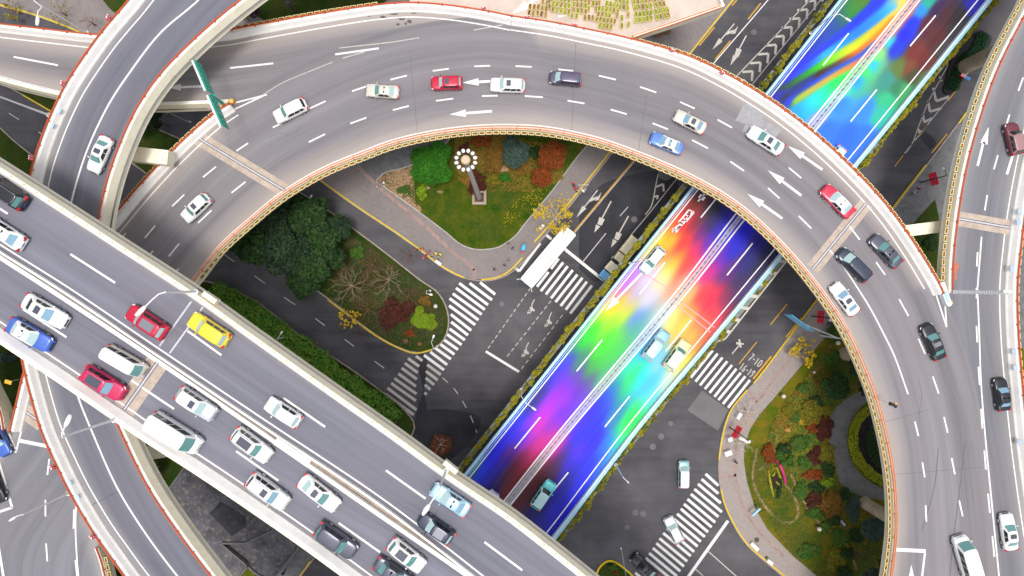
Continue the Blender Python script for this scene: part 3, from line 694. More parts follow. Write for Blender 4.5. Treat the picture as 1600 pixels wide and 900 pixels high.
for q in ([(1480, 940), (1490, 840), (1500, 760), (1508, 690)], [(1440, 830), (1460, 760), (1466, 700)]): mk.strip(C(q, ZA, .7), .12, ZA+.0032)
link('tar_seam', up_flat(mk.mesh('tar_seam', plain('tar', (.12, .12, .13), .6))), fly)
rr = random.Random(3)
for x, y, a, b in ((628, 30, 6, 2), (640, 34, 4, 3), (598, 27, 5, 2), (560, 25, 4, 1.5), (622, 38, 3, 2.5), (634, 37, 2, 2), (655, 17, 3, 1.5), (646, 18, 6, 4), (615, 22, 8, 1.5), (575, 25, 7, 1.2)):
    mk = MB(); pts = [(x+a*math.cos(k*.7)*(.6+rr.random()*.6), y+b*math.sin(k*.7)*(.6+rr.random()*.6)) for k in range(9)]; mk.flat([XY(u, v, ZA) for u, v in pts], ZA+.0112+.0002*x/1000)
    link('stain', up_flat(mk.mesh('stain', plain('oil_stain', (.10, .09, .085), .8, var=.4))), fly)
mk = MB(); mk.strip(C([(1494, 410), (1493, 420), (1494, 437)], ZA, .3), .28, ZA+.006); mk.seg((1496, 412), (1494, 424), .5, ZA, ZA+.0066)
link('rust_stain', up_flat(mk.mesh('rust_stain', plain('rust', (.50, .16, .10), .8))), fly)
for x, y in ((1350, 785), (1317, 553)): pier(fly, *XY(x, y), ZA)
for (x, y) in ((700, 118), (470, 190), (950, 140), (1180, 260)):
    p = XY(x, y, ZA); pier(fly, p[0], p[1], ZA)
HAIR = plain('hairline_seam', (.13, .125, .13), .8)                # old repairs and hairline seams
for a, b in (((1010, 150), (996, 248)), ((640, 78), (652, 205)), ((1452, 640), (1380, 660)), ((1536, 730), (1388, 742)), ((900, 62), (893, 205))): mk = MB(); mk.seg(a, b, .05, ZA, ZA+.0031); link('deck_seam', up_flat(mk.mesh('deck_seam', HAIR)), fly)
for q in ([(850, 150), (880, 158), (905, 156), (930, 166)], [(1210, 265), (1228, 290), (1250, 302)], [(420, 215), (438, 207), (452, 212), (470, 200)], [(1435, 590), (1440, 620), (1436, 650), (1442, 690)]): mk = MB(); mk.strip(C(q, ZA, .4), .05, ZA+.0032); link('deck_crack', up_flat(mk.mesh('deck_crack', HAIR)), fly)
# beam between the two decks
def beam(parent, a, b, w, z, h=1.6, mat='fascia'):
    A = Vector((*XY(*a, z), 0)); B = Vector((*XY(*b, z), 0)); d = B-A
    mb = MB(); mb.box(((A.x+B.x)/2, (A.y+B.y)/2, z-h/2), (d.length, w, h), math.atan2(d.y, d.x)); mb.box(((A.x+B.x)/2, (A.y+B.y)/2, z-h-.12), (d.length*.96, w*.7, .3), math.atan2(d.y, d.x))
    return mb.build('crossbeam', M[mat], parent)
beam(fly, (1415, 361), (1500, 350), 1.6, 15.6)

# --- slip road that joins the flyover from the west
slip = empty('slip_road', P(200, 110, ZA), label='elevated two-lane slip road passing under the ramp and merging into the curving flyover', cat='slip road')
SU = [(-60, 29), (0, 37), (60, 44), (155, 54), (250, 56), (345, 49), (400, 39), (500, 21), (585, 8), (640, 4), (700, 8), (760, 17), (800, 25)]
SL = [(-60, 112), (0, 132), (95, 156), (170, 170), (240, 173), (300, 171), (350, 169), (366, 166), (440, 140), (560, 90), (650, 62), (720, 50), (810, 44)]
ribbon('deck', C(SU, ZA+1.05, ext=(30, 0), n=120), C(SL, ZA, ext=(30, 0), n=120), ZA-.006, M['deck'], slip, nx=20, hr=merge_mask(C(SL, ZA, ext=(30, 0), n=120), ZA, lambda x, y: x > 362))
cu = C(SU, ZA+1.05, .8, ext=(30, 0)); parapet(slip, cu, -1, ZA)
cl = C(SL[:7]+[(362, 168)], ZA, .8, ext=(30, 0)); parapet(slip, cl, +1, ZA, rail=False, lean=.45)
mk = MB(); mk.strip(off(cu, -1.5), .16, ZA+.0058); mk.strip(off(cl, 1.1), .16, ZA+.0053)
segs(mk, (0, 0), [((85, 355), (362, 408)), ((1437, 425), (1708, 396))], ZA, .24); arrow(mk, (315, 135), (264, 137), .3, ZA, ZA+.005, 1.6, .95)
segs(mk, (400, 0), [((318, 158), (340, 142))], ZA, .2)
mk.seg((20, 92), (-50, 76), .24, ZA, ZA+.005) if False else None
markings(slip, mk)
# --- unfinished stub where the planters are stored
stub = empty('ramp_stub', P(960, 20, ZA), label='unused concrete ramp stub beyond the parapet, strewn with rows of plant crates', cat='ramp stub')
mb = MB(); poly = [(640, 6), (700, 10), (760, 19), (800, 27), (860, 36), (920, 48), (982, 61), (1060, 37), (1126, 15), (1112, -40), (1100, -120), (640, -120)]
mb.prism([XY(a, b, ZA) for a, b in poly], ZA-.9, ZA-.012); mb.build('deck', M['peach'], stub)
mb = MB(); sc = C([(988, 62), (1060, 38), (1129, 14), (1118, -30), (1108, -90)], ZA, .8, smooth=False); mb.sweep(C([(988, 62), (1060, 38), (1129, 14)], ZA, .8), 0, .35, ZA-.9, ZA+.95); mb.build('parapet', M['fascia'], stub)
mb = MB(); sc2 = C([(990, 60), (1060, 36.5), (1128, 13)], ZA+1.0, .8); mb.sweep(sc2, 0, .09, ZA+1.02, ZA+1.12); mb.sweep(sc2, .35, .43, ZA+1.0, ZA+1.1); mb.build('guard_rail', M['orange'], stub)
mb = MB(); mb.sweep(C([(1128, 13), (1117, -30), (1108, -90)], ZA, .8), 0, .3, ZA-.9, ZA+.9); mb.build('parapet', M['wall'], stub)
mk = MB(); arrow(mk, (846, -6), (800, 21), .45, ZA, ZA+.004, 2.4, 1.3); mk.seg((872, 26), (893, 22), .3, ZA, ZA+.004, w2=.12)
markings(stub, mk)
# --- elevated road along the east side
east = empty('elevated_road', P(1545, 250, ZA), label='straight elevated road along the photo edge that joins the curving flyover at a painted gore', cat='flyover')
EL = [(1625, -75), (1597, -3), (1572, 45), (1552, 84), (1536, 120), (1521, 161), (1501, 226), (1488, 282), (1478, 345), (1472, 400), (1469, 447), (1474, 520), (1490, 600), (1508, 690), (1524, 780), (1538, 900), (1545, 950)]
ER = [(1735, -60), (1700, 0), (1660, 90), (1628, 200), (1605, 310), (1594, 390), (1589, 450), (1591, 530), (1598, 612), (1606, 690), (1621, 800), (1637, 900), (1645, 950)]
ribbon('deck', C(EL, ZA, ext=(25, 25), n=150), C(ER, ZA+1.05, ext=(25, 25), n=150), ZA-.008, M['deck_low'], east, nx=16, hl=merge_mask(C(EL, ZA, ext=(25, 25), n=150), ZA, lambda x, y: y > 455))
cel = C(EL[:10]+[(1470, 440), (1470.5, 458)], ZA, .8, ext=(25, 0)); parapet(east, cel, +1, ZA, lean=.4)
cer = C(ER, ZA+1.05, .8, ext=(25, 25)); parapet(east, cer, -1, ZA)
mk = MB(); mk.strip(off(cer, -1.5), .16, ZA+.003)
t = T(1200, 225)
mk.seg(t(1335, 580), t(1309, 905), .2, ZA, ZA+.004)
segs(mk, (1200, 225), [((1370, 320), (1355, 415)), ((1437, 70), (1412, 158)), ((1310, 675), (1305, 765))], ZA-.001, .22); mk.seg(t(1345, -5), t(1310, 137), .34, ZA, ZA+.004); mk.seg(t(1530, 70), t(1493, 190), .36, ZA, ZA+.004)
arrow(mk, (1538, 222), (1545, 198), .34, ZA, ZA+.004, 2.4, 1.05)
segs(mk, (1200, 0), [((1595, 485), (1565, 567)), ((1510, 715), (1480, 815))], ZA-.001, .22)
markings(east, mk)
joint(east, (1488, 340), (1586, 357), 2.0, ZA)
for x, y in ((1648, 36), (1535, 620)): pier(east, *XY(x, y, ZA), ZA, w=2.3)
for x, y in ((1594, 331), (1592, 347), (1582, 420), (1585, 550), (1587, 575), (1594, 692)):
    p = P(x, y, ZA+1.1); mb = MB(); mb.box((p.x, p.y, ZA+1.075), (.55, .75, .04), .1); mb.build('inspection_plate', plain('pale_blue_plate', (.40, .50, .62), .5), east)

# --- the two-lane ramp
ramp = empty('ramp', P(150, 250, ZR), label='curving two-lane ramp sweeping under the expressway and over the slip road', cat='ramp')
RO = [(240, -50), (202, 0), (178, 28), (155, 56), (128, 94), (103, 133), (80, 180), (62, 226), (50, 266), (40, 315), (33, 370), (29, 430), (28, 490), (31, 530), (36, 566), (50, 623), (66, 675), (87, 723), (110, 770), (130, 805), (150, 837), (172, 868), (195, 900), (232, 948)]
RI = [(480, -50), (400, 8), (350, 48), (300, 94), (265, 132), (237, 172), (222, 200), (210, 227), (196, 264), (184, 305), (175, 350), (169, 400), (166, 460), (170, 520), (180, 580), (196, 635), (215, 680), (250, 750), (295, 818), (330, 865), (357, 900), (395, 948)]
ribbon('deck', C(RO, ZR+1.05, ext=(25, 25), n=160), C(RI, ZR, ext=(25, 25), n=160), ZR, M['deck_ramp'], ramp, nx=12)
cro = C(RO, ZR+1.05, .8, ext=(25, 25)); parapet(ramp, cro, +1, ZR)
cri = C(RI, ZR, .8, ext=(25, 25)); parapet(ramp, cri, -1, ZR, z0=-.7, lean=.62)
mk = MB(); mk.strip(off(cro, 1.62), .16, ZR+.005)
mk.strip(C([(345, -40), (310, 0), (250, 52), (200, 117), (170, 163), (140, 225), (124, 270), (111, 318), (101, 370), (95, 440), (98, 510), (108, 570), (122, 620), (144, 675), (182, 760), (225, 830), (277, 900), (315, 945)], ZR, .8), .22, ZR+.0055)
markings(ramp, mk)
mk = MB(); mk.seg((138, 792), (184, 768), .09, ZR, ZR+.004); link('deck_seam', up_flat(mk.mesh('deck_seam', M['joint_dark'])), ramp)
for x, y, a in ((92, 174, 1.0), (81, 197, 1.1), (109, 755, -1.1), (121, 777, -1.1)):
    p = P(x, y, ZR+1.1); mb = MB(); mb.box((p.x, p.y, ZR+1.075), (.6, .34, .04), a); mb.build('inspection_plate', plain('sky_blue_plate', (.42, .62, .80), .5), ramp)
for x, y in ((160, 200), (165, 380), (220, 770)): p = XY(x, y, ZR); pier(ramp, p[0], p[1], ZR) if False else None
beam(ramp, (190, 238), (262, 246), 1.9, 21.0); beam(ramp, (215, 712), (285, 700), 1.7, 20.0)

# --- slip road under the ramp in the south-west corner
west = empty('slip_road', P(60, 800, ZE), label='grey slip road in the corner below the ramp, with a painted gore and a stop line', cat='slip road')
WL = [(-40, 470), (-20, 560), (4, 640), (14, 676), (10, 705), (-20, 760), (-45, 850), (-50, 950)]
WL = [(75, 470), (52, 535), (37, 582), (26, 628), (14, 676), (-6, 705), (-60, 770), (-110, 850), (-120, 950)]
WR = [(150, 470), (130, 560), (122, 640), (126, 720), (142, 790), (160, 850), (172, 893), (186, 950)]
ribbon('deck', C(WL, ZE, ext=(10, 25), n=90), C(WR, ZE, ext=(10, 25), n=90), ZE, M['deck_low'], west, nx=10)
WL2 = [(-170, 540), (-165, 700), (-160, 850), (-150, 950)]; WR2 = [(-22, 560), (-4, 608), (16, 652), (22, 690), (30, 740), (40, 800), (50, 950)]
ribbon('deck', C(WL2, ZE, ext=(10, 25), n=70), C(WR2, ZE, ext=(10, 25), n=70), ZE-.008, M['deck_low'], west, nx=8)
cw = C([(70, 485), (52, 535), (37.5, 582), (26, 630), (15.5, 674)], ZE+1.05, .8); parapet(west, cw, +1, ZE)
cw2 = C([(-22, 560), (-4, 606), (12, 640), (17, 668)], ZE, .8); parapet(west, cw2, -1, ZE)
cwr = C([(160, 850), (168, 872), (176, 905), (186, 945)], ZE, .8, ext=(0, 20)); parapet(west, cwr, -1, ZE)
mk = MB()
mk.seg((28, 688), (78, 698), .5, ZE, ZE+.005)
for a, b in (((48, 614), (29, 690)), ((29, 690), (25.5, 705)), ((26, 706), (19, 706)), ((14, 678), (25, 704))): mk.seg(a, b, .24, ZE, ZE+.0055)
for a, b in (((77, 717), (74, 742)), ((71, 781), (71, 807)), ((72, 849), (74, 877))): mk.seg(a, b, .22, ZE, ZE+.005)
for a, b in (((116, 796), (115, 826)), ((118, 875), (121, 903))): mk.seg(a, b, .26, ZE, ZE+.005)
mk.strip(C([(119, 785), (118, 825), (120, 870), (123, 905)], ZE, .8, ext=(0, 10)), .2, ZE+.0055)
for a, b in (((-2, 722), (19, 793)), ((19, 793), (-5, 801)), ((-3, 850), (6, 905))): mk.seg(a, b, .34, ZE, ZE+.006)
markings(west, mk)
joint(west, (38, 642), (66, 662), 2.2, ZE)

# --- the expressway on top
top = empty('expressway', P(400, 620, ZT), label='four-lane elevated expressway crossing above all other roads, split by a concrete median', cat='expressway')
TU = [(-60, 211), (0, 249), (100, 313), (200, 378), (306, 447), (400, 514), (510, 592), (625, 673), (710, 735), (800, 796), (870, 850), (932, 900), (995, 952)]
TL = [(-60, 496), (0, 537), (90, 597), (175, 655), (217, 684), (310, 744), (400, 805), (470, 854), (533, 900), (600, 950)]
ctu = C(TU, ZT, .8, ext=(30, 30)); ctl = C(TL, ZT+1.0, .8, ext=(30, 30))
ribbon('deck', C(TU, ZT, ext=(30, 30), n=140), C(TL, ZT+1.0, ext=(30, 30), n=140), ZT, M['deck_hi'], top, nx=16)
parapet(top, ctu, -1, ZT, rail=False, h=1.0, w=.45, studs=1.65, z0=-.9, lean=.5); parapet(top, ctl, +1, ZT, rail=False, h=1.0, w=.45, z0=-1.1)
MU = [(-60, 342), (0, 382), (108, 450), (250, 546), (400, 647), (442, 675), (600, 781), (755, 900), (820, 952)]
ML = [(-60, 365), (0, 405), (70, 450), (230, 556), (400, 673), (575, 795), (727, 900), (795, 950)]
cmu = C(MU, ZT, .8, ext=(30, 30)); cml = C(ML, ZT, .8, ext=(30, 30))
mk = MB()
mk.strip(cmu, .18, ZT+.005); mk.strip(cml, .18, ZT+.005); mk.strip(off(ctu, -1.05), .18, ZT+.0055); mk.strip(off(ctl, 1.5), .18, ZT+.0055)
for a, b in (((110, 397), (180, 442)), ((293, 517), (346, 555)), ((443, 622), (508, 667)), ((603, 735), (665, 779)), ((757, 847), (816, 891)), ((-40, 300), (12, 334)), ((36, 483), (104, 527)), ((205, 594), (272, 639)), ((369, 705), (435, 751)), ((529, 817), (594, 863))):
    mk.seg(a, b, .24, ZT, ZT+.006)
markings(top, mk)
mb = MB(); mb.sweep(off(cmu, -.42), 0, -.22, ZT+.003, ZT+.55); mb.sweep(off(cml, .34), 0, .30, ZT+.003, ZT+.7)
mb.build('median_barrier', M['wall'], top)
mb = MB(); mb.strip(off((cmu[:min(len(cmu), len(cml))]), -.85), .50, ZT+.09); me = up_flat(mb.mesh('median_gutter', M['gutter'])); link('median_gutter', me, top)
mb = MB()
for a, b in (((434, 686), (486, 722)),):
    A = P(*a, ZT); B = P(*b, ZT); d = B-A; mb.box(((A.x+B.x)/2, (A.y+B.y)/2, ZT+.62), (d.length, .85, .3), math.atan2(d.y, d.x))
A = P(140, 480, ZT); B = P(155, 492, ZT)
mb.build('median_cover', M['wall'], top)
jo = joint(top, (194, 640), (246, 566), 2.5, ZT)
mb = MB()
for a, b in (((249, 541), (299, 471)), ((265, 552), (317, 480))): mb.seg(a, b, .2, ZT, ZT+.0065)
link('deck_seam', up_flat(mb.mesh('deck_seam', M['joint_pale'])), top)
for (x, y) in ((590, 870), (60, 460)): p = XY(x, y, ZT); pier(top, p[0], p[1], ZT, w=2.6)
# lamp bay plates along the parapet
for (a, b) in (((318, 458), (338, 472)), ((694, 722), (714, 738))):
    A = P(*a, ZT+1); B = P(*b, ZT+1); d = B-A; mb = MB(); mb.box(((A.x+B.x)/2, (A.y+B.y)/2, ZT+.72), (d.length, .55, .9), math.atan2(d.y, d.x)); mb.build('lamp_bay', M['fascia'], top)

# --- the low flyover with the rainbow-coloured surface
from_tiles = []
RB = []
def tile(ox, oy, rows):
    for x, y, r, g_, b in rows: RB.append((ox+x/4, oy+y/4, r, g_, b))
tile(1200, 0, [(430,60,20,60,110),(560,60,60,150,40),(640,10,90,100,20),(300,250,20,70,170),(500,170,10,60,200),(700,60,0,50,230),(620,150,0,120,250),(780,60,70,190,255),(835,20,255,220,120),(700,180,250,200,30),(560,290,240,220,20),(400,370,150,230,30),(300,430,40,170,20),(200,490,20,120,20),(110,540,10,70,60),
 (480,230,30,140,255),(350,330,60,190,255),(200,440,20,70,250),(90,560,15,35,190),(30,600,15,25,140),(560,320,230,110,20),(640,250,240,140,20),(430,390,70,60,40),(330,460,60,30,20),(200,550,50,40,60),(90,615,20,30,40),
 (560,360,20,100,240),(430,430,10,90,220),(300,510,20,70,230),(130,620,20,60,230),(660,270,90,120,200),(620,330,220,90,150),(520,400,240,150,60),(400,470,240,180,60),(250,570,200,190,60),(150,640,120,200,60),
 (560,430,60,230,80),(420,510,20,230,100),(300,580,40,240,230),(200,650,20,200,255),(150,700,20,150,255),(250,720,40,170,255),(700,260,240,140,110),(850,80,255,120,60),(780,150,255,170,110),(900,20,250,90,70),(600,380,150,240,150),(480,540,90,240,170),(430,600,170,240,230),(300,760,170,180,250),
 (1000,20,50,170,150),(960,60,60,150,230),(900,150,30,60,230),(850,220,20,40,220),(800,300,20,60,200),(750,260,60,210,220),(650,400,60,200,240),(550,500,60,170,255),(450,650,70,150,255),(600,700,70,150,250),(600,850,60,130,250),(500,850,50,120,245),(350,820,60,130,250),
 (1050,60,50,20,70),(1000,150,80,20,40),(920,330,110,40,30),(1100,100,60,15,30),(1050,230,80,25,30),(980,400,100,35,30),(880,420,120,70,40),(820,430,100,120,60),(900,480,70,70,40),(750,500,70,150,140),(800,560,60,130,100),(850,560,70,160,100),(750,620,60,190,140),(700,720,60,190,170),(1200,100,30,20,30),(1280,40,20,20,150),(1100,300,70,60,60),(1000,480,90,130,70),(1180,190,45,40,45),(960,560,70,150,80)])
tile(800, 225, [(1150,270,40,30,180),(1180,300,15,50,25),(1130,370,110,40,20),(1100,360,200,30,30),(1250,400,15,35,40),(1350,420,10,10,120),(1420,480,10,10,180),(1250,500,15,15,70),(1300,520,15,10,170),(1000,470,240,90,30),(1080,500,230,30,40),(1150,480,120,10,60),(1180,560,110,10,130),(930,540,255,180,40),(1000,600,255,200,50),(1080,620,240,50,50),(1150,650,220,30,110),(1230,600,90,10,180),(870,640,250,225,60),(900,600,250,230,60),
 (1010,750,255,230,80),(950,830,255,250,190),(1050,700,255,130,50),(1100,740,250,80,60),(760,800,200,150,255),(700,830,200,110,250),(640,880,240,140,170),(850,850,230,220,250),(1450,500,10,10,190),(1550,600,20,10,120),(1400,650,15,10,190),(1480,750,10,10,110),(1300,720,80,10,180),(1250,780,220,30,130),(1350,800,90,15,120),(1420,850,40,15,80),(1550,750,20,15,60),(1640,640,15,20,70),
 (1330,560,30,30,210),(1240,680,170,20,190),(1140,790,250,90,120),(1080,860,255,190,150)])
tile(800, 450, [(1100,50,255,200,130),(1180,60,240,60,70),(1250,60,220,30,80),(1330,60,130,20,80),(1400,60,60,30,80),(1460,40,70,60,120),(1250,150,240,60,80),(1350,150,150,30,70),(1100,150,255,180,90),(1180,230,255,120,90),(1270,240,240,90,100),(1000,200,255,240,140),(1080,220,255,220,100),(1130,290,255,210,100),(1150,350,255,180,90),(1200,310,255,110,80),(1080,480,250,240,110),
 (950,180,220,240,240),(870,300,130,190,240),(820,400,90,190,250),(900,480,160,220,250),(1000,560,210,240,240),(1050,540,250,245,170),(850,600,90,200,250),(800,560,30,230,220),(740,560,30,230,120),(700,620,20,210,110),(760,480,50,220,180),(770,780,30,230,110),(740,830,40,240,80),(650,650,20,130,190),(600,700,20,80,220),(550,750,30,40,200),(470,800,70,30,230),(500,860,10,20,230),(650,800,30,140,180),(850,700,130,220,240),
 (680,20,190,120,250),(620,50,250,160,60),(600,130,250,210,40),(660,110,250,215,50),(720,120,240,200,120),(760,60,200,190,250),(850,60,230,225,250),(760,200,120,150,240),(700,170,190,230,50),(550,180,150,230,30),(620,220,150,240,30),(500,260,40,230,40),(600,320,80,220,50),(680,300,110,210,70),(740,260,90,170,170),(440,330,20,200,50),(550,400,60,210,50),(650,380,70,200,90),(380,360,30,140,120),(340,450,60,60,220),(420,480,60,140,110),(500,500,60,170,70),(560,470,70,200,80),
 (400,560,110,60,200),(480,580,100,100,150),(300,560,110,30,240),(240,560,40,40,200),(300,640,150,20,245),(420,640,110,40,200),(330,700,160,10,230),(250,700,180,10,240),(180,640,40,20,120),(120,720,20,30,110),(60,740,20,100,210),(200,780,200,10,220),(300,800,110,20,230),(100,850,140,10,230),(160,860,230,10,180),(250,850,170,20,200),(30,830,10,40,230),
 (570,560,90,190,130),(430,720,120,70,220)])
tile(800, 675, [(50,30,50,10,250),(100,60,180,20,220),(150,100,235,20,160),(200,60,200,20,150),(60,170,130,10,80),(20,220,90,0,20),(30,300,100,0,10),(100,180,180,10,90),(500,70,20,10,240),(430,120,90,10,230),(350,200,50,10,190),(260,250,70,0,70),(160,320,70,0,20),(80,400,70,5,20),(400,250,5,10,200),(350,300,10,0,120),(300,380,10,0,150),(160,480,15,0,90),(180,580,10,10,120),(250,520,0,10,180),(600,80,20,120,230),(550,170,20,100,240),(480,220,10,20,230),(660,60,60,210,190),(700,10,90,240,110),(620,160,120,200,240),(550,250,60,120,240),(430,330,20,50,240),
 (240,90,230,40,190),(120,260,120,5,30)])
tile(400, 675, [(1400,120,0,80,240),(1380,170,20,230,160),(1340,230,20,200,80),(1450,100,0,20,200),(1330,265,15,30,120),(1420,230,0,60,220),(1500,150,10,0,220),(1560,50,40,10,250),(1480,270,10,0,160),(1550,200,50,0,150),(1580,120,120,10,130),(1570,320,90,0,20),(1530,300,60,0,60),(1500,340,15,5,120)])
RB = [r_ for r_ in RB if not (r_[1] < 185 and r_[0] < 1419-.81*r_[1])]
# streaks that run across the lanes at the far end
for row in ([(1410,5,255,220,120),(1375,42,252,205,40),(1340,72,240,220,20),(1318,84,230,225,20),(1300,93,150,230,30),(1275,107,40,180,25),(1250,122,20,120,20),(1222,138,10,60,50)],
            [(1395,28,250,140,30),(1372,52,245,140,20),(1340,80,230,110,20),(1320,92,140,60,30),(1300,104,60,40,60),(1280,115,60,30,20),(1250,135,40,30,30),(1222,152,15,25,40)],
            [(1360,75,20,100,200),(1340,90,20,90,240),(1307,108,10,90,220),(1275,128,20,70,230),(1245,146,30,60,160),(1232,157,20,60,230)],
            [(1385,55,240,110,120),(1362,80,225,90,140),(1345,92,235,120,90),(1330,101,240,150,60),(1300,118,240,180,60),(1262,142,210,200,70),(1240,158,140,200,70)],
            [(1372,82,150,240,150),(1345,108,70,235,90),(1305,128,20,230,100),(1285,143,30,235,190),(1262,160,30,210,240),(1245,172,20,160,255)],
            [(1400,12,90,200,255),(1370,30,30,150,250),(1340,50,20,130,255),(1310,70,40,160,255),(1287,84,60,190,255),(1260,104,20,90,250),(1225,130,15,40,190)],
            [(1352,2,80,120,25),(1330,22,40,130,50),(1310,42,20,80,140),(1285,62,20,70,170),(1250,92,15,40,170)], [(1270,122,20,70,235),(1240,142,25,60,200),(1212,150,20,30,150)], [(1362,56,150,200,80),(1330,78,190,225,40),(1290,99,90,200,40)], [(1372,2,10,60,220),(1345,27,5,60,220),(1310,58,10,60,210),(1270,90,15,50,220),(1230,118,15,40,200)]):
    q = np.array(row, float); d = np.concatenate([[0], np.cumsum(np.hypot(np.diff(q[:, 0]), np.diff(q[:, 1])))]); u = np.arange(0, d[-1], 5.0)
    RB += [tuple(np.interp(x, d, q[:, k]) for k in range(5)) for x in u]
RBa = np.array(RB, float)
def rainbow(xy):
    k = (H-ZP)/F; q = np.stack([xy[:, 0]/k+800, 450-xy[:, 1]/k], 1)
    ax = np.array([-.63, .776]); bx = np.array([.776, .63]); out = np.empty((len(q), 3))
    for i in range(0, len(q), 4000):
        d = q[i:i+4000, None, :]-RBa[None, :, :2]
        da = (d@ax)/np.where(q[i:i+4000, 1] < 260, 1.5, 2.5)[:, None]; db = d@bx; w = 1/(da*da+db*db+np.where(q[i:i+4000, 1] < 260, 14, 110)[:, None])**2.6
        out[i:i+4000] = (w@RBa[:, 2:])/w.sum(1)[:, None]
    u = out/255; mean = u.mean(1, keepdims=True); u = np.clip(mean+(u-mean)*1.32, 0, 1)
    lin = np.where(u <= .04045, u/12.92, ((u+.055)/1.055)**2.4)
    return np.clip(lin*.82+.004, 0, .86)
def rainbow_mat():
    g = NG('rainbow_road_coating'); p = g.pos()
    al = g.attr('along').outputs['Fac']; dl = g.attr('dl').outputs['Fac']; col = g.attr('paint').outputs['Color']
    st = g.rng(g.noise(g.comb(g.math('MULTIPLY', al, .03), g.math('MULTIPLY', dl, 1.3)), 1.0, 4, .6), .3, .7)
    gr = g.rng(g.noise(p, 7, 3, .7), .3, .7)
    c = g.mix(g.math('MULTIPLY', st, .09), col, (.22, .22, .24, 1))
    c = g.mix(g.rng(gr, 0, 1, 0, .18), c, (.02, .02, .03, 1)); g.bump(gr, .004, .4)
    return g.done(c, .6, .35)
painted = empty('painted_flyover', P(940, 560, ZP), label='low straight flyover whose road surface is coated in smeared rainbow colours', cat='flyover')
PL = [(1386, -95), (1311, 0), (1193, 150), (1083, 290), (957, 448), (840, 596), (722, 745), (640, 850), (560, 952)]
PR = [(1624, -95), (1546, 0), (1338, 256), (1223, 396), (1112, 530), (1000, 664), (866, 840), (815, 902), (772, 955)]
ribbon('deck', C(PL, ZP, ext=(30, 30), n=520), C(PR, ZP, ext=(30, 30), n=520), ZP, rainbow_mat(), painted, nx=64, color=rainbow, thick=.9)
cpl = C(PL, ZP, .8, ext=(30, 30)); cpr = C(PR, ZP, .8, ext=(30, 30))
def tint_mat(name, d):
    """road paint and barrier concrete that took some of the coating"""
    return plain(name, d, .6, var=.12, scale=.3)
mb = MB(); mb.sweep(cpl, 0, .32, ZP-.85, ZP+.75); mb.build('parapet', tint_mat('blue_white_parapet', (.52, .66, .84)), painted)
mb = MB(); mb.sweep(off(cpl, .0), -.10, .06, ZP+.78, ZP+.92); mb.sweep(off(cpl, .0), .5, .58, ZP+.45, ZP+.55); mb.build('guard_rail', M['blue_edge'], painted)
mb = MB(); mb.sweep(cpr, 0, -.45, ZP-.85, ZP+.85); mb.build('parapet', tint_mat('pale_cyan_parapet', (.66, .80, .88)), painted)
mb = MB(); mb.sweep(off(cpr, .0), -.16, .10, ZP+.87, ZP+.97); mb.build('guard_rail', M['blue_edge'], painted)
mk = MB(); mk.strip(off(cpl, .95), .17, ZP+.005); mk.strip(off(cpr, -1.35), .17, ZP+.005)
PM1 = [(1498, -95), (1421, 0), (1262, 196), (1150, 334), (1061, 450), (872, 676), (800, 767), (735, 850), (655, 952)]
PM2 = [(1514, -95), (1437, 0), (1274, 204), (1161, 346), (1073, 458), (888, 676), (800, 786), (746, 854), (668, 956)]
m1 = C(PM1, ZP, .8, ext=(30, 30)); m2 = C(PM2, ZP, .8, ext=(30, 30))
mk.strip(m1, .24, ZP+.0055); mk.strip(m2, .24, ZP+.0055)
for a, b in (((1137, 288), (1095, 340)), ((1039, 410), (999, 460)), ((941, 531), (901, 580)), ((844, 652), (804, 701)), ((1326, 52), (1286, 102)), ((1176, 380), (1136, 430)), ((1080, 500), (1040, 549)), ((984, 619), (945, 667)), ((888, 738), (848, 787)), ((1462, 24), (1422, 72)), ((1370, 140), (1329, 190))):
    mk.seg(a, b, .2, ZP, ZP+.006)
arrow(mk, (1003, 427), (946, 486), .32, ZP, ZP+.0065, 2.4, 1.15)
t9 = T(1030, 270, 9.0)
for a, b, w in (((420, 520), (270, 700), 22), ((480, 548), (372, 680), 40), ((415, 520), (490, 552), 18), ((372, 590), (420, 620), 15), ((340, 640), (385, 675), 15), ((270, 700), (345, 690), 18), ((285, 690), (330, 725), 18), ((375, 676), (215, 835), 20), ((330, 700), (180, 800), 18),
               ((180, 800), (235, 842), 16), ((300, 745), (240, 835), 22), ((200, 775), (250, 790), 14), ((180, 835), (205, 815), 14), ((440, 575), (400, 640), 14)):
    mk.seg(t9(*a), t9(*b), w/9*(H-ZP)/F, ZP, ZP+.0068)
for a, b, w in (((545, 402), (690, 240), 20), ((565, 320), (635, 372), 62), ((618, 258), (682, 300), 42)):
    mk.seg(t9(*a), t9(*b), w/9*(H-ZP)/F, ZP, ZP+.0074)
link('lane_markings', up_flat(mk.mesh('lane_markings', plain('bright_white_paint', (.84, .82, .84), .5, var=.05))), painted)
n_ = min(len(m1), len(m2)); mid = (resample(m1, n=n_)+resample(m2, n=n_))/2
mb = MB()
mb.sweep(mid, -.03, .03, ZP+.45, ZP+.7)
d = resample(mid, 1.0); tg = tang(d)
for i in range(len(d)): mb.box((d[i][0], d[i][1], ZP+.40), (.16, .15, .7), math.atan2(tg[i][1], tg[i][0]))
mb.build('median_rail', plain('dark_rail_steel', (.30, .31, .40), .5), painted)
ml, mr = off(mid, .36), off(mid, -.36); kt = ribbon('median_kerb', ml, mr, ZP+.06, rainbow_mat(), painted, nx=3, color=lambda q: rainbow(q)*.40+.48, thick=None)
mk = MB()
for a, b in (((1062, 470), (1117, 512)), ((1057, 476), (1110, 519)), ((1008, 428), (1046, 452))): mk.seg(a, b, .16, ZP, ZP+.0078)
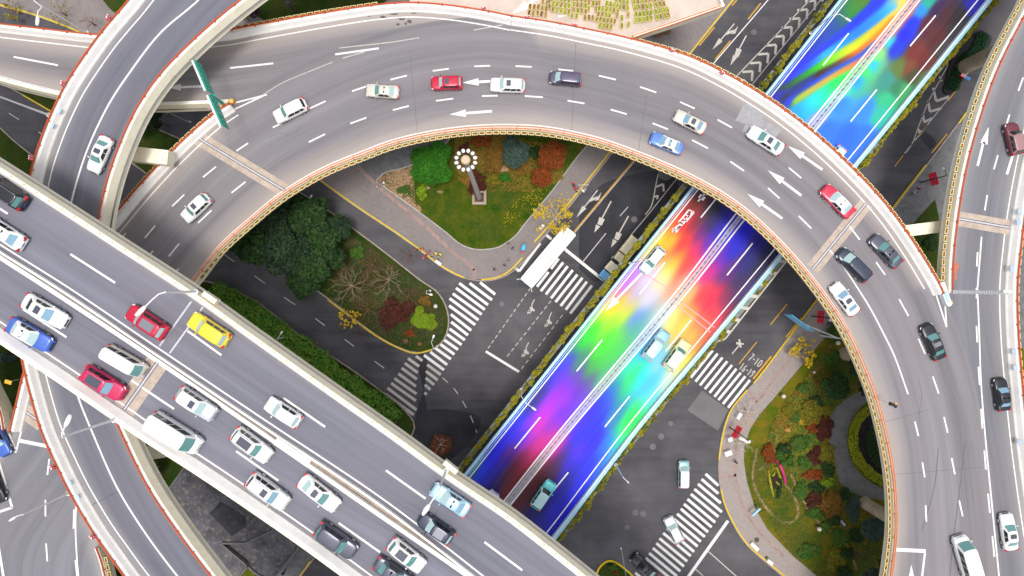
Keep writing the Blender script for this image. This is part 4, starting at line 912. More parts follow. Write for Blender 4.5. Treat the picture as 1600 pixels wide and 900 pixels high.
link('expansion_joint', up_flat(mk.mesh('expansion_joint', plain('pinkish_joint_steel', (.74, .35, .36), .5))), painted)
# planting troughs along both sides
mb = MB(); mb.sweep(off(cpl, 0), -.55, -1.35, ZP-.55, ZP-.35); mb.sweep(off(cpr, 0), .35, 1.15, ZP-.55, ZP-.35); mb.build('trough', plain('trough_steel', (.24, .25, .22), .8, var=.2), painted)
for u in (0.30, .62):
    p = XY(1000-330*(u-.46), 560+410*(u-.46), ZP); pier(painted, p[0], p[1], ZP-.2)
# open steel cradle beside the parapet
mb = MB(); A, B = (1237, 398), (1133, 530); ca = C([A, B, (1122, 533)], ZP, .5, smooth=False)
mb.sweep(ca, -.10, .10, ZP-.2, ZP)
for k in range(7):
    x, y = A[0]+(B[0]-A[0])*(k+.6)/7.2, A[1]+(B[1]-A[1])*(k+.6)/7.2
    a = Vector((*XY(x, y, ZP), ZP-.1)); b = Vector((*XY(x-13, y-2, ZP), ZP-.1)); dd = b-a; mb.box((a+b)/2, (dd.length, .5, .14), math.atan2(dd.y, dd.x))
mb.build('cable_cradle', plain('cradle_concrete', (.55, .52, .46), .8), painted)
for r_ in (fly, slip, stub, east, ramp, west, top, painted): attach(r_)

# ------------------------------------------------------------------ vehicles
def paint_mat(name, col, metal=0.15, rough=.32):
    key = 'paint_'+name
    if key in MATS: return MATS[key]
    g = NG(key); p = g.pos()
    n = g.rng(g.noise(p, 2.5, 4, .6), .4, .8, 0, .14)
    c = g.mix(n, c4(col), c4([x*.6+.06 for x in col]))
    g.b.inputs['Coat Weight'].default_value = .35; g.b.inputs['Coat Roughness'].default_value = .12
    MATS[key] = g.done(c, rough, .4, metal); return MATS[key]
GL = {}
def glass_mat(name, col):
    key = 'glass_'+name
    if key not in MATS:
        g = NG(key); MATS[key] = g.done(c4(col), .08, .75)
    return MATS[key]
M['glass'] = glass_mat('teal', (.12, .28, .27)); M['glass_roof'] = glass_mat('roof', (.06, .07, .10)); M['glass_dark'] = glass_mat('dark', (.012, .016, .02)); M['glass_pale'] = glass_mat('pale', (.40, .56, .56)); M['glass_blue'] = glass_mat('blue', (.22, .38, .50))  # teal and pale base colours have the reflected sky painted in
M['tyre'] = plain('tyre_rubber', (.018, .018, .02), .9, var=.2); M['rim'] = plain('alloy_rim', (.45, .45, .47), .35, .5, metal=.6)
M['headlight'] = plain('headlight_lens', (.70, .74, .76), .15, .6); M['taillight'] = plain('taillight_lens', (.50, .01, .02), .25, .5); M['trim'] = plain('black_trim', (.025, .025, .03), .6)
M['plate'] = plain('number_plate', (.06, .12, .42), .5); M['chrome'] = plain('chrome_trim', (.55, .55, .57), .25, .5, metal=.8)
#        L     W    belt roof  xf    xr     xf2   xr2    wt   hood  tail
CT = {
 'sedan':  (4.75, 1.83, .93, 1.46, .98, -1.72, .22, -1.02, .60, .80, .92),
 'hatch':  (4.15, 1.76, .96, 1.52, .92, -1.90, .28, -1.52, .61, .84, .95),
 'suv':    (4.60, 1.88, 1.05, 1.70, 1.02, -2.12, .40, -1.78, .66, .98, 1.05),
 'mpv':    (4.95, 1.86, 1.02, 1.74, 1.52, -2.36, .70, -2.12, .68, .92, 1.02),
 'minivan':(4.40, 1.68, 1.00, 1.88, 2.02, -2.12, 1.42, -2.05, .70, .86, 1.0),
 'minibus':(5.60, 2.00, 1.15, 2.25, 2.25, -2.72, 1.45, -2.62, .82, 1.02, 1.15),
}
MC = {}
def smoothstep(a, b, x): t = min(1, max(0, (x-a)/(b-a))); return t*t*(3-2*t)
def car_meshes(kind):
    if kind in MC: return MC[kind]
    L, Wd, belt, roof, xf, xr, xf2, xr2, wt, hood, tail = CT[kind]
    hl = L/2; D = {}
    # ---- body shell
    st = [-1, -.992, -.975, -.945, -.90, -.84, -.75, -.62, -.45, -.25, 0, .2, .35, .48, .6, .72, .81, .88, .93, .965, .988, 1]
    ws = {0: 1}
    vs = []
    for s_ in st:
        a = abs(s_); x = s_*hl; fr = s_ > 0
        boxy = kind in ('minivan', 'minibus')
        e = (1-.20*(smoothstep(.70, 1, a)) - (.10 if not boxy else .05)*smoothstep(.93, 1.0, a)) if fr and not boxy else (1-.09*smoothstep(.8, 1, a)-.08*smoothstep(.95, 1, a))
        w = Wd/2*e
        if fr: top_ = hood+(belt-hood)*smoothstep(hl*.98, xf-.05, x) if x > xf else belt
        else: top_ = tail+(belt-tail)*smoothstep(-hl, xr, x) if x < xr else belt
        drop = (.30*smoothstep(.90, 1, a)**1.5) if fr else (.14*smoothstep(.93, 1, a))
        h = top_-drop; zb = .26+.10*smoothstep(.85, 1, a)
        half = [(0, zb), (w*.86, zb), (w*.97, zb+.10), (w, zb+(h-zb)*.45), (w*.985, zb+(h-zb)*.72), (w*.93, h-.035), (w*.84, h), (w*.5, h+.025), (0, h+.035)]
        ring = half+[(-y, z) for y, z in reversed(half[1:-1])]
        vs.append([(x, y, z) for y, z in ring])
    m = len(vs[0]); mb = MB(); fl = [p for r in vs for p in r]; fs = []
    for i in range(len(vs)-1):
        for j in range(m):
            j2 = (j+1) % m; fs.append((i*m+j, i*m+j2, (i+1)*m+j2, (i+1)*m+j))
    fs.append(tuple(range(m))); fs.append(tuple((len(vs)-1)*m+j for j in range(m)))
    mb.add(fl, fs); D['body'] = mb.mesh('body', M['trim'], smooth=True)
    # ---- cabin: pillars and roof
    wb = Wd/2*.90
    def ring(t, z, shrink=0.0):
        a = xf+(xf2-xf)*t; b = xr+(xr2-xr)*t; w = wb+(wt*Wd/1.83-wb)*t
        a -= shrink*2.2; b += shrink*2.2; w -= shrink
        c = .16+.10*t; out = []
        bow = .10
        for k in range(7): y = -w+c+(2*w-2*c)*k/6; out.append((a+bow*(1-(y/w)**2)*1.0-bow*.4, y, z))
        out.append((a-c*.35, w-c*.25, z))
        for k in range(7): x = a-c-(a-b-2*c)*k/6; out.append((x, w+.03*(1-((x-(a+b)/2)/((a-b)/2))**2), z))
        out.append((b+c*.35, w-c*.25, z))
        for k in range(7): y = w-c-(2*w-2*c)*k/6; out.append((b-.04*(1-(y/w)**2), y, z))
        out.append((b+c*.35, -w+c*.25, z))
        for k in range(7): x = b+c+(a-b-2*c)*k/6; out.append((x, -w-.03*(1-((x-(a+b)/2)/((a-b)/2))**2), z))
        out.append((a-c*.35, -w+c*.25, z))
        return out
    dz = roof-belt
    rs = [ring(0, belt-.03), ring(.45, belt+dz*.45), ring(.88, belt+dz*.88), ring(1.0, belt+dz*.955), ring(1.0, belt+dz*.99, .07), ring(1.0, belt+dz*1.02, .22)]
    m = len(rs[0]); mb = MB(); fs = []
    for i in range(len(rs)-1):
        for j in range(m):
            j2 = (j+1) % m; fs.append((i*m+j, i*m+j2, (i+1)*m+j2, (i+1)*m+j))
    fl = [p for r in rs for p in r]; fl.append(((xf2+xr2)/2, 0, belt+dz*1.05)); c_ = len(fl)-1; q = (len(rs)-1)*m
    fs += [(q+j, q+(j+1) % m, c_) for j in range(m)]
    mb.add(fl, fs); D['cabin'] = mb.mesh('cabin', M['trim'], smooth=True)
    # ---- glass
    def fpt(face, u, t):
        a = xf+(xf2-xf)*t; b = xr+(xr2-xr)*t; w = wb+(wt*Wd/1.83-wb)*t; z = belt+dz*t
        bow = .10
        if face == 'f': y = (u*2-1)*(w-.02); return Vector((a+bow*(1-(y/w)**2)-bow*.4+.022, y, z+.012))
        if face == 'r': y = (u*2-1)*(w-.02); return Vector((b-.04*(1-(y/w)**2)-.022, y, z+.012))
        s = 1 if face == 'l' else -1; x = a-(a-b)*u; return Vector((x, s*(w+.03*(1-((x-(a+b)/2)/((a-b)/2))**2)+.014), z+.004))
    def patch(face, u0, u1, t0, t1, skew0=0, skew1=0, nu=6, nt_=4):
        mb = MB(); vs = []
        for i in range(nt_+1):
            for j in range(nu+1):
                v = i/nt_; ua = u0+skew0*v; ub = u1+skew1*v
                vs.append(fpt(face, ua+(ub-ua)*j/nu, t0+(t1-t0)*v))
        mb.add(vs, [(i*(nu+1)+j, i*(nu+1)+j+1, (i+1)*(nu+1)+j+1, (i+1)*(nu+1)+j) for i in range(nt_) for j in range(nu)])
        return mb.mesh('glass', M['glass'], smooth=True, fix=False)
    D['windscreen'] = patch('f', .07, .93, .05, .90); D['rear_window'] = patch('r', .10, .90, .18 if kind != 'sedan' else .06, .88)
    sides = {'sedan': [(.13, .50), (.535, .80)], 'hatch': [(.13, .48), (.515, .84)], 'suv': [(.12, .42), (.45, .70), (.73, .92)], 'mpv': [(.13, .38), (.41, .66), (.69, .93)], 'minivan': [(.10, .33), (.37, .64), (.68, .94)], 'minibus': [(.10, .30), (.33, .50), (.53, .72), (.75, .94)]}[kind]
    D['side_window'] = []
    for f in ('l', 'r2'):
        ff = 'l' if f == 'l' else 'x'
        for i, (u0, u1) in enumerate(sides):
            D['side_window'].append(patch(ff, u0, u1, .10, .84, nu=4, skew0=-.02 if i == 0 else 0))
    # ---- sunroof, lights, mirrors, wheels
    zr = belt+dz*1.03
    def slab(x0, x1, w, z, th=.02):
        mb = MB(); mb.box(((x0+x1)/2, 0, z), (x1-x0, w, th)); return mb.mesh('sunroof', M['glass_roof'])
    D['sunroof'] = slab(xf2-.85 if kind != 'mpv' else xf2-1.0, xf2-.26, .78, zr+.012); D['roof_glass'] = slab(xr2+.45, xf2-.26, .92, zr+.014)
    D['roof_rail'] = []
    for s_ in (-1, 1):
        mb = MB(); y = s_*(wt*Wd/1.83-.07); mb.tube([(xf2-.15, y, zr-.03), (xf2-.4, y, zr+.04), (xr2+.4, y, zr+.04), (xr2+.15, y, zr-.03)], .022, 5); D['roof_rail'].append(mb.mesh('roof_rail', M['chrome']))
    D['headlight'] = []; D['taillight'] = []; D['mirror'] = []
    for s_ in (-1, 1):
        mb = MB(); mb.lathe([(.02, -.06), (.10, -.045), (.15, 0), (.12, .04), (.03, .055)], (0, 0, 0), 10)
        mb.v = [((v[0]*1.5*math.cos(.75)-v[1]*math.sin(.75)*1.0)*.9, s_*(-(v[0]*1.5*math.sin(.75)+v[1]*math.cos(.75)))*.9, v[2]) for v in mb.v]
        wx = Wd/2*.80
        mb.v = [(v[0]+hl*.895, v[1]+s_*wx, v[2]+hood-.16) for v in mb.v]; D['headlight'].append(mb.mesh('headlight', M['headlight'], smooth=True))
        mb = MB(); hgt = .30 if kind not in ('minivan', 'minibus') else .5
        mb.box((-hl*.955, s_*Wd/2*.84, tail-.13), (.22, .22, hgt*.8), s_*.45); mb.box((-hl*.978, s_*Wd/2*.66, tail-.13), (.14, .30, hgt*.55), s_*.10); D['taillight'].append(mb.mesh('taillight', M['taillight']))
        mb = MB(); mb.lathe([(.02, -.08), (.08, -.06), (.10, 0), (.08, .06), (.02, .08)], (0, 0, 0), 8); mb.v = [(v[0]*.9+xf-.22, v[1]*1.25+s_*(Wd/2+.09), v[2]+belt+.06) for v in mb.v]
        mb.tube([(xf-.2, s_*Wd/2*.9, belt-.02), (xf-.22, s_*(Wd/2+.06), belt+.02)], .03, 5); D['mirror'].append(mb.mesh('mirror', M['trim'], smooth=True))
    mb = MB(); mb.lathe([(.27, -.12), (.32, -.11), (.335, -.05), (.335, .05), (.32, .11), (.27, .12)], (0, 0, 0), 20, 'Y'); D['tyre'] = mb.mesh('tyre', M['tyre'], smooth=False)
    mb = MB(); mb.lathe([(.05, -.122), (.20, -.126), (.235, -.125), (.235, .125), (.20, .126), (.05, .122)], (0, 0, 0), 14, 'Y'); D['rim'] = mb.mesh('rim', M['rim'])
    mb = MB(); mb.box((hl-.035, 0, .45), (.10, Wd*.50, .20)); mb.box((hl-.10, 0, hood-.24), (.14, Wd*.42, .07)); D['grille'] = mb.mesh('grille', M['trim'])
    mb = MB(); mb.box((-hl+.005, 0, .62), (.05, .44, .14)); D['number_plate'] = mb.mesh('number_plate', M['plate'])
    mb = MB(); mb.box((-hl+.05, 0, .40), (.16, Wd*.82, .18)); D['rear_bumper'] = mb.mesh('rear_bumper', M['trim']); mb = MB(); mb.box((hl-.07, 0, .34), (.20, Wd*.72, .10)); D['front_bumper'] = mb.mesh('front_bumper', M['trim'])
    D['spec'] = (L, Wd, hl); MC[kind] = D; return D
def override(o, mat): o.material_slots[0].link = 'OBJECT'; o.material_slots[0].material = mat
def car(kind, front, rear, z, paint, label, roof=None, glass='glass', extras=(), group=None, name=None, cat='car', rearglass=None, far=False):
    D = car_meshes(kind); L, Wd, hl = D['spec']
    a = P(*front, z); b = P(*rear, z); d = a-b; c = (a+b)/2
    sx = max(.88, min(1.12, d.length/L))
    # the photo points are read at bonnet height: bring them down to the road
    zc = z+.8; c = (P(*front, zc)+P(*rear, zc))/2; c.z = z
    sx = max(.88, min(1.10, (P(*front, zc)-P(*rear, zc)).length/L))
    r = empty(name or {'sedan': 'saloon_car', 'hatch': 'hatchback_car', 'suv': 'off_road_car', 'mpv': 'people_carrier', 'minivan': 'delivery_van', 'minibus': 'minibus'}[kind], c, math.atan2(d.y, d.x), label, cat, group, scale=(sx, (1+sx)/2, (1+sx)/2))
    pm = paint_mat(*paint) if isinstance(paint, tuple) else paint
    rm = paint_mat(*roof) if roof else pm
    override(link('body', D['body'], r), pm); override(link('cabin', D['cabin'], r), rm)
    override(link('windscreen', D['windscreen'], r), M[glass]); override(link('rear_window', D['rear_window'], r), M[rearglass or glass])
    for w in D['side_window']: override(link('side_window', w, r), M['glass_dark'])
    for k, mm in (('headlight', None), ('taillight', None)):
        for w in D[k]: link(k, w, r)
    for w in D['mirror']: override(link('mirror', w, r), pm)
    for x in (hl*.60, -hl*.60):
        for y in (-1, 1):
            t_ = link('wheel', D['tyre'], r, (x, y*(Wd/2-.10), .335)); link('rim', D['rim'], t_)
    link('grille', D['grille'], r); link('number_plate', D['number_plate'], r); override(link('front_bumper', D['front_bumper'], r), pm); override(link('rear_bumper', D['rear_bumper'], r), pm)
    if 'sunroof' in extras: link('sunroof', D['sunroof'], r)
    if 'roof_glass' in extras: link('roof_glass', D['roof_glass'], r)
    if 'rails' in extras:
        for w in D['roof_rail']: link('roof_rail', w, r)
    if 'grey_roof' in extras: override(link('roof_panel', D['roof_glass'], r), paint_mat('roof_grey', (.20, .20, .24)))
    if 'taxi' in extras:
        L_, W_, belt, roof_, xf, xr, xf2, xr2 = CT[kind][:8]
        mb = MB(); mb.box(((xf2*.6+xr2*.4), 0, roof_+.10), (.22, .55, .13)); mb.build('roof_sign', M['headlight'], r)
    if 'lightbar' in extras:
        L_, W_, belt, roof_, xf, xr, xf2, xr2 = CT[kind][:8]
        mb = MB(); mb.box((xf2-.45, 0, roof_+.09), (.25, 1.0, .12)); mb.build('roof_light_bar', M['glass_blue'], r)
    return r
WH = ('white', (.80, .80, .79), 0); CR = ('cream', (.68, .64, .56), 0.1); RD = ('red', (.50, .008, .045), .1); CRIM = ('crimson', (.58, .02, .10), .1); YE = ('yellow', (.80, .62, .04), 0); NV = ('navy', (.035, .045, .075), .2); BK = ('black', (.018, .020, .028), .2)
DG = ('dark_grey', (.085, .09, .125), .2); LB = ('light_blue', (.38, .58, .72), .2); BL = ('blue', (.06, .14, .52), .2); SV = ('silver', (.56, .60, .64), .3); TL = ('teal', (.10, .52, .52), .1); BE = ('beige', (.66, .61, .54), .2); PU = ('purple_black', (.10, .085, .14), .3); MA = ('maroon', (.16, .035, .05), .2)
z = ZT
car('suv', (-24, 278), (39, 321), z, BK, 'black off-road car at the photo edge on the upper expressway carriageway', extras=('rails',))
car('sedan', (-28, 342), (35, 383), z, WH, 'white saloon beside the concrete median, cut by the photo edge', rearglass='glass_blue')
car('suv', (200, 484), (258, 522), z, RD, 'red off-road car with dark roof under the expressway lamp', glass='glass_pale', extras=('grey_roof',))
car('suv', (297, 496), (355, 534), z, YE, 'bright yellow car on the expressway, right behind the red one', glass='glass_pale')
car('hatch', (416, 628), (467, 661), z, WH, 'white hatchback alone in the middle of the upper expressway carriageway', glass='glass_pale')
car('sedan', (675, 763), (731, 800), z, LB, 'light blue saloon passing beneath the tall expressway lamp', glass='glass_pale', rearglass='glass_blue')
car('hatch', (655, 809), (706, 844), z, NV, 'dark navy hatchback with pale bonnet edge beside the light blue saloon', glass='glass_pale', extras=('grey_roof',))
car('sedan', (103, 506), (36, 467), z, WH, 'white saloon with dark sunroof next to the blue white-roofed taxi', glass='glass_blue', extras=('sunroof',), rearglass='glass_dark')
car('sedan', (78, 542), (13, 505), z, BL, 'blue taxi with white roof on the lower expressway carriageway', roof=WH, glass='glass_pale', extras=('taxi',), cat='taxi')
car('minivan', (225, 582), (165, 547), z, CR, 'cream boxy delivery van beside the crimson off-road car', roof=WH, glass='glass', cat='van')
car('suv', (194, 619), (130, 579), z, CRIM, 'crimson off-road car with big dark roof panel and pale roof rails', glass='glass_blue', extras=('roof_glass', 'rails'))
car('suv', (335, 650), (279, 612), z, SV, 'silver grey car with white roof just past the expressway joint', roof=WH, glass='glass_pale', extras=('sunroof',))
car('minibus', (312, 700), (236, 652), z, WH, 'large white minibus next to the lower expressway parapet', glass='glass', cat='minibus')
car('suv', (421, 716), (366, 675), z, WH, 'white off-road car with large slate roof panel beside a lane dash', glass='glass', extras=('roof_glass', 'rails'))
car('suv', (450, 791), (388, 745), z, ('pearl', (.70, .72, .68), .1), 'pearl white off-road car with small square sunroof near the parapet', roof=WH, glass='glass_blue', extras=('sunroof', 'rails'), rearglass='glass_dark')
car('sedan', (527, 794), (470, 749), z, WH, 'white saloon with sunroof and green windscreen by the concrete median', glass='glass', extras=('sunroof',), rearglass='glass_pale')
car('suv', (558, 868), (493, 822), z, DG, 'dark grey car with teal windscreen close to the lower parapet', glass='glass')
car('hatch', (664, 891), (607, 846), z, WH, 'white hatchback with wide grey roof panel near the frame bottom', glass='glass', extras=('roof_glass',))
car('sedan', (644, 917), (587, 879), z, DG, 'dark slate saloon cut off by the bottom of the photo')
car('sedan', (143, 269), (167, 214), ZR, WH, 'white saloon alone on the two-lane ramp', extras=('sunroof',))
z = ZA
car('suv', (287, 343), (325, 307), z, WH, 'white off-road car on the flyover nearest the expressway', extras=('sunroof',))
car('suv', (429, 185), (478, 161), z, WH, 'white car with teal windscreen below the tip of the painted gore', rearglass='glass_dark')
car('sedan', (571, 140), (623, 144), z, BE, 'beige saloon just behind the white car at the gore', rearglass='glass_pale')
car('suv', (673, 130), (722, 129), z, RD, 'red car with sunroof on top of a white lane arrow', extras=('sunroof',), glass='glass_pale')
car('suv', (766, 132), (820, 134), z, WH, 'white off-road car between the red car and the dark people carrier', extras=('sunroof', 'rails'), glass='glass_pale')
car('mpv', (858, 120), (909, 125), z, PU, 'purplish black people carrier at the crest of the flyover bend', glass='glass_pale')
car('sedan', (1055, 178), (1102, 202), z, BE, 'cream saloon with dark sunroof at the outer lane line', extras=('sunroof',), glass='glass_blue')
car('sedan', (1017, 213), (1067, 234), z, ('police_blue', (.10, .22, .58), .1), 'white and blue patrol-style saloon above the street left of the rainbow road', roof=WH, glass='glass_blue', extras=('lightbar',))
car('sedan', (1170, 202), (1223, 236), z, WH, 'white saloon with pale windscreen by the outer parapet and three lane arrows', extras=('sunroof',), glass='glass')
car('sedan', (1287, 292), (1331, 336), z, ('taxi_red', (.62, .03, .08), .1), 'red taxi with white roof just ahead of the expansion joint', roof=WH, glass='glass_pale', extras=('taxi',), cat='taxi')
car('sedan', (1364, 370), (1405, 414), z, DG, 'dark grey saloon in the outer lane past the expansion joint', glass='glass')
car('mpv', (1312, 392), (1356, 436), z, NV, 'dark navy people carrier following the expansion joint by the solid line', glass='glass_pale')
car('sedan', (1303, 444), (1337, 490), z, WH, 'white saloon in the inner lane beside the planters', extras=('sunroof',), glass='glass_blue')
car('sedan', (1447, 507), (1470, 561), z, BK, 'black saloon driving below the tip of the gore', glass='glass', extras=('grey_roof',))
car('sedan', (1563, 591), (1570, 642), z, BK, 'black saloon on the straight elevated road', glass='glass_blue')
car('suv', (1579, 192), (1591, 241), z, MA, 'maroon off-road car at the photo edge on the straight elevated road', glass='glass_dark', roof=('dusty_rose', (.36, .20, .20), .1))
car('minibus', (1499, 838), (1519, 906), z, WH, 'long white van at the bottom of the merged flyover', glass='glass', cat='van', name='delivery_van')
car('sedan', (1573, 803), (1581, 860), z, WH, 'white saloon with black sunroof beside the double lane line', extras=('sunroof',), glass='glass')
z = 0.0
car('mpv', (1069, 720), (1068, 763), z, ('pale_teal', (.30, .56, .56), .1), 'pale teal people carrier turning in the open junction', roof=WH, glass='glass_pale')
car('hatch', (1043, 808), (1063, 848), z, SV, 'silver white car driving over the zebra crossing', roof=WH, glass='glass_pale')
car('sedan', (988, 868), (1026, 904), z, BK, 'black saloon waiting at the end of the zebra crossing', glass='glass_dark', rearglass='glass_pale')
z = ZP
car('hatch', (1003, 427), (1037, 386), z, ('white_teal', (.62, .78, .76), 0), 'white car with teal windows on the yellow part of the rainbow road', roof=WH, glass='glass')
car('suv', (1042, 517), (1009, 561), z, ('sky', (.26, .52, .68), .1), 'sky blue car beside the yellow one on the rainbow road', roof=('pale_sky', (.45, .72, .84), 0), glass='glass_pale')
car('suv', (1075, 531), (1041, 578), z, ('lemon', (.72, .72, .34), .1), 'pale yellow car on the rainbow road', roof=('pale_lemon', (.80, .80, .56), 0), glass='glass', rearglass='glass_pale')
car('suv', (863, 753), (835, 794), z, ('turquoise', (.12, .62, .64), .1), 'turquoise car on the dark blue end of the rainbow road', roof=('pale_turquoise', (.50, .76, .78), 0), glass='glass_dark')
car('hatch', (775, 769), (744, 808), z, ('lilac', (.64, .56, .86), 0), 'lilac white car half hidden under the expressway edge', roof=WH)
car('hatch', (1291, 264), (1318, 230), z, ('ice_blue', (.36, .52, .88), 0), 'ice blue car slipping under the outer parapet of the flyover', roof=('pale_ice', (.62, .74, .92), 0), glass='glass_blue', rearglass='glass_blue')
car('sedan', (12, 719), (-20, 652), ZE, BL, 'blue saloon at the gore of the corner slip road', roof=('steel_blue', (.16, .28, .62), .2), glass='glass_pale')
car('sedan', (1, 786), (-22, 730), ZE, BK, 'black saloon barely in frame behind the stop line of the corner slip road')

# --- the white bus
def bus(front, rear, label, cat='bus', L=11.6, Wd=2.5, col=WH, name='city_bus', hh=3.05):
    zc = 3.0; a = P(*front, zc); b = P(*rear, zc); d = a-b; c = (a+b)/2; c.z = 0
    r = empty(name, c, math.atan2(d.y, d.x), label, cat); hl = (a-b).length/2; L = hl*2
    def shell(z0, z1, s0, s1):
        mb = MB(); rings = []
        for z_, s_ in ((z0, s0), (z0+.1, 1), (z1-.22, 1), (z1-.05, .965), (z1, s1)):
            w = Wd/2*s_; l = hl-(1-s_)*Wd/2; rr_ = []
            for sx, sy in ((1, 1), (-1, 1), (-1, -1), (1, -1)):
                for k in range(4):
                    an = {(1, 1): 0, (-1, 1): 90, (-1, -1): 180, (1, -1): 270}[(sx, sy)]+k*30; q = .28
                    rr_.append((sx*(l-q)+q*math.cos(rad(an)), sy*(w-q)+q*math.sin(rad(an)), z_))
            rings.append(rr_)
        m = 16; fs = []
        for i in range(4):
            for j in range(m): fs.append((i*m+j, i*m+(j+1) % m, (i+1)*m+(j+1) % m, (i+1)*m+j))
        fs += [tuple(range(m)), tuple(4*m+j for j in range(m))]
        mb.add([p for q in rings for p in q], fs); return mb
    shell(.32, hh, .97, .90).build('body', paint_mat(*col), r, smooth=False)
    mb = MB(); mb.box((hl+.012, 0, 1.75), (.03, Wd*.86, 1.3)); mb.build('windscreen', M['glass'], r)
    for s_ in (-1, 1):
        for k in range(5): mb = MB(); mb.box((hl-1.6-k*(L-2.6)/5-.5*(L-2.6)/5+.3, s_*(Wd/2+.012), 1.95), ((L-2.6)/5-.16, .03, .85)); mb.build('side_window', M['glass_dark'], r)
        mb = MB(); mb.tube([(hl-.1, s_*Wd*.45, 2.7), (hl+.35, s_*(Wd/2+.2), 2.62)], .05, 5); mb.box((hl+.36, s_*(Wd/2+.22), 2.45), (.1, .22, .4)); mb.build('mirror', M['steel_white'], r)
    for x in (hl-2.4, -hl+2.6):
        for y in (-1, 1):
            D = car_meshes('suv'); t_ = link('wheel', D['tyre'], r, (x, y*(Wd/2-.12), .48)); t_.scale = (1.42, 1.1, 1.42); link('rim', D['rim'], t_)
    for y in (-.62, .62):
        mb = MB()
        for x in (-.45, .45): mb.box((x+.5, y, hh+.012), (.75, .12, .03))
        mb.build('roof_vent', plain('vent_slot_grey', (.24, .21, .20), .7), r)
    mb = MB()
    for x, y, dx, dy in ((.15, -.12, .5, .07), (.15, .12, .5, .07), (.35, 0, .07, .3), (-.25, -.1, .4, .06), (-.35, .12, .3, .06), (-.3, 0, .06, .28)): mb.box((x, y, hh+.008), (dx, dy, .02))
    mb.build('roof_number', plain('faded_roof_lettering', (.55, .48, .38), .7), r)
    mb = MB(); mb.box((-hl+2.0, 0, hh+.05), (1.7, 1.5, .14)); mb.build('air_conditioner', paint_mat(*WH), r)
    for s_ in (-1, 1):
        mb = MB(); mb.box((hl-.02, s_*.9, .75), (.1, .4, .22)); mb.build('headlight', M['headlight'], r)
        mb = MB(); mb.box((-hl+.0, s_*1.0, .9), (.08, .22, .35)); mb.build('taillight', M['taillight'], r)
    return r
bus((822, 443), (892, 359), 'long white city bus stopped across the zebra crossing under yellow leaves')
def lorry(front, rear, label, col, cab, name='box_truck'):
    a = P(*front, 2.2); b = P(*rear, 2.2); d = a-b; c = (a+b)/2; c.z = 0; hl = d.length/2
    r = empty(name, c, math.atan2(d.y, d.x), label, 'lorry')
    mb = MB(); mb.box((-.7, 0, 1.75), (2*hl-1.7, 2.0, 2.0)); mb.box((-.7, 0, 2.77), (2*hl-1.5, 2.06, .06)); mb.build('cargo_box', paint_mat(*col), r)
    mb = MB(); mb.prism([(hl-1.35, -.95), (hl-.15, -.9), (hl, -.7), (hl, .7), (hl-.15, .9), (hl-1.35, .95)], .45, 1.95); mb.build('cab', paint_mat(*cab), r)
    mb = MB(); mb.box((hl+.01, 0, 1.5), (.03, 1.5, .6)); mb.build('windscreen', M['glass'], r)
    mb = MB(); mb.box((-.2, 0, .6), (2*hl-.6, .9, .2)); mb.build('chassis', M['trim'], r)
    D = car_meshes('suv')
    for x in (hl-.9, -hl+1.1):
        for y in (-1, 1): t_ = link('wheel', D['tyre'], r, (x, y*.85, .37)); t_.scale = (1.1, 1.1, 1.1); link('rim', D['rim'], t_)
    return r
lorry((966, 408), (994, 373), 'pale yellow box lorry tucked against the shrubs of the rainbow road', ('box_cream', (.66, .60, .40), 0), ('box_cream', (.66, .60, .40), 0))
lorry((942, 436), (962, 413), 'small lorry with bright blue cab beside the shrubs of the rainbow road', ('box_cream2', (.58, .55, .38), 0), ('cab_blue', (.03, .28, .62), 0))
# ------------------------------------------------------------------ planters hung on the parapets
def planter_mesh(inner):
    mb = MB(); w, d, h = .74, .38, .34
    mb.box((0, 0, -h/2-.02), (w, d, h-.04)); mb.box((0, d/2-.02, 0), (w+.08, .08, .06)); mb.box((0, -d/2+.02, 0), (w+.08, .08, .06)); mb.box((w/2, 0, 0), (.08, d, .06)); mb.box((-w/2, 0, 0), (.08, d, .06)); me = mb.mesh('planter', M['planter'])
    s = MB(); s.box((0, 0, -.03), (w-.06, d-.07, .035)); rr_ = random.Random(5)
    for k in range(10): s.box((rr_.uniform(-w*.4, w*.4), rr_.uniform(-d*.3, d*.3), .01), (.09, .07, .08), rr_.uniform(0, 3))
    return me, s.mesh('soil', M['planter_soil'])
PLM = planter_mesh(0)
N_PL = [0]
def planters(c, side, z, label, group, s0=0, s1=None, step=.95):
    L = clen(c); s1 = L if s1 is None else s1; q = cut(c, s0, s1); d = resample(off(q, -side*.30), step); tg = tang(d)
    for i in range(len(d)):
        k = (H-z)/F; px = d[i][0]/k+800; py = 450-d[i][1]/k
        if not (-25 < px < 1625 and -25 < py < 925): continue
        o = link('railing_planter', PLM[0], None, (d[i][0], d[i][1], z+.80), math.atan2(tg[i][1], tg[i][0])); tag(o, label, 'planter', group); link('soil', PLM[1], o); N_PL[0] += 1
iA = C([(318, 430), (350, 392), (400, 347), (440, 314), (480, 288), (520, 267), (575, 245), (612, 231), (650, 221), (700, 212), (750, 207), (800, 206), (850, 209), (900, 218), (942, 229), (1000, 250), (1050, 271), (1085, 288), (1130, 314), (1165, 340), (1200, 372),
        (1236, 410), (1270, 452), (1300, 494), (1322, 533), (1342, 578), (1358, 620), (1372, 672), (1380, 710), (1385, 745), (1388, 785), (1388, 830), (1384, 870), (1379, 905)], ZA, .8)
planters(iA, +1, ZA, 'small brown planter box hung on the inner parapet of the curving flyover', 'planters along the inner parapet of the curving flyover')
oL = C([(172, 345), (220, 288), (275, 230), (330, 181), (350, 167)], ZA+1.05, .8); planters(oL, -1, ZA, 'small planter box hung on the outer flyover parapet between ramp and green sign', 'planters on the outer parapet by the green sign', step=1.02)
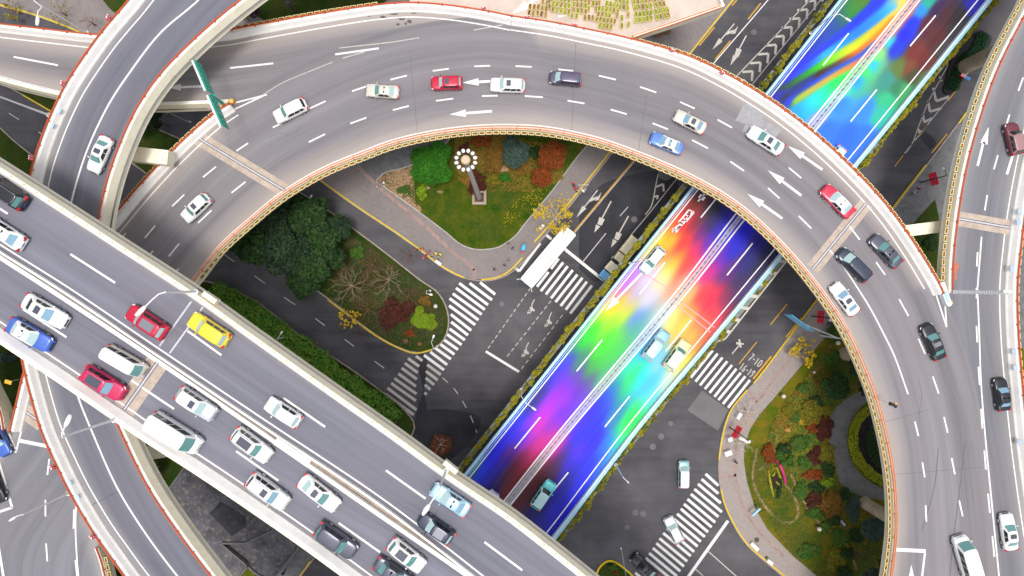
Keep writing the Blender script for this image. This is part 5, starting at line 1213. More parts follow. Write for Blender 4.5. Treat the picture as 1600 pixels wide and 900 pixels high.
oT = C([(350, 49), (400, 39), (500, 21), (585, 8)], ZA+1.05, .8); planters(oT, -1, ZA, 'small planter box on the slip road parapet along the top edge', 'planters on the slip road parapet', step=1.0)
oR = C([(1003, 66), (1075, 87), (1140, 118), (1200, 154), (1245, 186), (1292, 225), (1332, 263), (1370, 303), (1404, 345), (1440, 398), (1467, 443)], ZA+1.05, .8); planters(oR, -1, ZA, 'small planter box on the outer flyover parapet between ramp stub and gore', 'planters on the outer parapet up to the gore', step=1.0)
planters(C(EL[1:10]+[(1470, 446)], ZA, .8), +1, ZA, 'small planter box on the inner parapet of the straight elevated road', 'planters on the inner parapet of the straight elevated road', step=1.05)
planters(C([(1600, 337), (1594, 390), (1589, 450), (1591, 530), (1598, 612)], ZA+1.05, .8), -1, ZA, 'small planter box on the far parapet of the straight elevated road', 'planters on the far parapet of the straight elevated road', step=1.25)
planters(C([(168, 872), (176, 905)], ZE, .8), -1, ZE, 'small planter box on the corner slip road parapet below the ramp', 'planters on the corner slip road', step=1.0)

# crates of plants stored in rows on the ramp stub
CR_M = []
for col in ('planter_brown', 'planter_green', 'planter_soil'):
    mb = MB(); w, d, h = .78, .42, .36
    mb.box((0, 0, h/2), (w-.08, d-.08, h-.06)); mb.box((0, d/2-.02, h), (w, .035, .05)); mb.box((0, -d/2+.02, h), (w, .035, .05)); mb.box((w/2-.02, 0, h), (.035, d-.07, .05)); mb.box((-w/2+.02, 0, h), (.035, d-.07, .05)); me = mb.mesh('plant_crate', M['planter'])
    s = MB(); rr_ = random.Random(len(CR_M)); s.box((0, 0, h-.02), (w-.1, d-.1, .05))
    for k in range(16):
        x, y = rr_.uniform(-w*.4, w*.4), rr_.uniform(-d*.36, d*.36); a = rr_.uniform(0, 6.3); hh = rr_.uniform(.04, .16)
        s.add([(x, y, h), (x+.10*math.cos(a), y+.10*math.sin(a), h+hh), (x+.07*math.cos(a+1.1), y+.07*math.sin(a+1.1), h+hh*.9)], [(0, 1, 2)])
    CR_M.append((me, s.mesh('plants', M[col])))
def crates(x0, y0, nx_, ny, dx, dy, sx, sy, rot, cols, skip=(), jit=.9):
    for j in range(ny):
        for i in range(nx_):
            if (i, j) in skip: continue
            x = x0+i*dx+j*sx+rnd.uniform(-.4, .4)*jit; y = y0+j*dy+i*sy+rnd.uniform(-.5, .5)*jit
            if y < -24: continue
            k = rnd.choice(cols); o = link('plant_crate', CR_M[k][0], None, P(x, y, ZA-.010), rad(90-rot+rnd.uniform(-6, 6)))
            lab = ('small crate of brown dried plants standing on the ramp stub', 'small crate of green plants standing on the ramp stub', 'small crate of rusty brown soil standing on the ramp stub')[k]
            tag(o, lab, 'plant crate', ('crates of brown plants on the ramp stub', 'crates of green plants on the ramp stub', 'crates of rusty soil on the ramp stub')[k]); link('plants', CR_M[k][1], o)
crates(828, 12, 2, 2, 6.5, 9.5, -1.5, 1.0, 10, [0, 2]); crates(842, 4, 3, 3, 6.2, 9.2, -1, 1.2, 8, [0, 2], skip=((0, 0),)); crates(858, 3, 1, 2, 6, 9.5, 0, 0, 5, [0])
crates(864, -2, 5, 3, 6.2, 9.2, 0, 1.0, 15, [1, 1, 0]); crates(893, 25, 2, 1, 8, 9, 0, 1, 10, [1])
crates(896, 0, 4, 3, 6.2, 8.6, 0, .6, 5, [0, 0, 1]); crates(914, 29, 3, 1, 5.8, 9, 0, .2, 4, [0]); crates(921, -3, 3, 3, 6, 9, -1, .5, 5, [0, 0, 1], skip=((1, 2),))
crates(936, 6, 6, 3, 5.8, 8.8, -.6, .6, 14, [1, 1, 0], skip=((4, 2), (1, 0))); crates(932, 31, 6, 2, 5.6, 9.2, -.5, .8, 16, [1, 1, 0], skip=((5, 1), (0, 1)))
crates(962, 2, 4, 2, 6, 9, 0, .8, 6, [1, 1, 0]); crates(971, 29, 1, 2, 6, 12, 0, 0, 4, [1]); crates(981, 24, 1, 2, 6, 15, 0, 0, 8, [1, 0])
crates(990, 4, 5, 2, 6.2, 9, 1, -.6, -12, [1, 1, 0]); crates(1022, 0, 3, 2, 6.2, 9, 2.2, -.8, -18, [1, 1, 0]); crates(993, 24, 5, 2, 5.9, 9, .2, -.7, -4, [1]); crates(1024, 20, 4, 2, 6, 8.6, 2, -1.2, -14, [1, 1, 0])
crates(962, -16, 6, 2, 6.2, 9, 0, .3, 4, [1, 0]); crates(896, -18, 9, 2, 6.4, 9, 0, .2, 4, [0, 1]); crates(836, -16, 9, 2, 6.4, 9, 0, .2, 6, [0, 1])

# ------------------------------------------------------------------ trees and shrubs
def leaf_cloud(n, blobs, size, seed, flat=.5, lift=0.0):
    """many small leaf faces on and inside a set of blobs (cx, cy, cz, rx, ry, rz)"""
    r = np.random.default_rng(seed); vol = np.array([b[3]*b[4]+b[4]*b[5] for b in blobs]); idx = r.choice(len(blobs), n, p=vol/vol.sum())
    B = np.array(blobs)[idx]; d = r.normal(size=(n, 3)); d[:, 2] = np.where(r.random(n) < .85, np.abs(d[:, 2]), d[:, 2]); d /= np.linalg.norm(d, axis=1)[:, None]
    rr_ = (.72+.30*r.random(n))[:, None]; c = B[:, :3]+d*B[:, 3:]*rr_
    nrm = d*(1-flat)+np.array([0, 0, 1])*flat+r.normal(size=(n, 3))*.45; nrm /= np.linalg.norm(nrm, axis=1)[:, None]
    a = np.cross(nrm, r.normal(size=(n, 3))); a /= np.linalg.norm(a, axis=1)[:, None]; b = np.cross(nrm, a)
    s = size*(.6+.8*r.random(n))[:, None]; w = s*.55
    v = np.stack([c-a*s, c-b*w, c+a*s, c+b*w], 1).reshape(-1, 3); v[:, 2] = np.maximum(v[:, 2], .03)
    f = np.arange(n*4).reshape(-1, 4)
    return v, f
def leaf_mesh(name, n, blobs, size, mat, seed, flat=.5):
    v, f = leaf_cloud(n, blobs, size, seed, flat); me = bpy.data.meshes.new(name); me.from_pydata(v.tolist(), [], f.tolist()); me.materials.append(mat); return me
def crown_blobs(R, h0, hc, seed, n=26, br=.36, squash=.8):
    r = random.Random(seed); out = []
    for k in range(n):
        t = (k+.5)/n; ang = k*2.399+r.uniform(-.4, .4); rr_ = R*(1-br*.8)*math.sqrt(t)*r.uniform(.85, 1.1); zz = h0+hc*(1-(rr_/R)**2*.75)*r.uniform(.78, 1.05); q = R*br*r.uniform(.65, 1.15)
        out.append((rr_*math.cos(ang), rr_*math.sin(ang), zz, q, q, q*squash))
    return out
def trunk_mesh(h, r0, limbs, mat, seed, spread=.5, R=2.5):
    r = random.Random(seed); mb = MB(); mb.tube([(0, 0, -.05), (.05, 0, h*.4), (0, .06, h)], [r0*1.25, r0, r0*.6], 8)
    for k in range(limbs):
        a = k*2.4+r.uniform(-.3, .3); z0 = h*r.uniform(.55, .95); l = R*r.uniform(.55, .85)
        mb.tube([(0, 0, z0), (l*.5*math.cos(a), l*.5*math.sin(a), z0+l*.45), (l*math.cos(a+.15), l*math.sin(a+.15), z0+l*.75)], [r0*.5, r0*.32, r0*.12], 6)
    return mb.mesh('trunk', mat)
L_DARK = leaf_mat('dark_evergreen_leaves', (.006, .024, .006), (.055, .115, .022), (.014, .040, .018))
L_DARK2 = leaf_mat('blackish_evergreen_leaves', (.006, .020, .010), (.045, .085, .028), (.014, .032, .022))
L_GREEN = leaf_mat('fresh_green_leaves', (.012, .10, .004), (.065, .25, .015), (.02, .13, .01))
L_HEDGE = leaf_mat('hedge_leaves', (.018, .085, .010), (.085, .19, .025), (.11, .15, .025))
L_YEL = leaf_mat('yellow_green_leaves', (.16, .18, .008), (.42, .38, .03), (.30, .22, .01))
L_LIME = leaf_mat('lime_leaves', (.12, .24, .006), (.28, .40, .02), (.16, .24, .01))
L_LIMEY = leaf_mat('bright_lime_leaves', (.22, .28, .006), (.45, .46, .03), (.30, .34, .01))
L_RUST = leaf_mat('rusty_leaves', (.15, .026, .006), (.32, .08, .015), (.19, .055, .012))
L_WINE = leaf_mat('wine_red_leaves', (.060, .013, .012), (.14, .036, .022), (.07, .026, .014))
L_BRONZE = leaf_mat('bronze_leaves', (.15, .075, .012), (.34, .16, .03), (.15, .10, .015))
L_BLUE = leaf_mat('blue_green_needles', (.028, .062, .052), (.085, .13, .105), (.05, .085, .07))
L_GOLD = leaf_mat('golden_leaves', (.42, .30, .01), (.66, .50, .03), (.50, .28, .01))
L_OLIVE = leaf_mat('olive_leaves', (.09, .125, .008), (.27, .24, .02), (.22, .13, .015))
TREE = {}
def tree(px, py, R, h, kind, label, group=None, seed=0, name='tree', cat='tree', dense=1.0, leaf=.20, trunk=True):
    mat, bark = kind; key = (mat.name, round(R*2)/2, round(h), seed % 3, leaf)
    if key not in TREE:
        R_ = round(R*2)/2 or .5; bl = crown_blobs(R_, h*.42, h*.50, seed % 3+int(R*7), n=int(16+R_*5), br=.34)
        n = int(900*R_**1.7*dense*(.2/leaf)**1.2)+300
        TREE[key] = (leaf_mesh('crown', min(n, 26000), bl, leaf, mat, seed), trunk_mesh(h*.6, .06+.035*R_, 6, bark, seed, R=R_))
    r = empty(name, P(px, py, 0), rnd.uniform(0, 6.28), label, cat, group); r.location.z = .12
    link('crown', TREE[key][0], r); link('trunk', TREE[key][1], r)
    return r
def shrub(px, py, rx, ry, h, mat, label, rot=0, n=None, leaf=.13, group=None, name='shrub', cat='shrub', z=.2, seed=None, lumps=7):
    sd_ = seed if seed is not None else int(px*7+py*13)
    r = random.Random(sd_); bl = []
    for k in range(lumps):
        a = k*2.4; q = math.sqrt((k+.3)/lumps)*r.uniform(.5, .92); s_ = .38*r.uniform(.6, 1.35)
        bl.append((rx*q*math.cos(a), ry*q*math.sin(a), h*.45*r.uniform(.8, 1.1), rx*s_, ry*s_, h*.5*r.uniform(.75, 1.1)))
    nn = n or int(380*rx*ry*(.13/leaf)**1.6*1.6)+120
    root = empty(name, P(px, py, 0), rad(rot), label, cat, group); root.location.z = z
    link('foliage', leaf_mesh('foliage', min(nn, 20000), bl, leaf, mat, sd_, .35), root)
    mb = MB()
    for k in range(4): a = k*1.6; mb.tube([(0, 0, -.05), (rx*.4*math.cos(a), ry*.4*math.sin(a), h*.5)], [.04, .015], 5)
    link('stem', mb.mesh('stem', M['bark']), root); return root
# dark evergreens on the island
DK = [(452, 350, 3.6, 9), (500, 345, 3.3, 8.5), (425, 385, 3.4, 9), (470, 392, 3.8, 9.5), (520, 385, 3.2, 8), (505, 420, 3.2, 8), (455, 322, 3.0, 8), (490, 445, 2.6, 7), (395, 372, 3.0, 8.5), (538, 360, 2.4, 6), (535, 405, 2.2, 5.5), (420, 345, 3.0, 9), (372, 345, 3, 9), (340, 318, 3, 9)]
for i, (x, y, R, h) in enumerate(DK):
    tree(x, y, R, h, (L_DARK if i % 3 else L_DARK2, M['bark']), 'dark evergreen tree in the dense clump on the island below the flyover', 'dark evergreens clumped on the island', seed=i, name='evergreen_tree', leaf=.27, dense=.8)
tree(262, 196, 2.5, 7, (L_DARK2, M['bark']), 'dark evergreen tree in the gap between ramp and flyover', seed=4, name='evergreen_tree')
tree(232, 205, 2.0, 6, (L_DARK, M['bark']), 'small dark tree tight against the inner edge of the ramp', seed=5, name='evergreen_tree')
tree(676, 268, 3.3, 5.5, (L_GREEN, M['bark']), 'bright green round tree on the lawn beside the lamp mast', seed=7, name='broadleaf_tree', leaf=.16, dense=1.5)
tree(690, 246, 2.2, 5.0, (L_GREEN, M['bark']), 'smaller bright green tree behind the round one, touching the grey path', seed=8, name='broadleaf_tree', leaf=.16, dense=1.4)
tree(806, 250, 2.6, 6, (L_BLUE, M['bark']), 'blue green conifer in the shrubs behind the lamp mast', seed=2, name='conifer_tree', leaf=.17)
tree(798, 232, 1.6, 4.5, (L_BLUE, M['bark']), 'small blue green conifer close under the flyover parapet', seed=3, name='conifer_tree', leaf=.17)
tree(862, 250, 2.6, 5, (L_RUST, M['bark_red']), 'rust red tree nearest the lamp-side street, under the flyover edge', seed=9, name='maple_tree', leaf=.14, dense=1.0)
tree(846, 280, 2.2, 4, (L_RUST, M['bark_red']), 'lower rust red tree at the lawn edge beside the pavement', seed=10, name='maple_tree', leaf=.14, dense=.9)
tree(1288, 598, 2.7, 5, (L_DARK, M['bark']), 'broad dark green tree in the park under the curving flyover', seed=11, name='broadleaf_tree', leaf=.15, dense=1.3)
tree(1346, 815, 1.9, 4.5, (L_BLUE, M['bark']), 'grey green round tree beside the beige pier', seed=12, name='broadleaf_tree', leaf=.14, dense=1.2)
tree(1348, 893, 1.8, 4, (L_BLUE, M['bark']), 'grey green round tree at the bottom of the park', seed=13, name='broadleaf_tree', leaf=.14, dense=1.0)
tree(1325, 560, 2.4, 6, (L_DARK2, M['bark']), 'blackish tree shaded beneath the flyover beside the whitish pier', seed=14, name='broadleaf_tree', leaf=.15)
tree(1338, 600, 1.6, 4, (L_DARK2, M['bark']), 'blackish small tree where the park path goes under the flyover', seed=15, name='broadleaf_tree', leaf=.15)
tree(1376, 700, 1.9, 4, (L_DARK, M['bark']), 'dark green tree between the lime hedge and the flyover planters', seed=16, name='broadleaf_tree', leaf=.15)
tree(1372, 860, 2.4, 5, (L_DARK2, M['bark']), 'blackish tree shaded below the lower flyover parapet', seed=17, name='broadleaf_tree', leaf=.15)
tree(8, 585, 1.6, 4, (L_HEDGE, M['bark']), 'green tree in the grass corner beside the expressway', seed=18, name='broadleaf_tree', leaf=.15)
tree(30, 640, 2.0, 4, (L_DARK, M['bark']), 'dark tree in the grass corner next to the yellow sign', seed=19, name='broadleaf_tree', leaf=.15)
tree(404, 26, 1.6, 4, (leaf_mat('plum_leaves', (.03, .012, .035), (.08, .04, .08)), M['bark']), 'plum coloured bush-like tree above the slip road planters', seed=20, name='plum_tree', leaf=.13)
tree(390, 32, 1.2, 3, (L_OLIVE, M['bark']), 'olive tree squeezed between ramp and slip road', seed=21, name='broadleaf_tree', leaf=.13)
tree(250, 728, 2.0, 5, (L_DARK, M['bark']), 'dark green tree in the gap between ramp and expressway', seed=22, name='broadleaf_tree', leaf=.15)
# shrubs of the lamp mast garden
SH = [(633, 298, 1.1, .9, 1.3, L_HEDGE, 'green bush between two patches of brown leaf litter', .13), (660, 300, 1.0, 1.6, 1.0, L_LIME, 'low lime shrub in front of the bright green round tree', .12),
      (752, 222, 1.8, 1.4, 1.6, L_RUST, 'reddish bush behind the lamp mast head', .12), (745, 285, 1.6, 1.9, 1.0, L_WINE, 'low wine red bush around the lamp mast shaft', .12), (770, 252, 1.7, 2.4, 1.6, L_BRONZE, 'tall bronze bush close to the lamp mast', .12),
      (785, 235, 1.2, 1.6, 1.5, L_BRONZE, 'bronze bush beside the blue green conifers', .12), (788, 278, 1.2, .9, 1.0, L_GREEN, 'small green bush below the tan boulder', .11), (770, 282, 1.2, 1.0, 1.0, L_OLIVE, 'olive bush between boulder and lamp mast', .12), (820, 280, 1.3, 1.0, .8, L_OLIVE, 'olive bush next to the rust red trees', .12), (835, 240, 1.2, 1.4, 1.2, L_DARK, 'dark bush between conifer and rust red tree', .13), (727, 232, 1.0, 1.2, 1.2, L_WINE, 'wine red bush between round tree and lamp mast', .12), (812, 268, .8, .9, .9, L_BRONZE, 'bronze bush in front of the conifers', .12),
      # island
      (618, 487, 2.7, 2.5, 2.0, L_WINE, 'large wine red dome bush on the island tip', .12), (661, 499, 2.3, 2.1, 1.1, L_LIME, 'lime green dome bush on the island tip', .10), (664, 469, 1.1, 1.1, .9, L_BRONZE, 'round rusty bush beside the lime dome', .10), (640, 520, 1.1, .7, .6, L_RUST, 'low rusty bush below the lime dome', .10), (580, 440, 3.0, 1.9, .7, leaf_mat('dull_olive_leaves', (.040, .048, .010), (.12, .10, .03), (.075, .05, .018)), 'olive bush under the bare trees of the island', .12), (560, 395, 1.4, 1.5, .8, L_HEDGE, 'green bush along the upper island kerb', .12),
      # park by the curving flyover
      (1252, 606, 1.2, 1.2, 1.1, L_HEDGE, 'clipped round dark bush beside the pavement of the park', .10), (1268, 645, 2.2, 1.6, .9, L_OLIVE, 'olive bush in the middle of the park', .12), (1283, 668, 1.4, 2.1, .9, L_WINE, 'wine red bush beside the grey park path', .12), (1264, 665, 1.0, 1.2, .8, L_RUST, 'rusty bush next to the wine red one', .12), (1243, 690, 1.5, 1.3, .9, L_HEDGE, 'green bush above the flower ribbon', .12), (1222, 700, 1.1, 1.1, 1.0, L_DARK, 'dark round bush above the flower ribbon', .11), (1229, 720, 1.1, 1.2, 1.1, L_HEDGE, 'dark green clipped ball beside the pink ribbon', .10), (1216, 709, .6, .7, .8, L_HEDGE, 'small green ball over the yellow flower bed', .10),
      (1198, 705, .9, 1.6, .7, L_RUST, 'rusty bush beside the dirt track of the park', .11), (1268, 712, 1.1, 1.5, .8, L_WINE, 'red bush left of the olive patch by the path', .11), (1286, 705, 1.3, 1.6, .6, L_OLIVE, 'olive mound at the bend of the park path', .12), (1266, 740, 1.5, 1.0, .6, L_RUST, 'low rust bush below the park path bend', .12), (1290, 752, 1.1, .8, .6, L_LIME, 'small lime bush near the path border', .11), (1268, 778, 1.4, 1.3, .7, L_WINE, 'wine red bush in the lower park', .12), (1297, 785, 1.6, 2.4, .8, L_BRONZE, 'bronze bush left of the blue green one', .12), (1328, 790, 1.1, 2.0, 1.2, L_BLUE, 'upright blue green bush next to the bronze one', .11), (1286, 822, 1.2, 1.0, .6, L_HEDGE, 'green bush beside the round lawn lamp', .12), (1250, 765, 1.0, 1.7, .5, L_HEDGE, 'low green strip bush along the dirt track', .12), (1365, 590, 1.4, 1.2, .9, L_LIME, 'lime bush where the path meets the flyover', .12), (1230, 640, .9, 1.4, .6, L_OLIVE, 'olive bush by the pavement lamp', .12), (1300, 520, 1.2, 1.8, .8, L_HEDGE, 'green bush in the narrow top corner of the park', .12), (1250, 655, .8, .8, .5, L_GOLD, 'small golden bush in the park', .10), (1305, 870, 1.6, 1.6, .5, L_OLIVE, 'olive bush at the bottom of the park', .12), (1262, 860, 1.8, 1.2, .4, L_HEDGE, 'flat green bush near the curving pavement', .12),
      # corners
      (15, 560, 1.6, .9, .9, L_BLUE, 'pale grey green bush along the lower expressway edge', .12), (1452, 378, 1.2, 1.6, .8, L_DARK, 'dark bush between the two flyover decks', .12), (470, 30, 1.0, .7, .7, L_OLIVE, 'olive bush above the slip road near the ball lamps', .11), (1032, 47, 2.0, 1.2, .6, leaf_mat('dead_leaves', (.20, .10, .05), (.38, .22, .13)), 'brown dry bush beneath the end of the ramp stub', .12), (318, 738, .8, .8, .8, L_HEDGE, 'green bush beside the flat grey roof', .12), (956, 884, .9, .6, .6, L_HEDGE, 'small green bush on the yellow-kerbed island', .10), (962, 893, .5, .5, .4, L_RUST, 'tiny red bush on the yellow-kerbed island', .10)]
for x, y, rx, ry, h, m_, lab, lf in SH:
    if x > 1180 and 500 < y < 880 and 'clipped' not in lab: rx, ry, h = rx*1.25, ry*1.25, h*1.3
    shrub(x, y, rx, ry, h, m_, lab, leaf=lf, lumps=9 if rx > 1.4 else 6)
# the lime hedge that rings the park path
def hedge(pts, w, h, mat, label, z=.2, leaf=.11, dens=260, name='hedge', ragged=.25, smooth=True):
    c = C(pts, 0, .55, smooth=smooth); r = random.Random(len(pts)*17+int(w*10)); o0 = c[len(c)//2]; bl = []
    tg = tang(c)
    for i, p in enumerate(c):
        for s_ in ((-.28, .28) if w > 1 else (0,)):
            q = w*(.34 if w > 1 else .5)*r.uniform(1-ragged, 1+ragged); x = p[0]-tg[i][1]*w*s_; y = p[1]+tg[i][0]*w*s_
            bl.append((x-o0[0], y-o0[1], h*.5*r.uniform(1-ragged, 1+ragged), q, q, h*.5))
    root = empty(name, (o0[0], o0[1], z), 0, label, 'hedge')
    link('foliage', leaf_mesh('foliage', min(40000, int(clen(c)*w*dens)), bl, leaf, mat, 3, .45), root)
    mb = MB(); 
    for p in c[::3]: mb.tube([(p[0]-o0[0], p[1]-o0[1], -.1), (p[0]-o0[0]+.1, p[1]-o0[1], h*.6)], [.05, .02], 5)
    link('stem', mb.mesh('stem', M['bark']), root); return root
hedge([(1352, 640), (1338, 654), (1331, 672), (1331, 695), (1338, 716), (1352, 733), (1372, 748), (1390, 757)], 1.3, .8, L_LIMEY, 'curved lime green hedge along the inside of the park path')
hedge([(338, 452), (372, 472), (420, 505), (455, 530), (490, 555), (522, 582), (552, 604), (580, 622), (604, 640), (618, 650)], 2.7, 1.7, leaf_mat('bright_hedge_leaves', (.025, .13, .012), (.13, .30, .03), (.17, .23, .03)), 'long ragged green hedge between street and expressway', leaf=.19, dens=120, ragged=.6)
hedge([(1531, 56), (1524, 78), (1506, 96), (1494, 118), (1486, 137)], 1.7, .5, leaf_mat('deep_green_leaves', (.008, .040, .012), (.020, .075, .025)), 'dark green hedge filling the teardrop traffic island', z=.3, leaf=.12)
hedge([(1218, 748), (1217, 760), (1214, 775)], .6, .5, L_DARK, 'low dark hedge under the yellow flower bed')

# bare trees
def bare_tree(px, py, R, h, mat, label, seed, n1=9, leaves=None, name='bare_tree', thick=1.0, nl=90, lsize=.16, group=None, up=.5):
    r = random.Random(seed); mb = MB(); tips = []
    th = h*.35; mb.tube([(0, 0, -.05), (.03, .02, th)], [.13*thick, .09*thick], 7)
    def br(p, d, l, w, lev):
        q = p+d*l*.5+Vector((r.uniform(-1, 1), r.uniform(-1, 1), r.uniform(-.3, .5)))*l*.08; e = p+d*l
        mb.tube([p, q, e], [w, w*.8, w*.55], 4, cap=False); tips.append(q); tips.append(e)
        if lev <= 0: return
        for k in range(3 if lev > 1 else 2):
            t_ = r.uniform(.45, 1.0); s_ = p+(e-p)*t_; a = r.choice((-1, 1))*r.uniform(.35, .9)
            dd = Vector((d.x*math.cos(a)-d.y*math.sin(a), d.x*math.sin(a)+d.y*math.cos(a), d.z+r.uniform(-.15, .25))).normalized(); br(s_, dd, l*r.uniform(.5, .75), w*.5, lev-1)
    for k in range(n1):
        a = 6.283*k/n1+r.uniform(-.25, .25); d = Vector((math.cos(a), math.sin(a), up*r.uniform(.5, 1.3))).normalized(); br(Vector((0, 0, th*r.uniform(.75, 1))), d, R*r.uniform(.5, .75), .045*thick, 2)
    root = empty(name, P(px, py, 0), 0, label, 'tree', group); root.location.z = .15
    link('trunk', mb.mesh('trunk', mat, fix=False), root)
    if leaves:
        rg = np.random.default_rng(seed); T_ = np.array([tuple(t) for t in tips]); c = T_[rg.integers(0, len(T_), nl)]+rg.normal(size=(nl, 3))*.22
        vs = []; fs = []
        for i, p in enumerate(c):
            for k in range(3):
                a = rg.random()*6.28; s_ = lsize*(.5+rg.random()); o_ = p+rg.normal(size=3)*.12; u = np.array([math.cos(a), math.sin(a), rg.normal()*.3])*s_; v = np.array([-math.sin(a), math.cos(a), rg.normal()*.3])*s_*.7
                b = len(vs); vs += [o_-u, o_-v, o_+u, o_+v]; fs.append((b, b+1, b+2, b+3))
        me = bpy.data.meshes.new('leaves'); me.from_pydata([tuple(v) for v in vs], [], fs); me.materials.append(leaves); link('leaves', me, root)
    return root
bare_tree(553, 447, 3.6, 4.2, M['bark_pale'], 'leafless brown tree on the island beside the dark evergreens', 1, n1=12)
bare_tree(610, 437, 3.4, 4.2, M['bark_pale'], 'leafless tree near the upper kerb of the island', 2, n1=10)
bare_tree(578, 484, 3.6, 4.0, M['bark_red'], 'reddish leafless tree leaning over the lower island kerb', 3, n1=9)
for i_, (x_, y_, r_) in enumerate(((532, 468, 2.6), (585, 415, 2.8), (560, 520, 2.2), (640, 462, 2.4), (600, 505, 2.4), (540, 420, 2.2))): bare_tree(x_, y_, r_, 3.2, M['bark_red'] if i_ % 2 else M['bark'], 'low leafless brown tree in the thicket between the larger bare trees', 30+i_, n1=11, group='low leafless trees of the island thicket', thick=.8)
bare_tree(640, 400, 2.0, 3.0, M['bark_red'], 'small reddish leafless tree by the street at the parked bicycles', 4, n1=7)
bare_tree(548, 497, 1.6, 2.6, M['bark_red'], 'tiny tree with golden leaves over the lower island kerb', 5, leaves=L_GOLD, nl=45, n1=6)
bare_tree(868, 345, 3.2, 4.8, M['bark_white'], 'thin street tree with golden leaves over the rear of the white bus', 6, leaves=L_GOLD, nl=240, lsize=.13, n1=9, up=.8)
bare_tree(1246, 547, 2.6, 4.0, M['bark'], 'thin street tree with golden leaves beside the blue sign', 7, leaves=L_GOLD, nl=75, lsize=.20, n1=8, up=.6)
bare_tree(1164, 640, 2.1, 3.4, M['bark_white'], 'white-barked leafless tree above the red banners on the junction pavement', 8, n1=6, thick=1.3)
bare_tree(1150, 690, 2.2, 3.4, M['bark_white'], 'white-barked leafless tree below the red banners on the junction pavement', 9, n1=6, thick=1.3)
bare_tree(1335, 862, 1.8, 2.8, M['bark'], 'dark leafless tree in the shade at the bottom of the park', 10, n1=10)
bare_tree(690, 693, 1.7, 2.5, M['bark_white'], 'whitish leafless tree in the round planting beneath the expressway edge', 11, n1=6, leaves=L_RUST, nl=40)
bare_tree(460, 12, 2.0, 3.4, M['bark'], 'thin leafless tree on the pavement above the slip road', 12, n1=5)
bare_tree(105, 25, 2.4, 3.4, M['bark_red'], 'leafless reddish tree on the pavement outside the ramp', 13, n1=6, leaves=L_OLIVE, nl=18)
bare_tree(32, 22, 2.0, 3.2, M['bark_red'], 'leafless tree with few olive leaves at the photo corner', 14, n1=6, leaves=L_OLIVE, nl=30)
bare_tree(150, 40, 1.6, 2.8, M['bark_red'], 'small leafless reddish tree touching the ramp parapet', 15, n1=6)
# round planting below the expressway edge
mb = MB(); mb.lathe([(1.75, 0), (1.75, .3), (1.6, .32), (1.55, .2)], (0, 0, 0), 20); pl_ = empty('round_planting', P(690, 695, 0), 0, 'round brick planting bed half hidden by the expressway edge', 'planting bed'); mb.build('border', M['soil'], pl_)
mb = MB(); mb.lathe([(1.55, .2), (.6, .34), (.05, .36)], (0, 0, 0), 16); mb.build('soil', plain('red_soil', (.16, .06, .03), .95, var=.3), pl_)

# shrubs in the troughs along the rainbow road
TS = []
for k in range(4):
    r = random.Random(40+k); bl = [(r.uniform(-.26, .26), r.uniform(-.5, .5), .25+r.uniform(0, .25), .22, .26, .26) for _ in range(7)]
    me = leaf_mesh('foliage', 260, bl, .095, L_YEL if k != 2 else leaf_mat('mixed_leaves', (.05, .085, .01), (.17, .18, .02), (.22, .17, .02)), k, .35)
    st = MB()
    for _ in range(5): x, y = r.uniform(-.2, .2), r.uniform(-.3, .3); st.tube([(x*.4, y*.4, -.05), (x, y, .4)], [.02, .008], 4)
    TS.append((me, st.mesh('stem', M['bark'])))
def trough(c, d, z, label, group, gaps=()):
    q = resample(off(c, d), 0.80); tg = tang(q)
    for i in range(len(q)):
        k = (H-z)/F; px = q[i][0]/k+800; py = 450-q[i][1]/k
        if not (-15 < px < 1615 and -15 < py < 915): continue
        if any(a < py < b for a, b in gaps) and rnd.random() < .75: continue
        o = empty('trough_shrub', (q[i][0]+rnd.uniform(-.28, .28), q[i][1]+rnd.uniform(-.28, .28), z-.38), math.atan2(tg[i][1], tg[i][0])-math.pi/2+rnd.uniform(-.3, .3), label, 'shrub', group); s_ = rnd.uniform(.65, 1.45); o.scale = (s_, s_, s_*rnd.uniform(.8, 1.2))
        a, b = TS[rnd.choice((0, 1, 3, 0, 1, 3, 2))]; link('foliage', a, o); link('stem', b, o)
trough(cpl, -1.0, ZP, 'yellow green shrub in the trough on the bus side of the rainbow road', 'trough shrubs on the bus side of the rainbow road')
trough(cpr, .75, ZP, 'yellow green shrub in the trough on the park side of the rainbow road', 'trough shrubs on the park side of the rainbow road', gaps=((395, 535),))

# rough ground cover and fallen leaves
def cover(name, poly, n, mat, size, z, seed, h=.10):
    r = random.Random(seed); pts = [XY(a, b) for a, b in poly]; xs = [p[0] for p in pts]; ys = [p[1] for p in pts]; out = MB()
    def inside(x, y):
        c = False; j = len(pts)-1
        for i in range(len(pts)):
            if (pts[i][1] > y) != (pts[j][1] > y) and x < (pts[j][0]-pts[i][0])*(y-pts[i][1])/(pts[j][1]-pts[i][1])+pts[i][0]: c = not c
            j = i
        return c
    cl = [(r.uniform(min(xs), max(xs)), r.uniform(min(ys), max(ys))) for _ in range(max(8, n//160))]
    k = 0
    while k < n:
        cx, cy = r.choice(cl) if r.random() < .8 else (r.uniform(min(xs), max(xs)), r.uniform(min(ys), max(ys))); x, y = r.gauss(cx, .8), r.gauss(cy, .8); k += 1
        if not inside(x, y): continue
        a = r.uniform(0, 6.28); s_ = size*r.uniform(.6, 1.4); zz = z+r.uniform(.01, h)
        u = Vector((math.cos(a), math.sin(a), r.uniform(-.4, .4)))*s_; v = Vector((-math.sin(a), math.cos(a), r.uniform(-.4, .4)))*s_*.6; p = Vector((x, y, zz)); out.add([p-u, p-v, p+u, p+v], [(0, 1, 2, 3)])
    o = link(name, out.mesh(name, mat, fix=False)); o['kind'] = 'stuff'
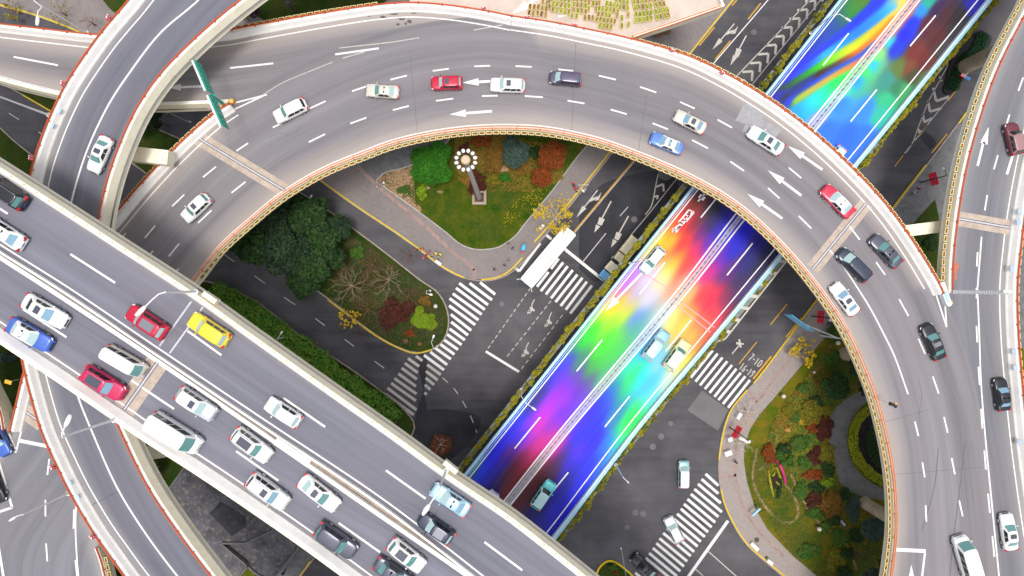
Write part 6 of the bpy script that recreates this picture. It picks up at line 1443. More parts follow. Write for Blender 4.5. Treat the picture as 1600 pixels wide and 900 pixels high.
PARK = [(1290, 540), (1250, 600), (1215, 640), (1195, 690), (1200, 700), (1240, 740), (1262, 790), (1290, 815), (1330, 850), (1345, 890), (1385, 880), (1385, 790), (1340, 775), (1310, 755), (1300, 710), (1288, 665), (1300, 640), (1350, 600), (1345, 560)]
cover('undergrowth', PARK, 26000, L_OLIVE, .15, .2, 1, .3); cover('undergrowth', PARK, 9000, L_BRONZE, .13, .2, 2, .3); cover('undergrowth', PARK, 20000, L_HEDGE, .14, .2, 3, .35); cover('undergrowth', PARK, 5000, L_RUST, .13, .2, 6, .3)
cover('grass', LAWN_A, 26000, leaf_mat('grass_blades', (.014, .055, .003), (.055, .105, .008), (.11, .10, .012)), .10, .2, 4, .06)
cover('grass', [(1180, 690), (1165, 740), (1180, 795), (1235, 865), (1300, 920), (1345, 900), (1330, 850), (1260, 795), (1240, 740), (1200, 690)], 22000, leaf_mat('grass_blades_2', (.020, .058, .004), (.085, .11, .010), (.11, .10, .02)), .10, .2, 5, .06)
cover('undergrowth', [(735, 200), (800, 215), (880, 230), (880, 280), (840, 300), (790, 300), (740, 300), (715, 280), (710, 220)], 8000, L_BRONZE, .12, .2, 7, .3); cover('undergrowth', [(735, 200), (800, 215), (880, 230), (880, 280), (840, 300), (790, 300), (740, 300), (715, 280), (710, 220)], 4000, L_OLIVE, .12, .2, 17, .3)
cover('undergrowth', [(520, 440), (545, 365), (600, 400), (660, 445), (695, 490), (690, 530), (650, 548), (600, 525)], 16000, leaf_mat('brown_olive_leaves', (.040, .048, .010), (.12, .095, .03), (.075, .045, .018)), .12, .13, 8, .25)
cover('undergrowth', [(520, 440), (545, 365), (600, 400), (660, 445), (695, 490), (690, 530), (650, 548), (600, 525)], 9000, L_DARK, .13, .13, 18, .2)
cover('fallen_leaves', [(588, 283), (604, 271), (645, 262), (650, 318), (659, 330), (630, 312), (606, 298)], 2600, leaf_mat('litter_leaves', (.22, .12, .06), (.52, .36, .22)), .11, .215, 9, .04)
cover('fallen_leaves', [(840, 385), (905, 300), (885, 290), (830, 350)], 260, L_GOLD, .10, .125, 10, .02); cover('fallen_leaves', [(780, 345), (830, 290), (880, 270), (850, 330), (800, 370)], 380, L_GOLD, .09, .22, 11, .03)
cover('fallen_leaves', [(1145, 640), (1190, 640), (1165, 700), (1135, 700)], 120, leaf_mat('orange_fallen_leaves', (.40, .16, .03), (.60, .34, .06)), .09, .125, 12, .02)

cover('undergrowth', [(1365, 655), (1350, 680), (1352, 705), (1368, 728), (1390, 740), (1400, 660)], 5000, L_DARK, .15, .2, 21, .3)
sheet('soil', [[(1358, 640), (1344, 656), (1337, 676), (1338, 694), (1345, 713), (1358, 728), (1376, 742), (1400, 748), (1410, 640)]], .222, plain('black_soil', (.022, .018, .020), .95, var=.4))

for i_, (x_, y_, r_) in enumerate(((1300, 560, 1.5), (1272, 628, 1.3), (1312, 612, 1.2), (1255, 722, 1.2), (1275, 760, 1.2), (1318, 770, 1.1), (1310, 835, 1.5), (1335, 835, 1.3), (1320, 862, 1.2), (1240, 650, 1.0), (1290, 735, 1.2), (1300, 805, 1.3), (1270, 800, 1.2), (1315, 895, 1.3))): shrub(x_, y_, r_, r_*1.25, .9, L_DARK if i_ % 3 else L_HEDGE, 'low dark green bush filling gaps in the rusty undergrowth of the park', rot=i_*37, leaf=.12, group='low bushes in the park undergrowth', seed=i_, lumps=9)

# boulders and stones
def rock(px, py, rx, ry, rz, mat, label, z=.2, rot=0, name='boulder', group=None):
    r = random.Random(int(px*3+py)); bm = bmesh.new(); bmesh.ops.create_icosphere(bm, subdivisions=2, radius=1)
    for v in bm.verts: s_ = 1+r.uniform(-.16, .16); v.co = Vector((v.co.x*rx*s_, v.co.y*ry*s_, v.co.z*rz*s_))
    me = bpy.data.meshes.new(name); bm.to_mesh(me); bm.free(); me.materials.append(mat); o = link(name, me, None, P(px, py, 0)+Vector((0, 0, z)), rad(rot)); return tag(o, label, 'boulder', group)
rock(783, 263, 1.35, .65, .6, M['rock'], 'long tan boulder among the bronze bushes near the lamp mast', rot=-10); rock(668, 293, .5, .35, .3, M['rock'], 'small tan stone in the lime shrub'); rock(688, 300, .55, .25, .25, M['rock'], 'flat tan stone at the edge of the dark lawn')
rock(1229, 671, .55, .45, .4, plain('orange_stone', (.50, .22, .07), .9), 'orange stone in the upper part of the park'); rock(1255, 660, .4, .4, .35, plain('pale_stone', (.5, .42, .36), .9), 'pale stone near the middle of the park'); rock(634, 533, .5, .45, .35, plain('brown_stone', (.16, .09, .05), .9), 'round brown stone on the island tip', z=.13); rock(656, 537, .4, .35, .3, plain('rust_stone', (.22, .10, .05), .9), 'smaller rusty stone on the island tip', z=.13)

# ------------------------------------------------------------------ lamps, masts, signs
def lamp(name, base, z0, h, arm, label, mat='steel_white', r=.10, head=(.85, .30), z_base=None, cat='street lamp', hz=None, collar=True):
    """base photo point at height z0; arm = photo points of the bracket read at the lamp's own height, last one is the lantern"""
    b = P(*base, z0); root = empty(name, b, 0, label, cat); m = M[mat]; zt = z0+h
    mb = MB(); mb.tube([(0, 0, 0), (0, 0, h*.5), (0, 0, h)], [r*1.2, r, r*.75], 8); mb.build('pole', m, root)
    mb = MB(); mb.lathe([(r*2.4, 0), (r*2.4, .12), (r*1.4, .16), (r*1.3, .5)], (0, 0, 0), 10); mb.build('base', m, root)
    pts = [Vector((0, 0, h))]
    n = len(arm)
    for i, q in enumerate(arm):
        zz = zt+.35*math.sin((i+1)/n*2.2); v = P(*q, zz); pts.append(Vector((v.x-b.x, v.y-b.y, zz-z0)))
    if len(pts) > 2: 
        cc = [pts[0]]; mb = MB(); mb.tube(pts[:-1]+[pts[-1]], r*.55, 6); mb.build('arm', m, root)
    else: mb = MB(); mb.tube(pts, r*.55, 6); mb.build('arm', m, root)
    e = pts[-1]; d = (pts[-1]-pts[-2]); a = math.atan2(d.y, d.x); hl, hw = head
    mb = MB(); prof = []; st = []
    for k in range(7):
        t_ = k/6; w = hw*(.35+.65*math.sin(math.pi*(.15+.75*t_))); st.append((e.x+math.cos(a)*(t_*hl-.1), e.y+math.sin(a)*(t_*hl-.1), e.z, w))
    vs = []
    for x, y, z_, w in st:
        for s_, dz in ((-1, 0), (-.6, .14), (.6, .14), (1, 0), (.6, -.07), (-.6, -.07)): vs.append((x-math.sin(a)*w*s_*.5, y+math.cos(a)*w*s_*.5, z_+dz))
    fs = [(i*6+j, i*6+(j+1) % 6, i*6+6+(j+1) % 6, i*6+6+j) for i in range(6) for j in range(6)]+[tuple(range(6)), tuple(36+j for j in range(6))]
    mb.add(vs, fs); mb.build('lantern', M['lamp_glass'] if mat != 'black' else M['lamp_glass'], root); return root
def top_of(base, z0, h):
    """where a pole's top shows in the photo"""
    k = (H-z0)/(H-z0-h); return (800+(base[0]-800)*k, 450+(base[1]-450)*k)
lamp('street_lamp', (306, 456), ZT+1, 6.2, [(248, 459.5), (238, 468), (226, 480)], 'white lamp post on the upper expressway parapet, bending over the red car', r=.13, head=(1.3, .5))
lamp('street_lamp', (697, 735), ZT+1, 6.0, [(685, 768), (670, 790)], 'white lamp post on the upper expressway parapet above the light blue saloon', r=.13, head=(1.2, .5))
lamp('street_lamp', (178, 656), ZT+1, 8.0, [(97, 682), (97, 676), (103, 664)], 'white lamp post on the lower expressway parapet reaching over the ramp', r=.13, head=(1.2, .5))
lamp('street_lamp', (77, 180), ZR+1, 8.0, [(-4, 148), (-12, 150)], 'white lamp post on the ramp parapet beside the dark street on the west edge', r=.12)
lamp('street_lamp', (136, 51), ZR-6, 9.5, [(66, 11), (59, 18), (59, 27)], 'tall white lamp post rising outside the ramp at the corner', r=.11, head=(1.1, .45))
lamp('street_lamp', (107, 771), ZR+.8, 7.4, [(27, 806), (24, 808)], 'white lamp post on the outer ramp parapet over the corner slip road', r=.12)
lamp('street_lamp', (1266, 52), ZP+.5, 7.5, [(1302, 24), (1312, 22), (1322, 29)], 'white lamp post curving over the blue far end of the rainbow road', r=.09)
lamp('street_lamp', (984, 411), ZP+.5, 7, [(1000, 405), (1010, 413)], 'white lamp post over the white car on the yellow stretch of the rainbow road', r=.08, head=(.7, .3))
lamp('street_lamp', (814, 608), ZP+.5, 7, [(822, 630), (832, 637)], 'white lamp post over the purple stretch of the rainbow road', r=.08, head=(.7, .3))
lamp('street_lamp', (962, 726), ZP+.5, 6.5, [(979, 751), (981, 753)], 'white lamp post outside the park side of the rainbow road', r=.10, head=(.3, .2))
lamp('street_lamp', (492, 328), .12, 4.6, [(479, 320), (485, 309)], 'small grey street lamp among the dark evergreens', mat='steel_grey', r=.09, head=(.6, .35))
lamp('street_lamp', (449, 526), .12, 4.2, [(433, 531), (439, 521)], 'small pale street lamp in the long hedge', r=.08, head=(.55, .35))
lamp('street_lamp', (672, 454), .12, 4.2, [(666, 459), (672, 460)], 'small pale street lamp on the upper kerb of the island tip', r=.08, head=(.5, .35))
lamp('street_lamp', (683, 541), .12, 4.5, [(674, 535), (677, 527)], 'small pale street lamp on the lower kerb of the island tip', r=.08, head=(.5, .35))
lamp('street_lamp', (262, 176), .12, 6, [(289, 188), (296, 190)], 'grey street lamp in the dark gap beside the ramp', mat='steel_grey', r=.07, head=(.4, .2))
lamp('street_lamp', (970, 905), .12, 9, [(971, 858), (970.5, 857)], 'thin grey pole on the yellow-kerbed island at the bottom', mat='steel_grey', r=.09, head=(.25, .25))
lamp('street_lamp', (914, 296), .12, 4.6, [(903, 289), (910, 297)], 'white lamp post beside the red scooter under the flyover', r=.07, head=(.55, .3))
# park ball lamps
for x, y, lab in ((1219, 617, 'white ball lamp between pavement and park'), (1274, 822, 'white ball lamp on the lower park lawn'), (682, 478, 'white ball lamp on the island tip'), (1303, 535, 'pale pink ball lamp in the top corner of the park'), (1266, 580, 'tiny white lamp at the start of the dirt track')):
    r_ = .36 if y != 580 else .2
    o = empty('ball_lamp', P(x, y)+Vector((0, 0, .2)), 0, lab, 'lamp'); mb = MB(); mb.tube([(0, 0, 0), (0, 0, .8)], .06, 8); mb.build('post', M['steel_grey'], o); mb = MB(); mb.lathe([(.05, .8), (r_*.7, .85), (r_, 1.1), (r_*.85, 1.35), (r_*.4, 1.5), (.03, 1.53)], (0, 0, 0), 14); mb.build('globe', plain('frosted_globe', (.74, .64, .56), .35), o, smooth=True)
o = empty('ball_lamp', P(472, 33)+Vector((0, 0, .12)), 0, 'dark globe lamp on a post behind the slip road', 'lamp'); mb = MB(); mb.tube([(0, 0, 0), (0, 0, 6)], .08, 8); mb.build('post', M['black'], o); mb = MB(); mb.lathe([(.05, 6), (.3, 6.1), (.38, 6.4), (.3, 6.7), (.05, 6.8)], (0, 0, 0), 12); mb.build('globe', plain('smoked_globe', (.10, .09, .11), .3), o, smooth=True)
# high mast with a ring of floodlights
mb_ = P(749, 309); mast = empty('light_mast', mb_+Vector((0, 0, .2)), 0, 'tall grey mast with a crown of twelve white floodlights on the lawn', 'light mast'); HM = 30.6
mb = MB(); mb.lathe([(.48, 0), (.42, .4), (.40, 6), (.34, 16), (.25, HM-.4), (.25, HM)], (0, 0, 0), 12); mb.build('pole', plain('mast_steel', (.52, .48, .46), .6, var=.15), mast)
mb = MB(); mb.box((0, 0, .1), (2.3, 2.3, .35)); mb.build('plinth', plain('plinth_stone', (.42, .33, .27), .85), mast)
mb = MB(); mb.box((0, 0, .3), (1.5, 1.5, .08)); mb.build('base_plate', M['soil'], mast)
mb = MB(); mb.lathe([(.2, HM-.2), (.54, HM), (.56, HM+.25), (.46, HM+.45), (.05, HM+.55)], (0, 0, 0), 20); mb.build('hub', plain('tan_hub', (.58, .45, .30), .6), mast)
for k in range(12):
    a = 2*math.pi*(k+.5)/12; mb = MB(); mb.tube([(.55*math.cos(a), .55*math.sin(a), HM+.1), (.98*math.cos(a), .98*math.sin(a), HM+.05)], .05, 5); arm_ = mb.build('bracket', M['black'], mast)
    mb = MB(); c, s = math.cos(a), math.sin(a)
    vs = MB(); vs.lathe([(.05, .22), (.22, .18), (.27, 0), (.20, -.16), (.05, -.2)], (0, 0, 0), 10)
    for v in vs.v: mb.v.append(((1.12+v[0]*1.0)*c-v[1]*.84*s, (1.12+v[0]*1.0)*s+v[1]*.84*c, HM+v[2]+.02))
    mb.f = vs.f; mb.mi = vs.mi; mb.build('floodlight', M['sign_white'], mast, smooth=True)

# chevron boards on the parapets
def chevron(px, py, z, label, rot, s=.62):
    o = empty('chevron_board', P(px, py, z+1.6), rot, label, 'road sign')
    mb = MB(); mb.box((0, 0, 0), (.05, s, s*1.1)); mb.box((.0, 0, s*.55), (.22, s*1.02, .05)); mb.build('panel', M['sign_red'], o)
    for d in (-.14, .16):
        mb = MB(); mb.add([(.03, d-.1, .25), (.03, d+.02, .25), (.03, d+.12, 0), (.03, d+.02, -.25), (.03, d-.1, -.25), (.03, d, 0)], [(0, 1, 2, 5), (5, 2, 3, 4)]); mb.build('arrow', M['sign_white'], o)
    mb = MB(); mb.box((0, 0, -s*.8), (.07, .07, .8)); mb.build('post', M['orange'], o)
    mb = MB(); mb.add([(-.11, -.26, s*.55+.03), (.11, 0, s*.55+.03), (-.11, .05, s*.55+.03)], [(0, 1, 2)]); mb.add([(-.11, .12, s*.55+.03), (.11, .26, s*.55+.03), (-.11, .3, s*.55+.03)], [(0, 1, 2)]); mb.build('reflector', M['sign_white'], o)
for x, y, z, lab in ((170, 28, ZR, 'red and white chevron board on the ramp parapet at the top corner'), (99, 131, ZR, 'red and white chevron board on the ramp parapet over the slip road'), (49, 247, ZR, 'red and white chevron board on the ramp parapet above green shrubs'), (83, 730, ZR, 'red and white chevron board on the ramp parapet over the painted gore'), (145, 838, ZR, 'red and white chevron board on the ramp parapet near the bottom edge'),
                  (756, 13, ZA, 'red and white chevron board on the parapet at the start of the ramp stub'), (898, 39, ZA, 'red and white chevron board in front of the plant crates'), (1050, 79, ZA, 'red and white chevron board above the dry brown bush'), (1128, 114, ZA, 'red and white chevron board over the hatched street lane'), (824, 27, ZA, 'red and white chevron board beside the white arrow of the stub')):
    v = XY(x, y, z); chevron(x, y, z, lab, math.atan2(-v[1], -v[0])+.25)

# green gantry at the western gore
def strokes(parent, P0, U, V, nrow, ncol, mat, seed, n=3.2, name='lettering'):
    """clusters of white strokes like far-off lettering on a board, in the board's own plane"""
    r = random.Random(seed); mb = MB(); N = U.cross(V).normalized()*.03; wp = P0+parent.matrix_local.translation+(parent.parent.location if parent.parent else Vector())
    if N.dot(Vector((wp.x, wp.y, 0))) > 0: N = -N
    for a in range(nrow):
        for b in range(ncol):
            for k in range(4):
                u0 = (b+.18+r.uniform(0, .5))/ncol; v0 = (a+.2+r.uniform(0, .5))/nrow
                if r.random() < .5: u1, v1, du, dv = u0+.35/ncol, v0, 0, .06/nrow
                else: u1, v1, du, dv = u0, v0+.4/nrow, .06/ncol, 0
                q = [P0+U*u0+V*v0+N, P0+U*(u1+du)+V*v0+N, P0+U*(u1+du)+V*(v1+dv)+N, P0+U*u0+V*(v1+dv)+N]; mb.add(q, [(0, 1, 2, 3)])
    return mb.build(name, mat, parent)
gz = ZA+7.6
gan = empty('sign_gantry', P(352, 164, ZA), 0, 'green direction sign gantry standing at the tip of the western gore', 'sign gantry'); gl = gan.location
def rel(v): return v-gl
A = P(303, 93, gz); B = P(347, 196, gz); mid_ = P(327, 143, gz); ax_ = (B-A).normalized()
for a, b, sd_ in ((0.0, .46, 1), (.53, 1.0, 2)):
    p0 = A+(B-A)*a; p1 = A+(B-A)*b; perp = Vector((-ax_.y, ax_.x, 0))
    if perp.dot(-A) < 0: perp = -perp
    mb = MB(); lo = Vector((0, 0, -1.9)); n_ = perp*.06
    vs = [rel(p0-n_), rel(p1-n_), rel(p1+n_), rel(p0+n_)]; vs = vs+[v+lo for v in vs]; mb.add(vs, [(0, 1, 2, 3), (7, 6, 5, 4), (0, 4, 5, 1), (1, 5, 6, 2), (2, 6, 7, 3), (3, 7, 4, 0)])
    pn = mb.build('sign_panel', M['sign_green'], gan); strokes(pn, rel(p0+n_)+lo*.92, (p1-p0), -lo*.84, 2, 6, M['sign_white'], sd_)
    mb = MB(); mb.box(rel((p0+p1)/2-perp*.26)+Vector((0, 0, -.15)), ((p1-p0).length, .24, .3), math.atan2(ax_.y, ax_.x)); mb.build('truss', M['steel_white'], pn)
mb = MB(); mb.tube([(0, 0, 0), (0, 0, 4.0), rel(mid_)-Vector((0, 0, 1.4))], [.24, .22, .18], 10); mb.build('pole', plain('green_pole', (.02, .34, .25), .5), gan)
mb = MB(); mb.tube([(0, 0, .05), (0, 0, .9)], .27, 10); mb.build('reflective_sleeve', plain('red_white_sleeve', (.66, .12, .16), .5), gan)
# impact drums at the two gores
for x, y, lab, z in ((1479, 473, 'yellow crash drum at the tip of the eastern gore', ZA), (365, 160, 'yellow crash drum at the tip of the western gore', ZA)):
    o = empty('crash_drum', P(x, y, z), 0, lab, 'crash drum'); mb = MB(); mb.lathe([(.32, 0), (.34, .5), (.32, .8), (.28, .85), (.1, .87)], (0, 0, 0), 14); mb.build('drum', plain('drum_yellow', (.80, .52, .10), .5), o); mb = MB(); mb.lathe([(.345, .3), (.345, .5)], (0, 0, 0), 14); mb.build('band', M['sign_red'], o)
o = empty('crash_cushion', P(1471, 460, ZA), math.atan2(-1, .35), 'pale blue and white crash cushion at the nose of the eastern gore', 'crash cushion')
mb = MB(); mb.prism([(-1.7, -.42), (1.3, -.36), (1.65, -.2), (1.7, 0), (1.65, .2), (1.3, .36), (-1.7, .42)], 0, .9); mb.build('body', plain('cushion_white', (.72, .76, .80), .5), o); mb = MB(); mb.box((.3, 0, .92), (1.6, .4, .06)); mb.build('top_strip', M['blue_edge'], o)
# lattice sign pole at the eastern gore
o = empty('sign_gantry', P(1481, 456, ZA), 0, 'white lattice sign pole standing at the eastern gore', 'sign gantry'); hh = 10.4
mb = MB()
for dx, dy in ((-.22, -.22), (.22, -.22), (.22, .22), (-.22, .22)): mb.tube([(dx, dy, 0), (dx*.7, dy*.7, hh)], .06, 5)
for k in range(12): mb.box((0, 0, .5+k*.85), (.5, .5, .05)); mb.tube([(-.22, -.22, .5+k*.85), (.22, -.22, 1.35+k*.85)], .03, 4); mb.tube([(-.22, .22, .5+k*.85), (.22, .22, 1.35+k*.85)], .03, 4)
mb.build('lattice_mast', M['steel_white'], o); mb = MB(); mb.box((0, .1, hh), (1.0, .35, .25)); mb.build('lamp_head', M['steel_white'], o)
# camera pole leaning in from the inner parapet
o = empty('camera_pole', P(1374, 624, ZA+.9), 0, 'thin white camera pole with a black camera on the inner flyover parapet', 'camera pole'); e = P(1391, 631, ZA+3.6)-o.location
mb = MB(); mb.tube([(0, 0, 0), e], [.06, .04], 6); mb.build('pole', M['steel_white'], o); mb = MB(); mb.box(e+Vector((.35, -.1, 0)), (.9, .45, .4), -.3); mb.box(e+Vector((.55, -.25, .1)), (.5, .3, .3), -.9); mb.build('camera', M['black'], o); mb = MB(); mb.box(e+Vector((.6, .06, .25)), (.3, .2, .1), -.3); mb.build('beacon', plain('amber', (.8, .4, .02), .4), o)
# blue direction sign on the east pavement
o = empty('direction_sign', P(1281, 524)+Vector((0, 0, .12)), 0, 'blue direction board on a white cantilever pole beside the street', 'road sign'); ol = o.location; z1 = 6.4
mb = MB(); mb.tube([(0, 0, 0), (0, 0, z1)], [.14, .11], 8); mb.build('pole', M['steel_white'], o)
a = P(1237, 492, z1)-ol; b = P(1273, 518, z1)-ol; mb = MB()
for dz in (0, -.8): mb.tube([(0, 0, z1-.3+dz), (b+a)/2+Vector((0, 0, dz-.3))], .05, 6)
mb.build('arm', M['steel_white'], o)
d_ = (b-a); n_ = Vector((d_.y, -d_.x, 0)).normalized()*.05
if n_.dot(-(a+ol)) < 0: n_ = -n_
lo = Vector((0, 0, -2.8)); vs = [a-n_, b-n_, b+n_, a+n_]; vs += [v+lo for v in vs]; mb = MB(); mb.add(vs, [(0, 1, 2, 3), (7, 6, 5, 4), (0, 4, 5, 1), (1, 5, 6, 2), (2, 6, 7, 3), (3, 7, 4, 0)]); pn = mb.build('sign_panel', plain('sky_sign_blue', (.16, .56, .95), .45), o); strokes(pn, a+n_+lo*.9, d_, -lo*.8, 3, 7, M['sign_white'], 5)
# lamp posts with red twin banners
def banner_lamp(base, head, at, label, h=6.2, text=True):
    b = P(*base)+Vector((0, 0, .12)); o = empty('banner_post', b, 0, label, 'lamp post')
    mb = MB(); mb.tube([(0, 0, 0), (0, 0, h)], [.11, .07], 8); mb.build('pole', M['black'], o)
    k = (H-.12)/(H-h); e = P(*head, h)-b; t_ = P(*top_of(base, .12, h-.12), h)-b; mb = MB(); mb.tube([(0, 0, h-.05), (e.x*.6, e.y*.6, h+.25), (e.x, e.y, h+.05)], .05, 6); mb.build('arm', M['black'], o); mb = MB(); mb.lathe([(.05, -.12), (.2, -.08), (.26, .02), (.16, .12), (.03, .14)], (e.x, e.y, h), 10); mb.build('lantern', M['lamp_glass'], o)
    dirn = Vector((-b.x, -b.y, 0)).normalized(); sd2 = Vector((-dirn.y, dirn.x, 0)); zc_ = at
    for s_ in (-1, 1):
        c = sd2*s_*.55+Vector((0, 0, zc_)); U = sd2*.9; V = Vector((0, 0, 1.1))-dirn*.5; N = dirn*.02; p0 = c-U/2-V/2
        mb = MB(); q = [p0, p0+U, p0+U+V, p0+V]; vs = [v+N for v in q]+[v-N for v in q]; mb.add(vs, [(0, 1, 2, 3), (7, 6, 5, 4), (0, 4, 5, 1), (1, 5, 6, 2), (2, 6, 7, 3), (3, 7, 4, 0)]); bn = mb.build('banner', M['sign_red'], o)
        strokes(bn, p0+N+U*.1+V*.1, U*.8, V*.8, 2, 2, plain('pink_lettering', (.75, .45, .48), .6), 8+s_)
    mb = MB(); mb.tube([sd2*-.95+Vector((0, 0, zc_+.78)), sd2*.95+Vector((0, 0, zc_+.78))], .03, 5); mb.build('crossbar', M['sign_red'], o); return o
banner_lamp((1438, 285), (1473, 264), 3.2, 'lamp post with twin red banners beside the yellow kerb north of the flyover')
banner_lamp((1268, 494), (1297, 500), 3.0, 'lamp post with twin red banners above the blue direction board'); banner_lamp((1140, 668), (1170, 690), 3.2, 'lamp post with twin red banners at the junction pavement corner')
# keep-right board on the teardrop island
o = empty('road_sign', P(1497, 126)+Vector((0, 0, .3)), math.atan2(-1, -.6), 'small red, white and blue board on the teardrop traffic island', 'road sign'); mb = MB(); mb.tube([(0, 0, 0), (0, 0, 1.6)], .05, 6); mb.build('post', M['steel_grey'], o)
mb = MB(); mb.box((0, -.45, 1.5), (.5, .9, .06)); mb.box((.02, -.45, 1.2), (.05, .9, .6)); pn = mb.build('panel', M['sign_red'], o)
mb = MB()
for k in (-.75, -.45, -.15): mb.add([(-.25, k-.08, 1.535), (-.25, k+.06, 1.535), (0, k+.16, 1.535), (.25, k+.06, 1.535), (.25, k-.08, 1.535), (0, k+.02, 1.535)], [(0, 1, 2, 5), (5, 2, 3, 4)])
link('stripes', up_flat(mb.mesh('stripes', M['sign_white'])), pn); mb = MB(); mb.box((0, .42, 1.5), (.5, .7, .06)); mb.build('plate', M['sign_blue'], o)
# yellow sign beside the corner slip road
o = empty('road_sign', P(25, 594, ZE), 0, 'yellow sign on a grey arm in the grass corner', 'road sign'); e = P(13, 597, ZE+2)-o.location; mb = MB(); mb.tube([(.4, .1, 0), (.2, 0, 2), e], .05, 6); mb.build('pole', M['steel_grey'], o); mb = MB(); mb.box(e, (.9, .5, .12), -.3); mb.build('panel', plain('sign_amber', (.70, .40, .04), .5), o)
o = empty('street_sign', P(1175, 794)+Vector((0, 0, .12)), rad(42), 'pale blue street name plate standing on the curving pavement', 'road sign'); mb = MB(); mb.tube([(-.7, 0, 0), (-.7, 0, 1.5)], .04, 6); mb.tube([(.7, 0, 0), (.7, 0, 1.5)], .04, 6); mb.build('post', M['steel_grey'], o); mb = MB(); mb.box((0, 0, 1.6), (1.7, .28, .45)); mb.build('plate', M['blue_edge'], o)

# ------------------------------------------------------------------ flat-roofed buildings in the lower corner
def flat_house(poly, h, mat, label, par=.35):
    pts = [XY(a, b, h) for a, b in poly]; o = empty('flat_roofed_building', (sum(p[0] for p in pts)/len(pts), sum(p[1] for p in pts)/len(pts), 0), 0, label, 'building'); l = o.location; pts = [(p[0]-l.x, p[1]-l.y) for p in pts]
    mb = MB(); mb.prism(pts, 0, h); mb.build('wall', plain('grey_render', (.22, .20, .19), .9, var=.2), o)
    mb = MB(); mb.flat([(p[0]*.995, p[1]*.995) for p in pts], h+.012); link('roof', up_flat(mb.mesh('roof', mat)), o)
    c = np.array(pts+[pts[0]]); mb = MB(); mb.sweep(resample(c, .7), -.14, .14, h-.2, h+.35); mb.build('roof_edge', plain('roof_edge_grey', (.15, .145, .15), .9, var=.2), o); return o
b1 = flat_house([(262, 768), (291, 728), (345, 765), (430, 826), (385, 848), (345, 848), (388, 884), (350, 930), (330, 905)], 4.2, M['roof'], 'long flat grey felt roof between ramp and expressway')
b1b = flat_house([(346, 846), (386, 797), (420, 805), (475, 846), (425, 908), (400, 895)], 3.6, M['roof'], 'squarer flat grey felt roof next to the pavement by the expressway')
mb = MB(); mb.flat([(XY(a, b, 4.2)[0]-b1.location.x, XY(a, b, 4.2)[1]-b1.location.y) for a, b in ((327, 802), (345, 783), (383, 806), (386, 822), (362, 838))], 4.2+.022); link('roof_patch', up_flat(mb.mesh('roof_patch', M['roof_dark'])), b1)
sheet('pavement', [[(356, 905), (378, 878), (400, 895), (385, 930)]], .14, M['lawn_olive'], smooth=False)

# ------------------------------------------------------------------ people, scooters and bicycles
def person_mesh(name, shirt, trousers, hair, stride=.16, arm=.1):
    bm = bmesh.new(); sk = bm.verts.layers.skin.verify(); V = {}
    J = {'pel': (0, 0, .95, .135), 'wa': (0, 0, 1.12, .125), 'ch': (.02, 0, 1.34, .155), 'ne': (.03, 0, 1.50, .06), 'he': (.06, 0, 1.62, .105), 'ht': (.05, 0, 1.70, .085)}
    for s_, n_ in ((1, 'l'), (-1, 'r')):
        st = stride*s_
        J.update({'hp'+n_: (0, .10*s_, .90, .095), 'kn'+n_: (st*.6+.03, .10*s_, .50, .062), 'an'+n_: (st, .10*s_, .09, .045), 'to'+n_: (st+.17, .11*s_, .04, .035), 'sh'+n_: (.02, .20*s_, 1.40, .065), 'el'+n_: (-st*.5, .25*s_, 1.14, .045), 'wr'+n_: (-st*.9+.08, .25*s_, .90, .034), 'hd'+n_: (-st*.9+.12, .25*s_, .80, .038)})
    for k, (x, y, z_, r) in J.items(): V[k] = bm.verts.new((x, y, z_)); V[k][sk].radius = (r, r)
    V['pel'][sk].use_root = True
    for a, b in [('pel', 'wa'), ('wa', 'ch'), ('ch', 'ne'), ('ne', 'he'), ('he', 'ht')]+[e for n_ in 'lr' for e in (('pel', 'hp'+n_), ('hp'+n_, 'kn'+n_), ('kn'+n_, 'an'+n_), ('an'+n_, 'to'+n_), ('ch', 'sh'+n_), ('sh'+n_, 'el'+n_), ('el'+n_, 'wr'+n_), ('wr'+n_, 'hd'+n_))]: bm.edges.new((V[a], V[b]))
    me = bpy.data.meshes.new(name); bm.to_mesh(me); bm.free(); o = bpy.data.objects.new('temporary_body', me); COL.objects.link(o); o.modifiers.new('s', 'SKIN'); sb = o.modifiers.new('d', 'SUBSURF'); sb.levels = 1; sb.render_levels = 1
    dg = bpy.context.evaluated_depsgraph_get(); dg.update(); out = bpy.data.meshes.new_from_object(o.evaluated_get(dg)); bpy.data.objects.remove(o)
    out.materials.clear()
    for m_ in (plain('cloth_'+shirt[0], shirt[1], .85), plain('cloth_'+trousers[0], trousers[1], .85), plain('skin_tone', (.45, .27, .19), .6), plain('hair_'+hair[0], hair[1], .7), plain('shoe_leather', (.03, .03, .03), .6)): out.materials.append(m_)
    for p in out.polygons:
        c = p.center; p.material_index = 4 if c.z < .10 else 1 if c.z < .97 and abs(c.y) < .21 else 3 if c.z > 1.655 or (c.z > 1.54 and c.x < .045) else 2 if c.z > 1.47 or (c.z < .90 and abs(c.y) > .2) else 0
        p.use_smooth = True
    out.name = name; return out
def person(px, py, rz, shirt, trousers, label, z=.12, hair=('black', (.015, .012, .01)), stride=.16):
    o = link('person', person_mesh('person', shirt, trousers, hair, stride), None, P(px, py)+Vector((0, 0, z)), rz); return tag(o, label, 'person')
BKC = ('black', (.02, .02, .025)); WHC = ('white', (.7, .7, .68)); RDC = ('red', (.5, .04, .06)); BLC = ('blue', (.05, .10, .3))
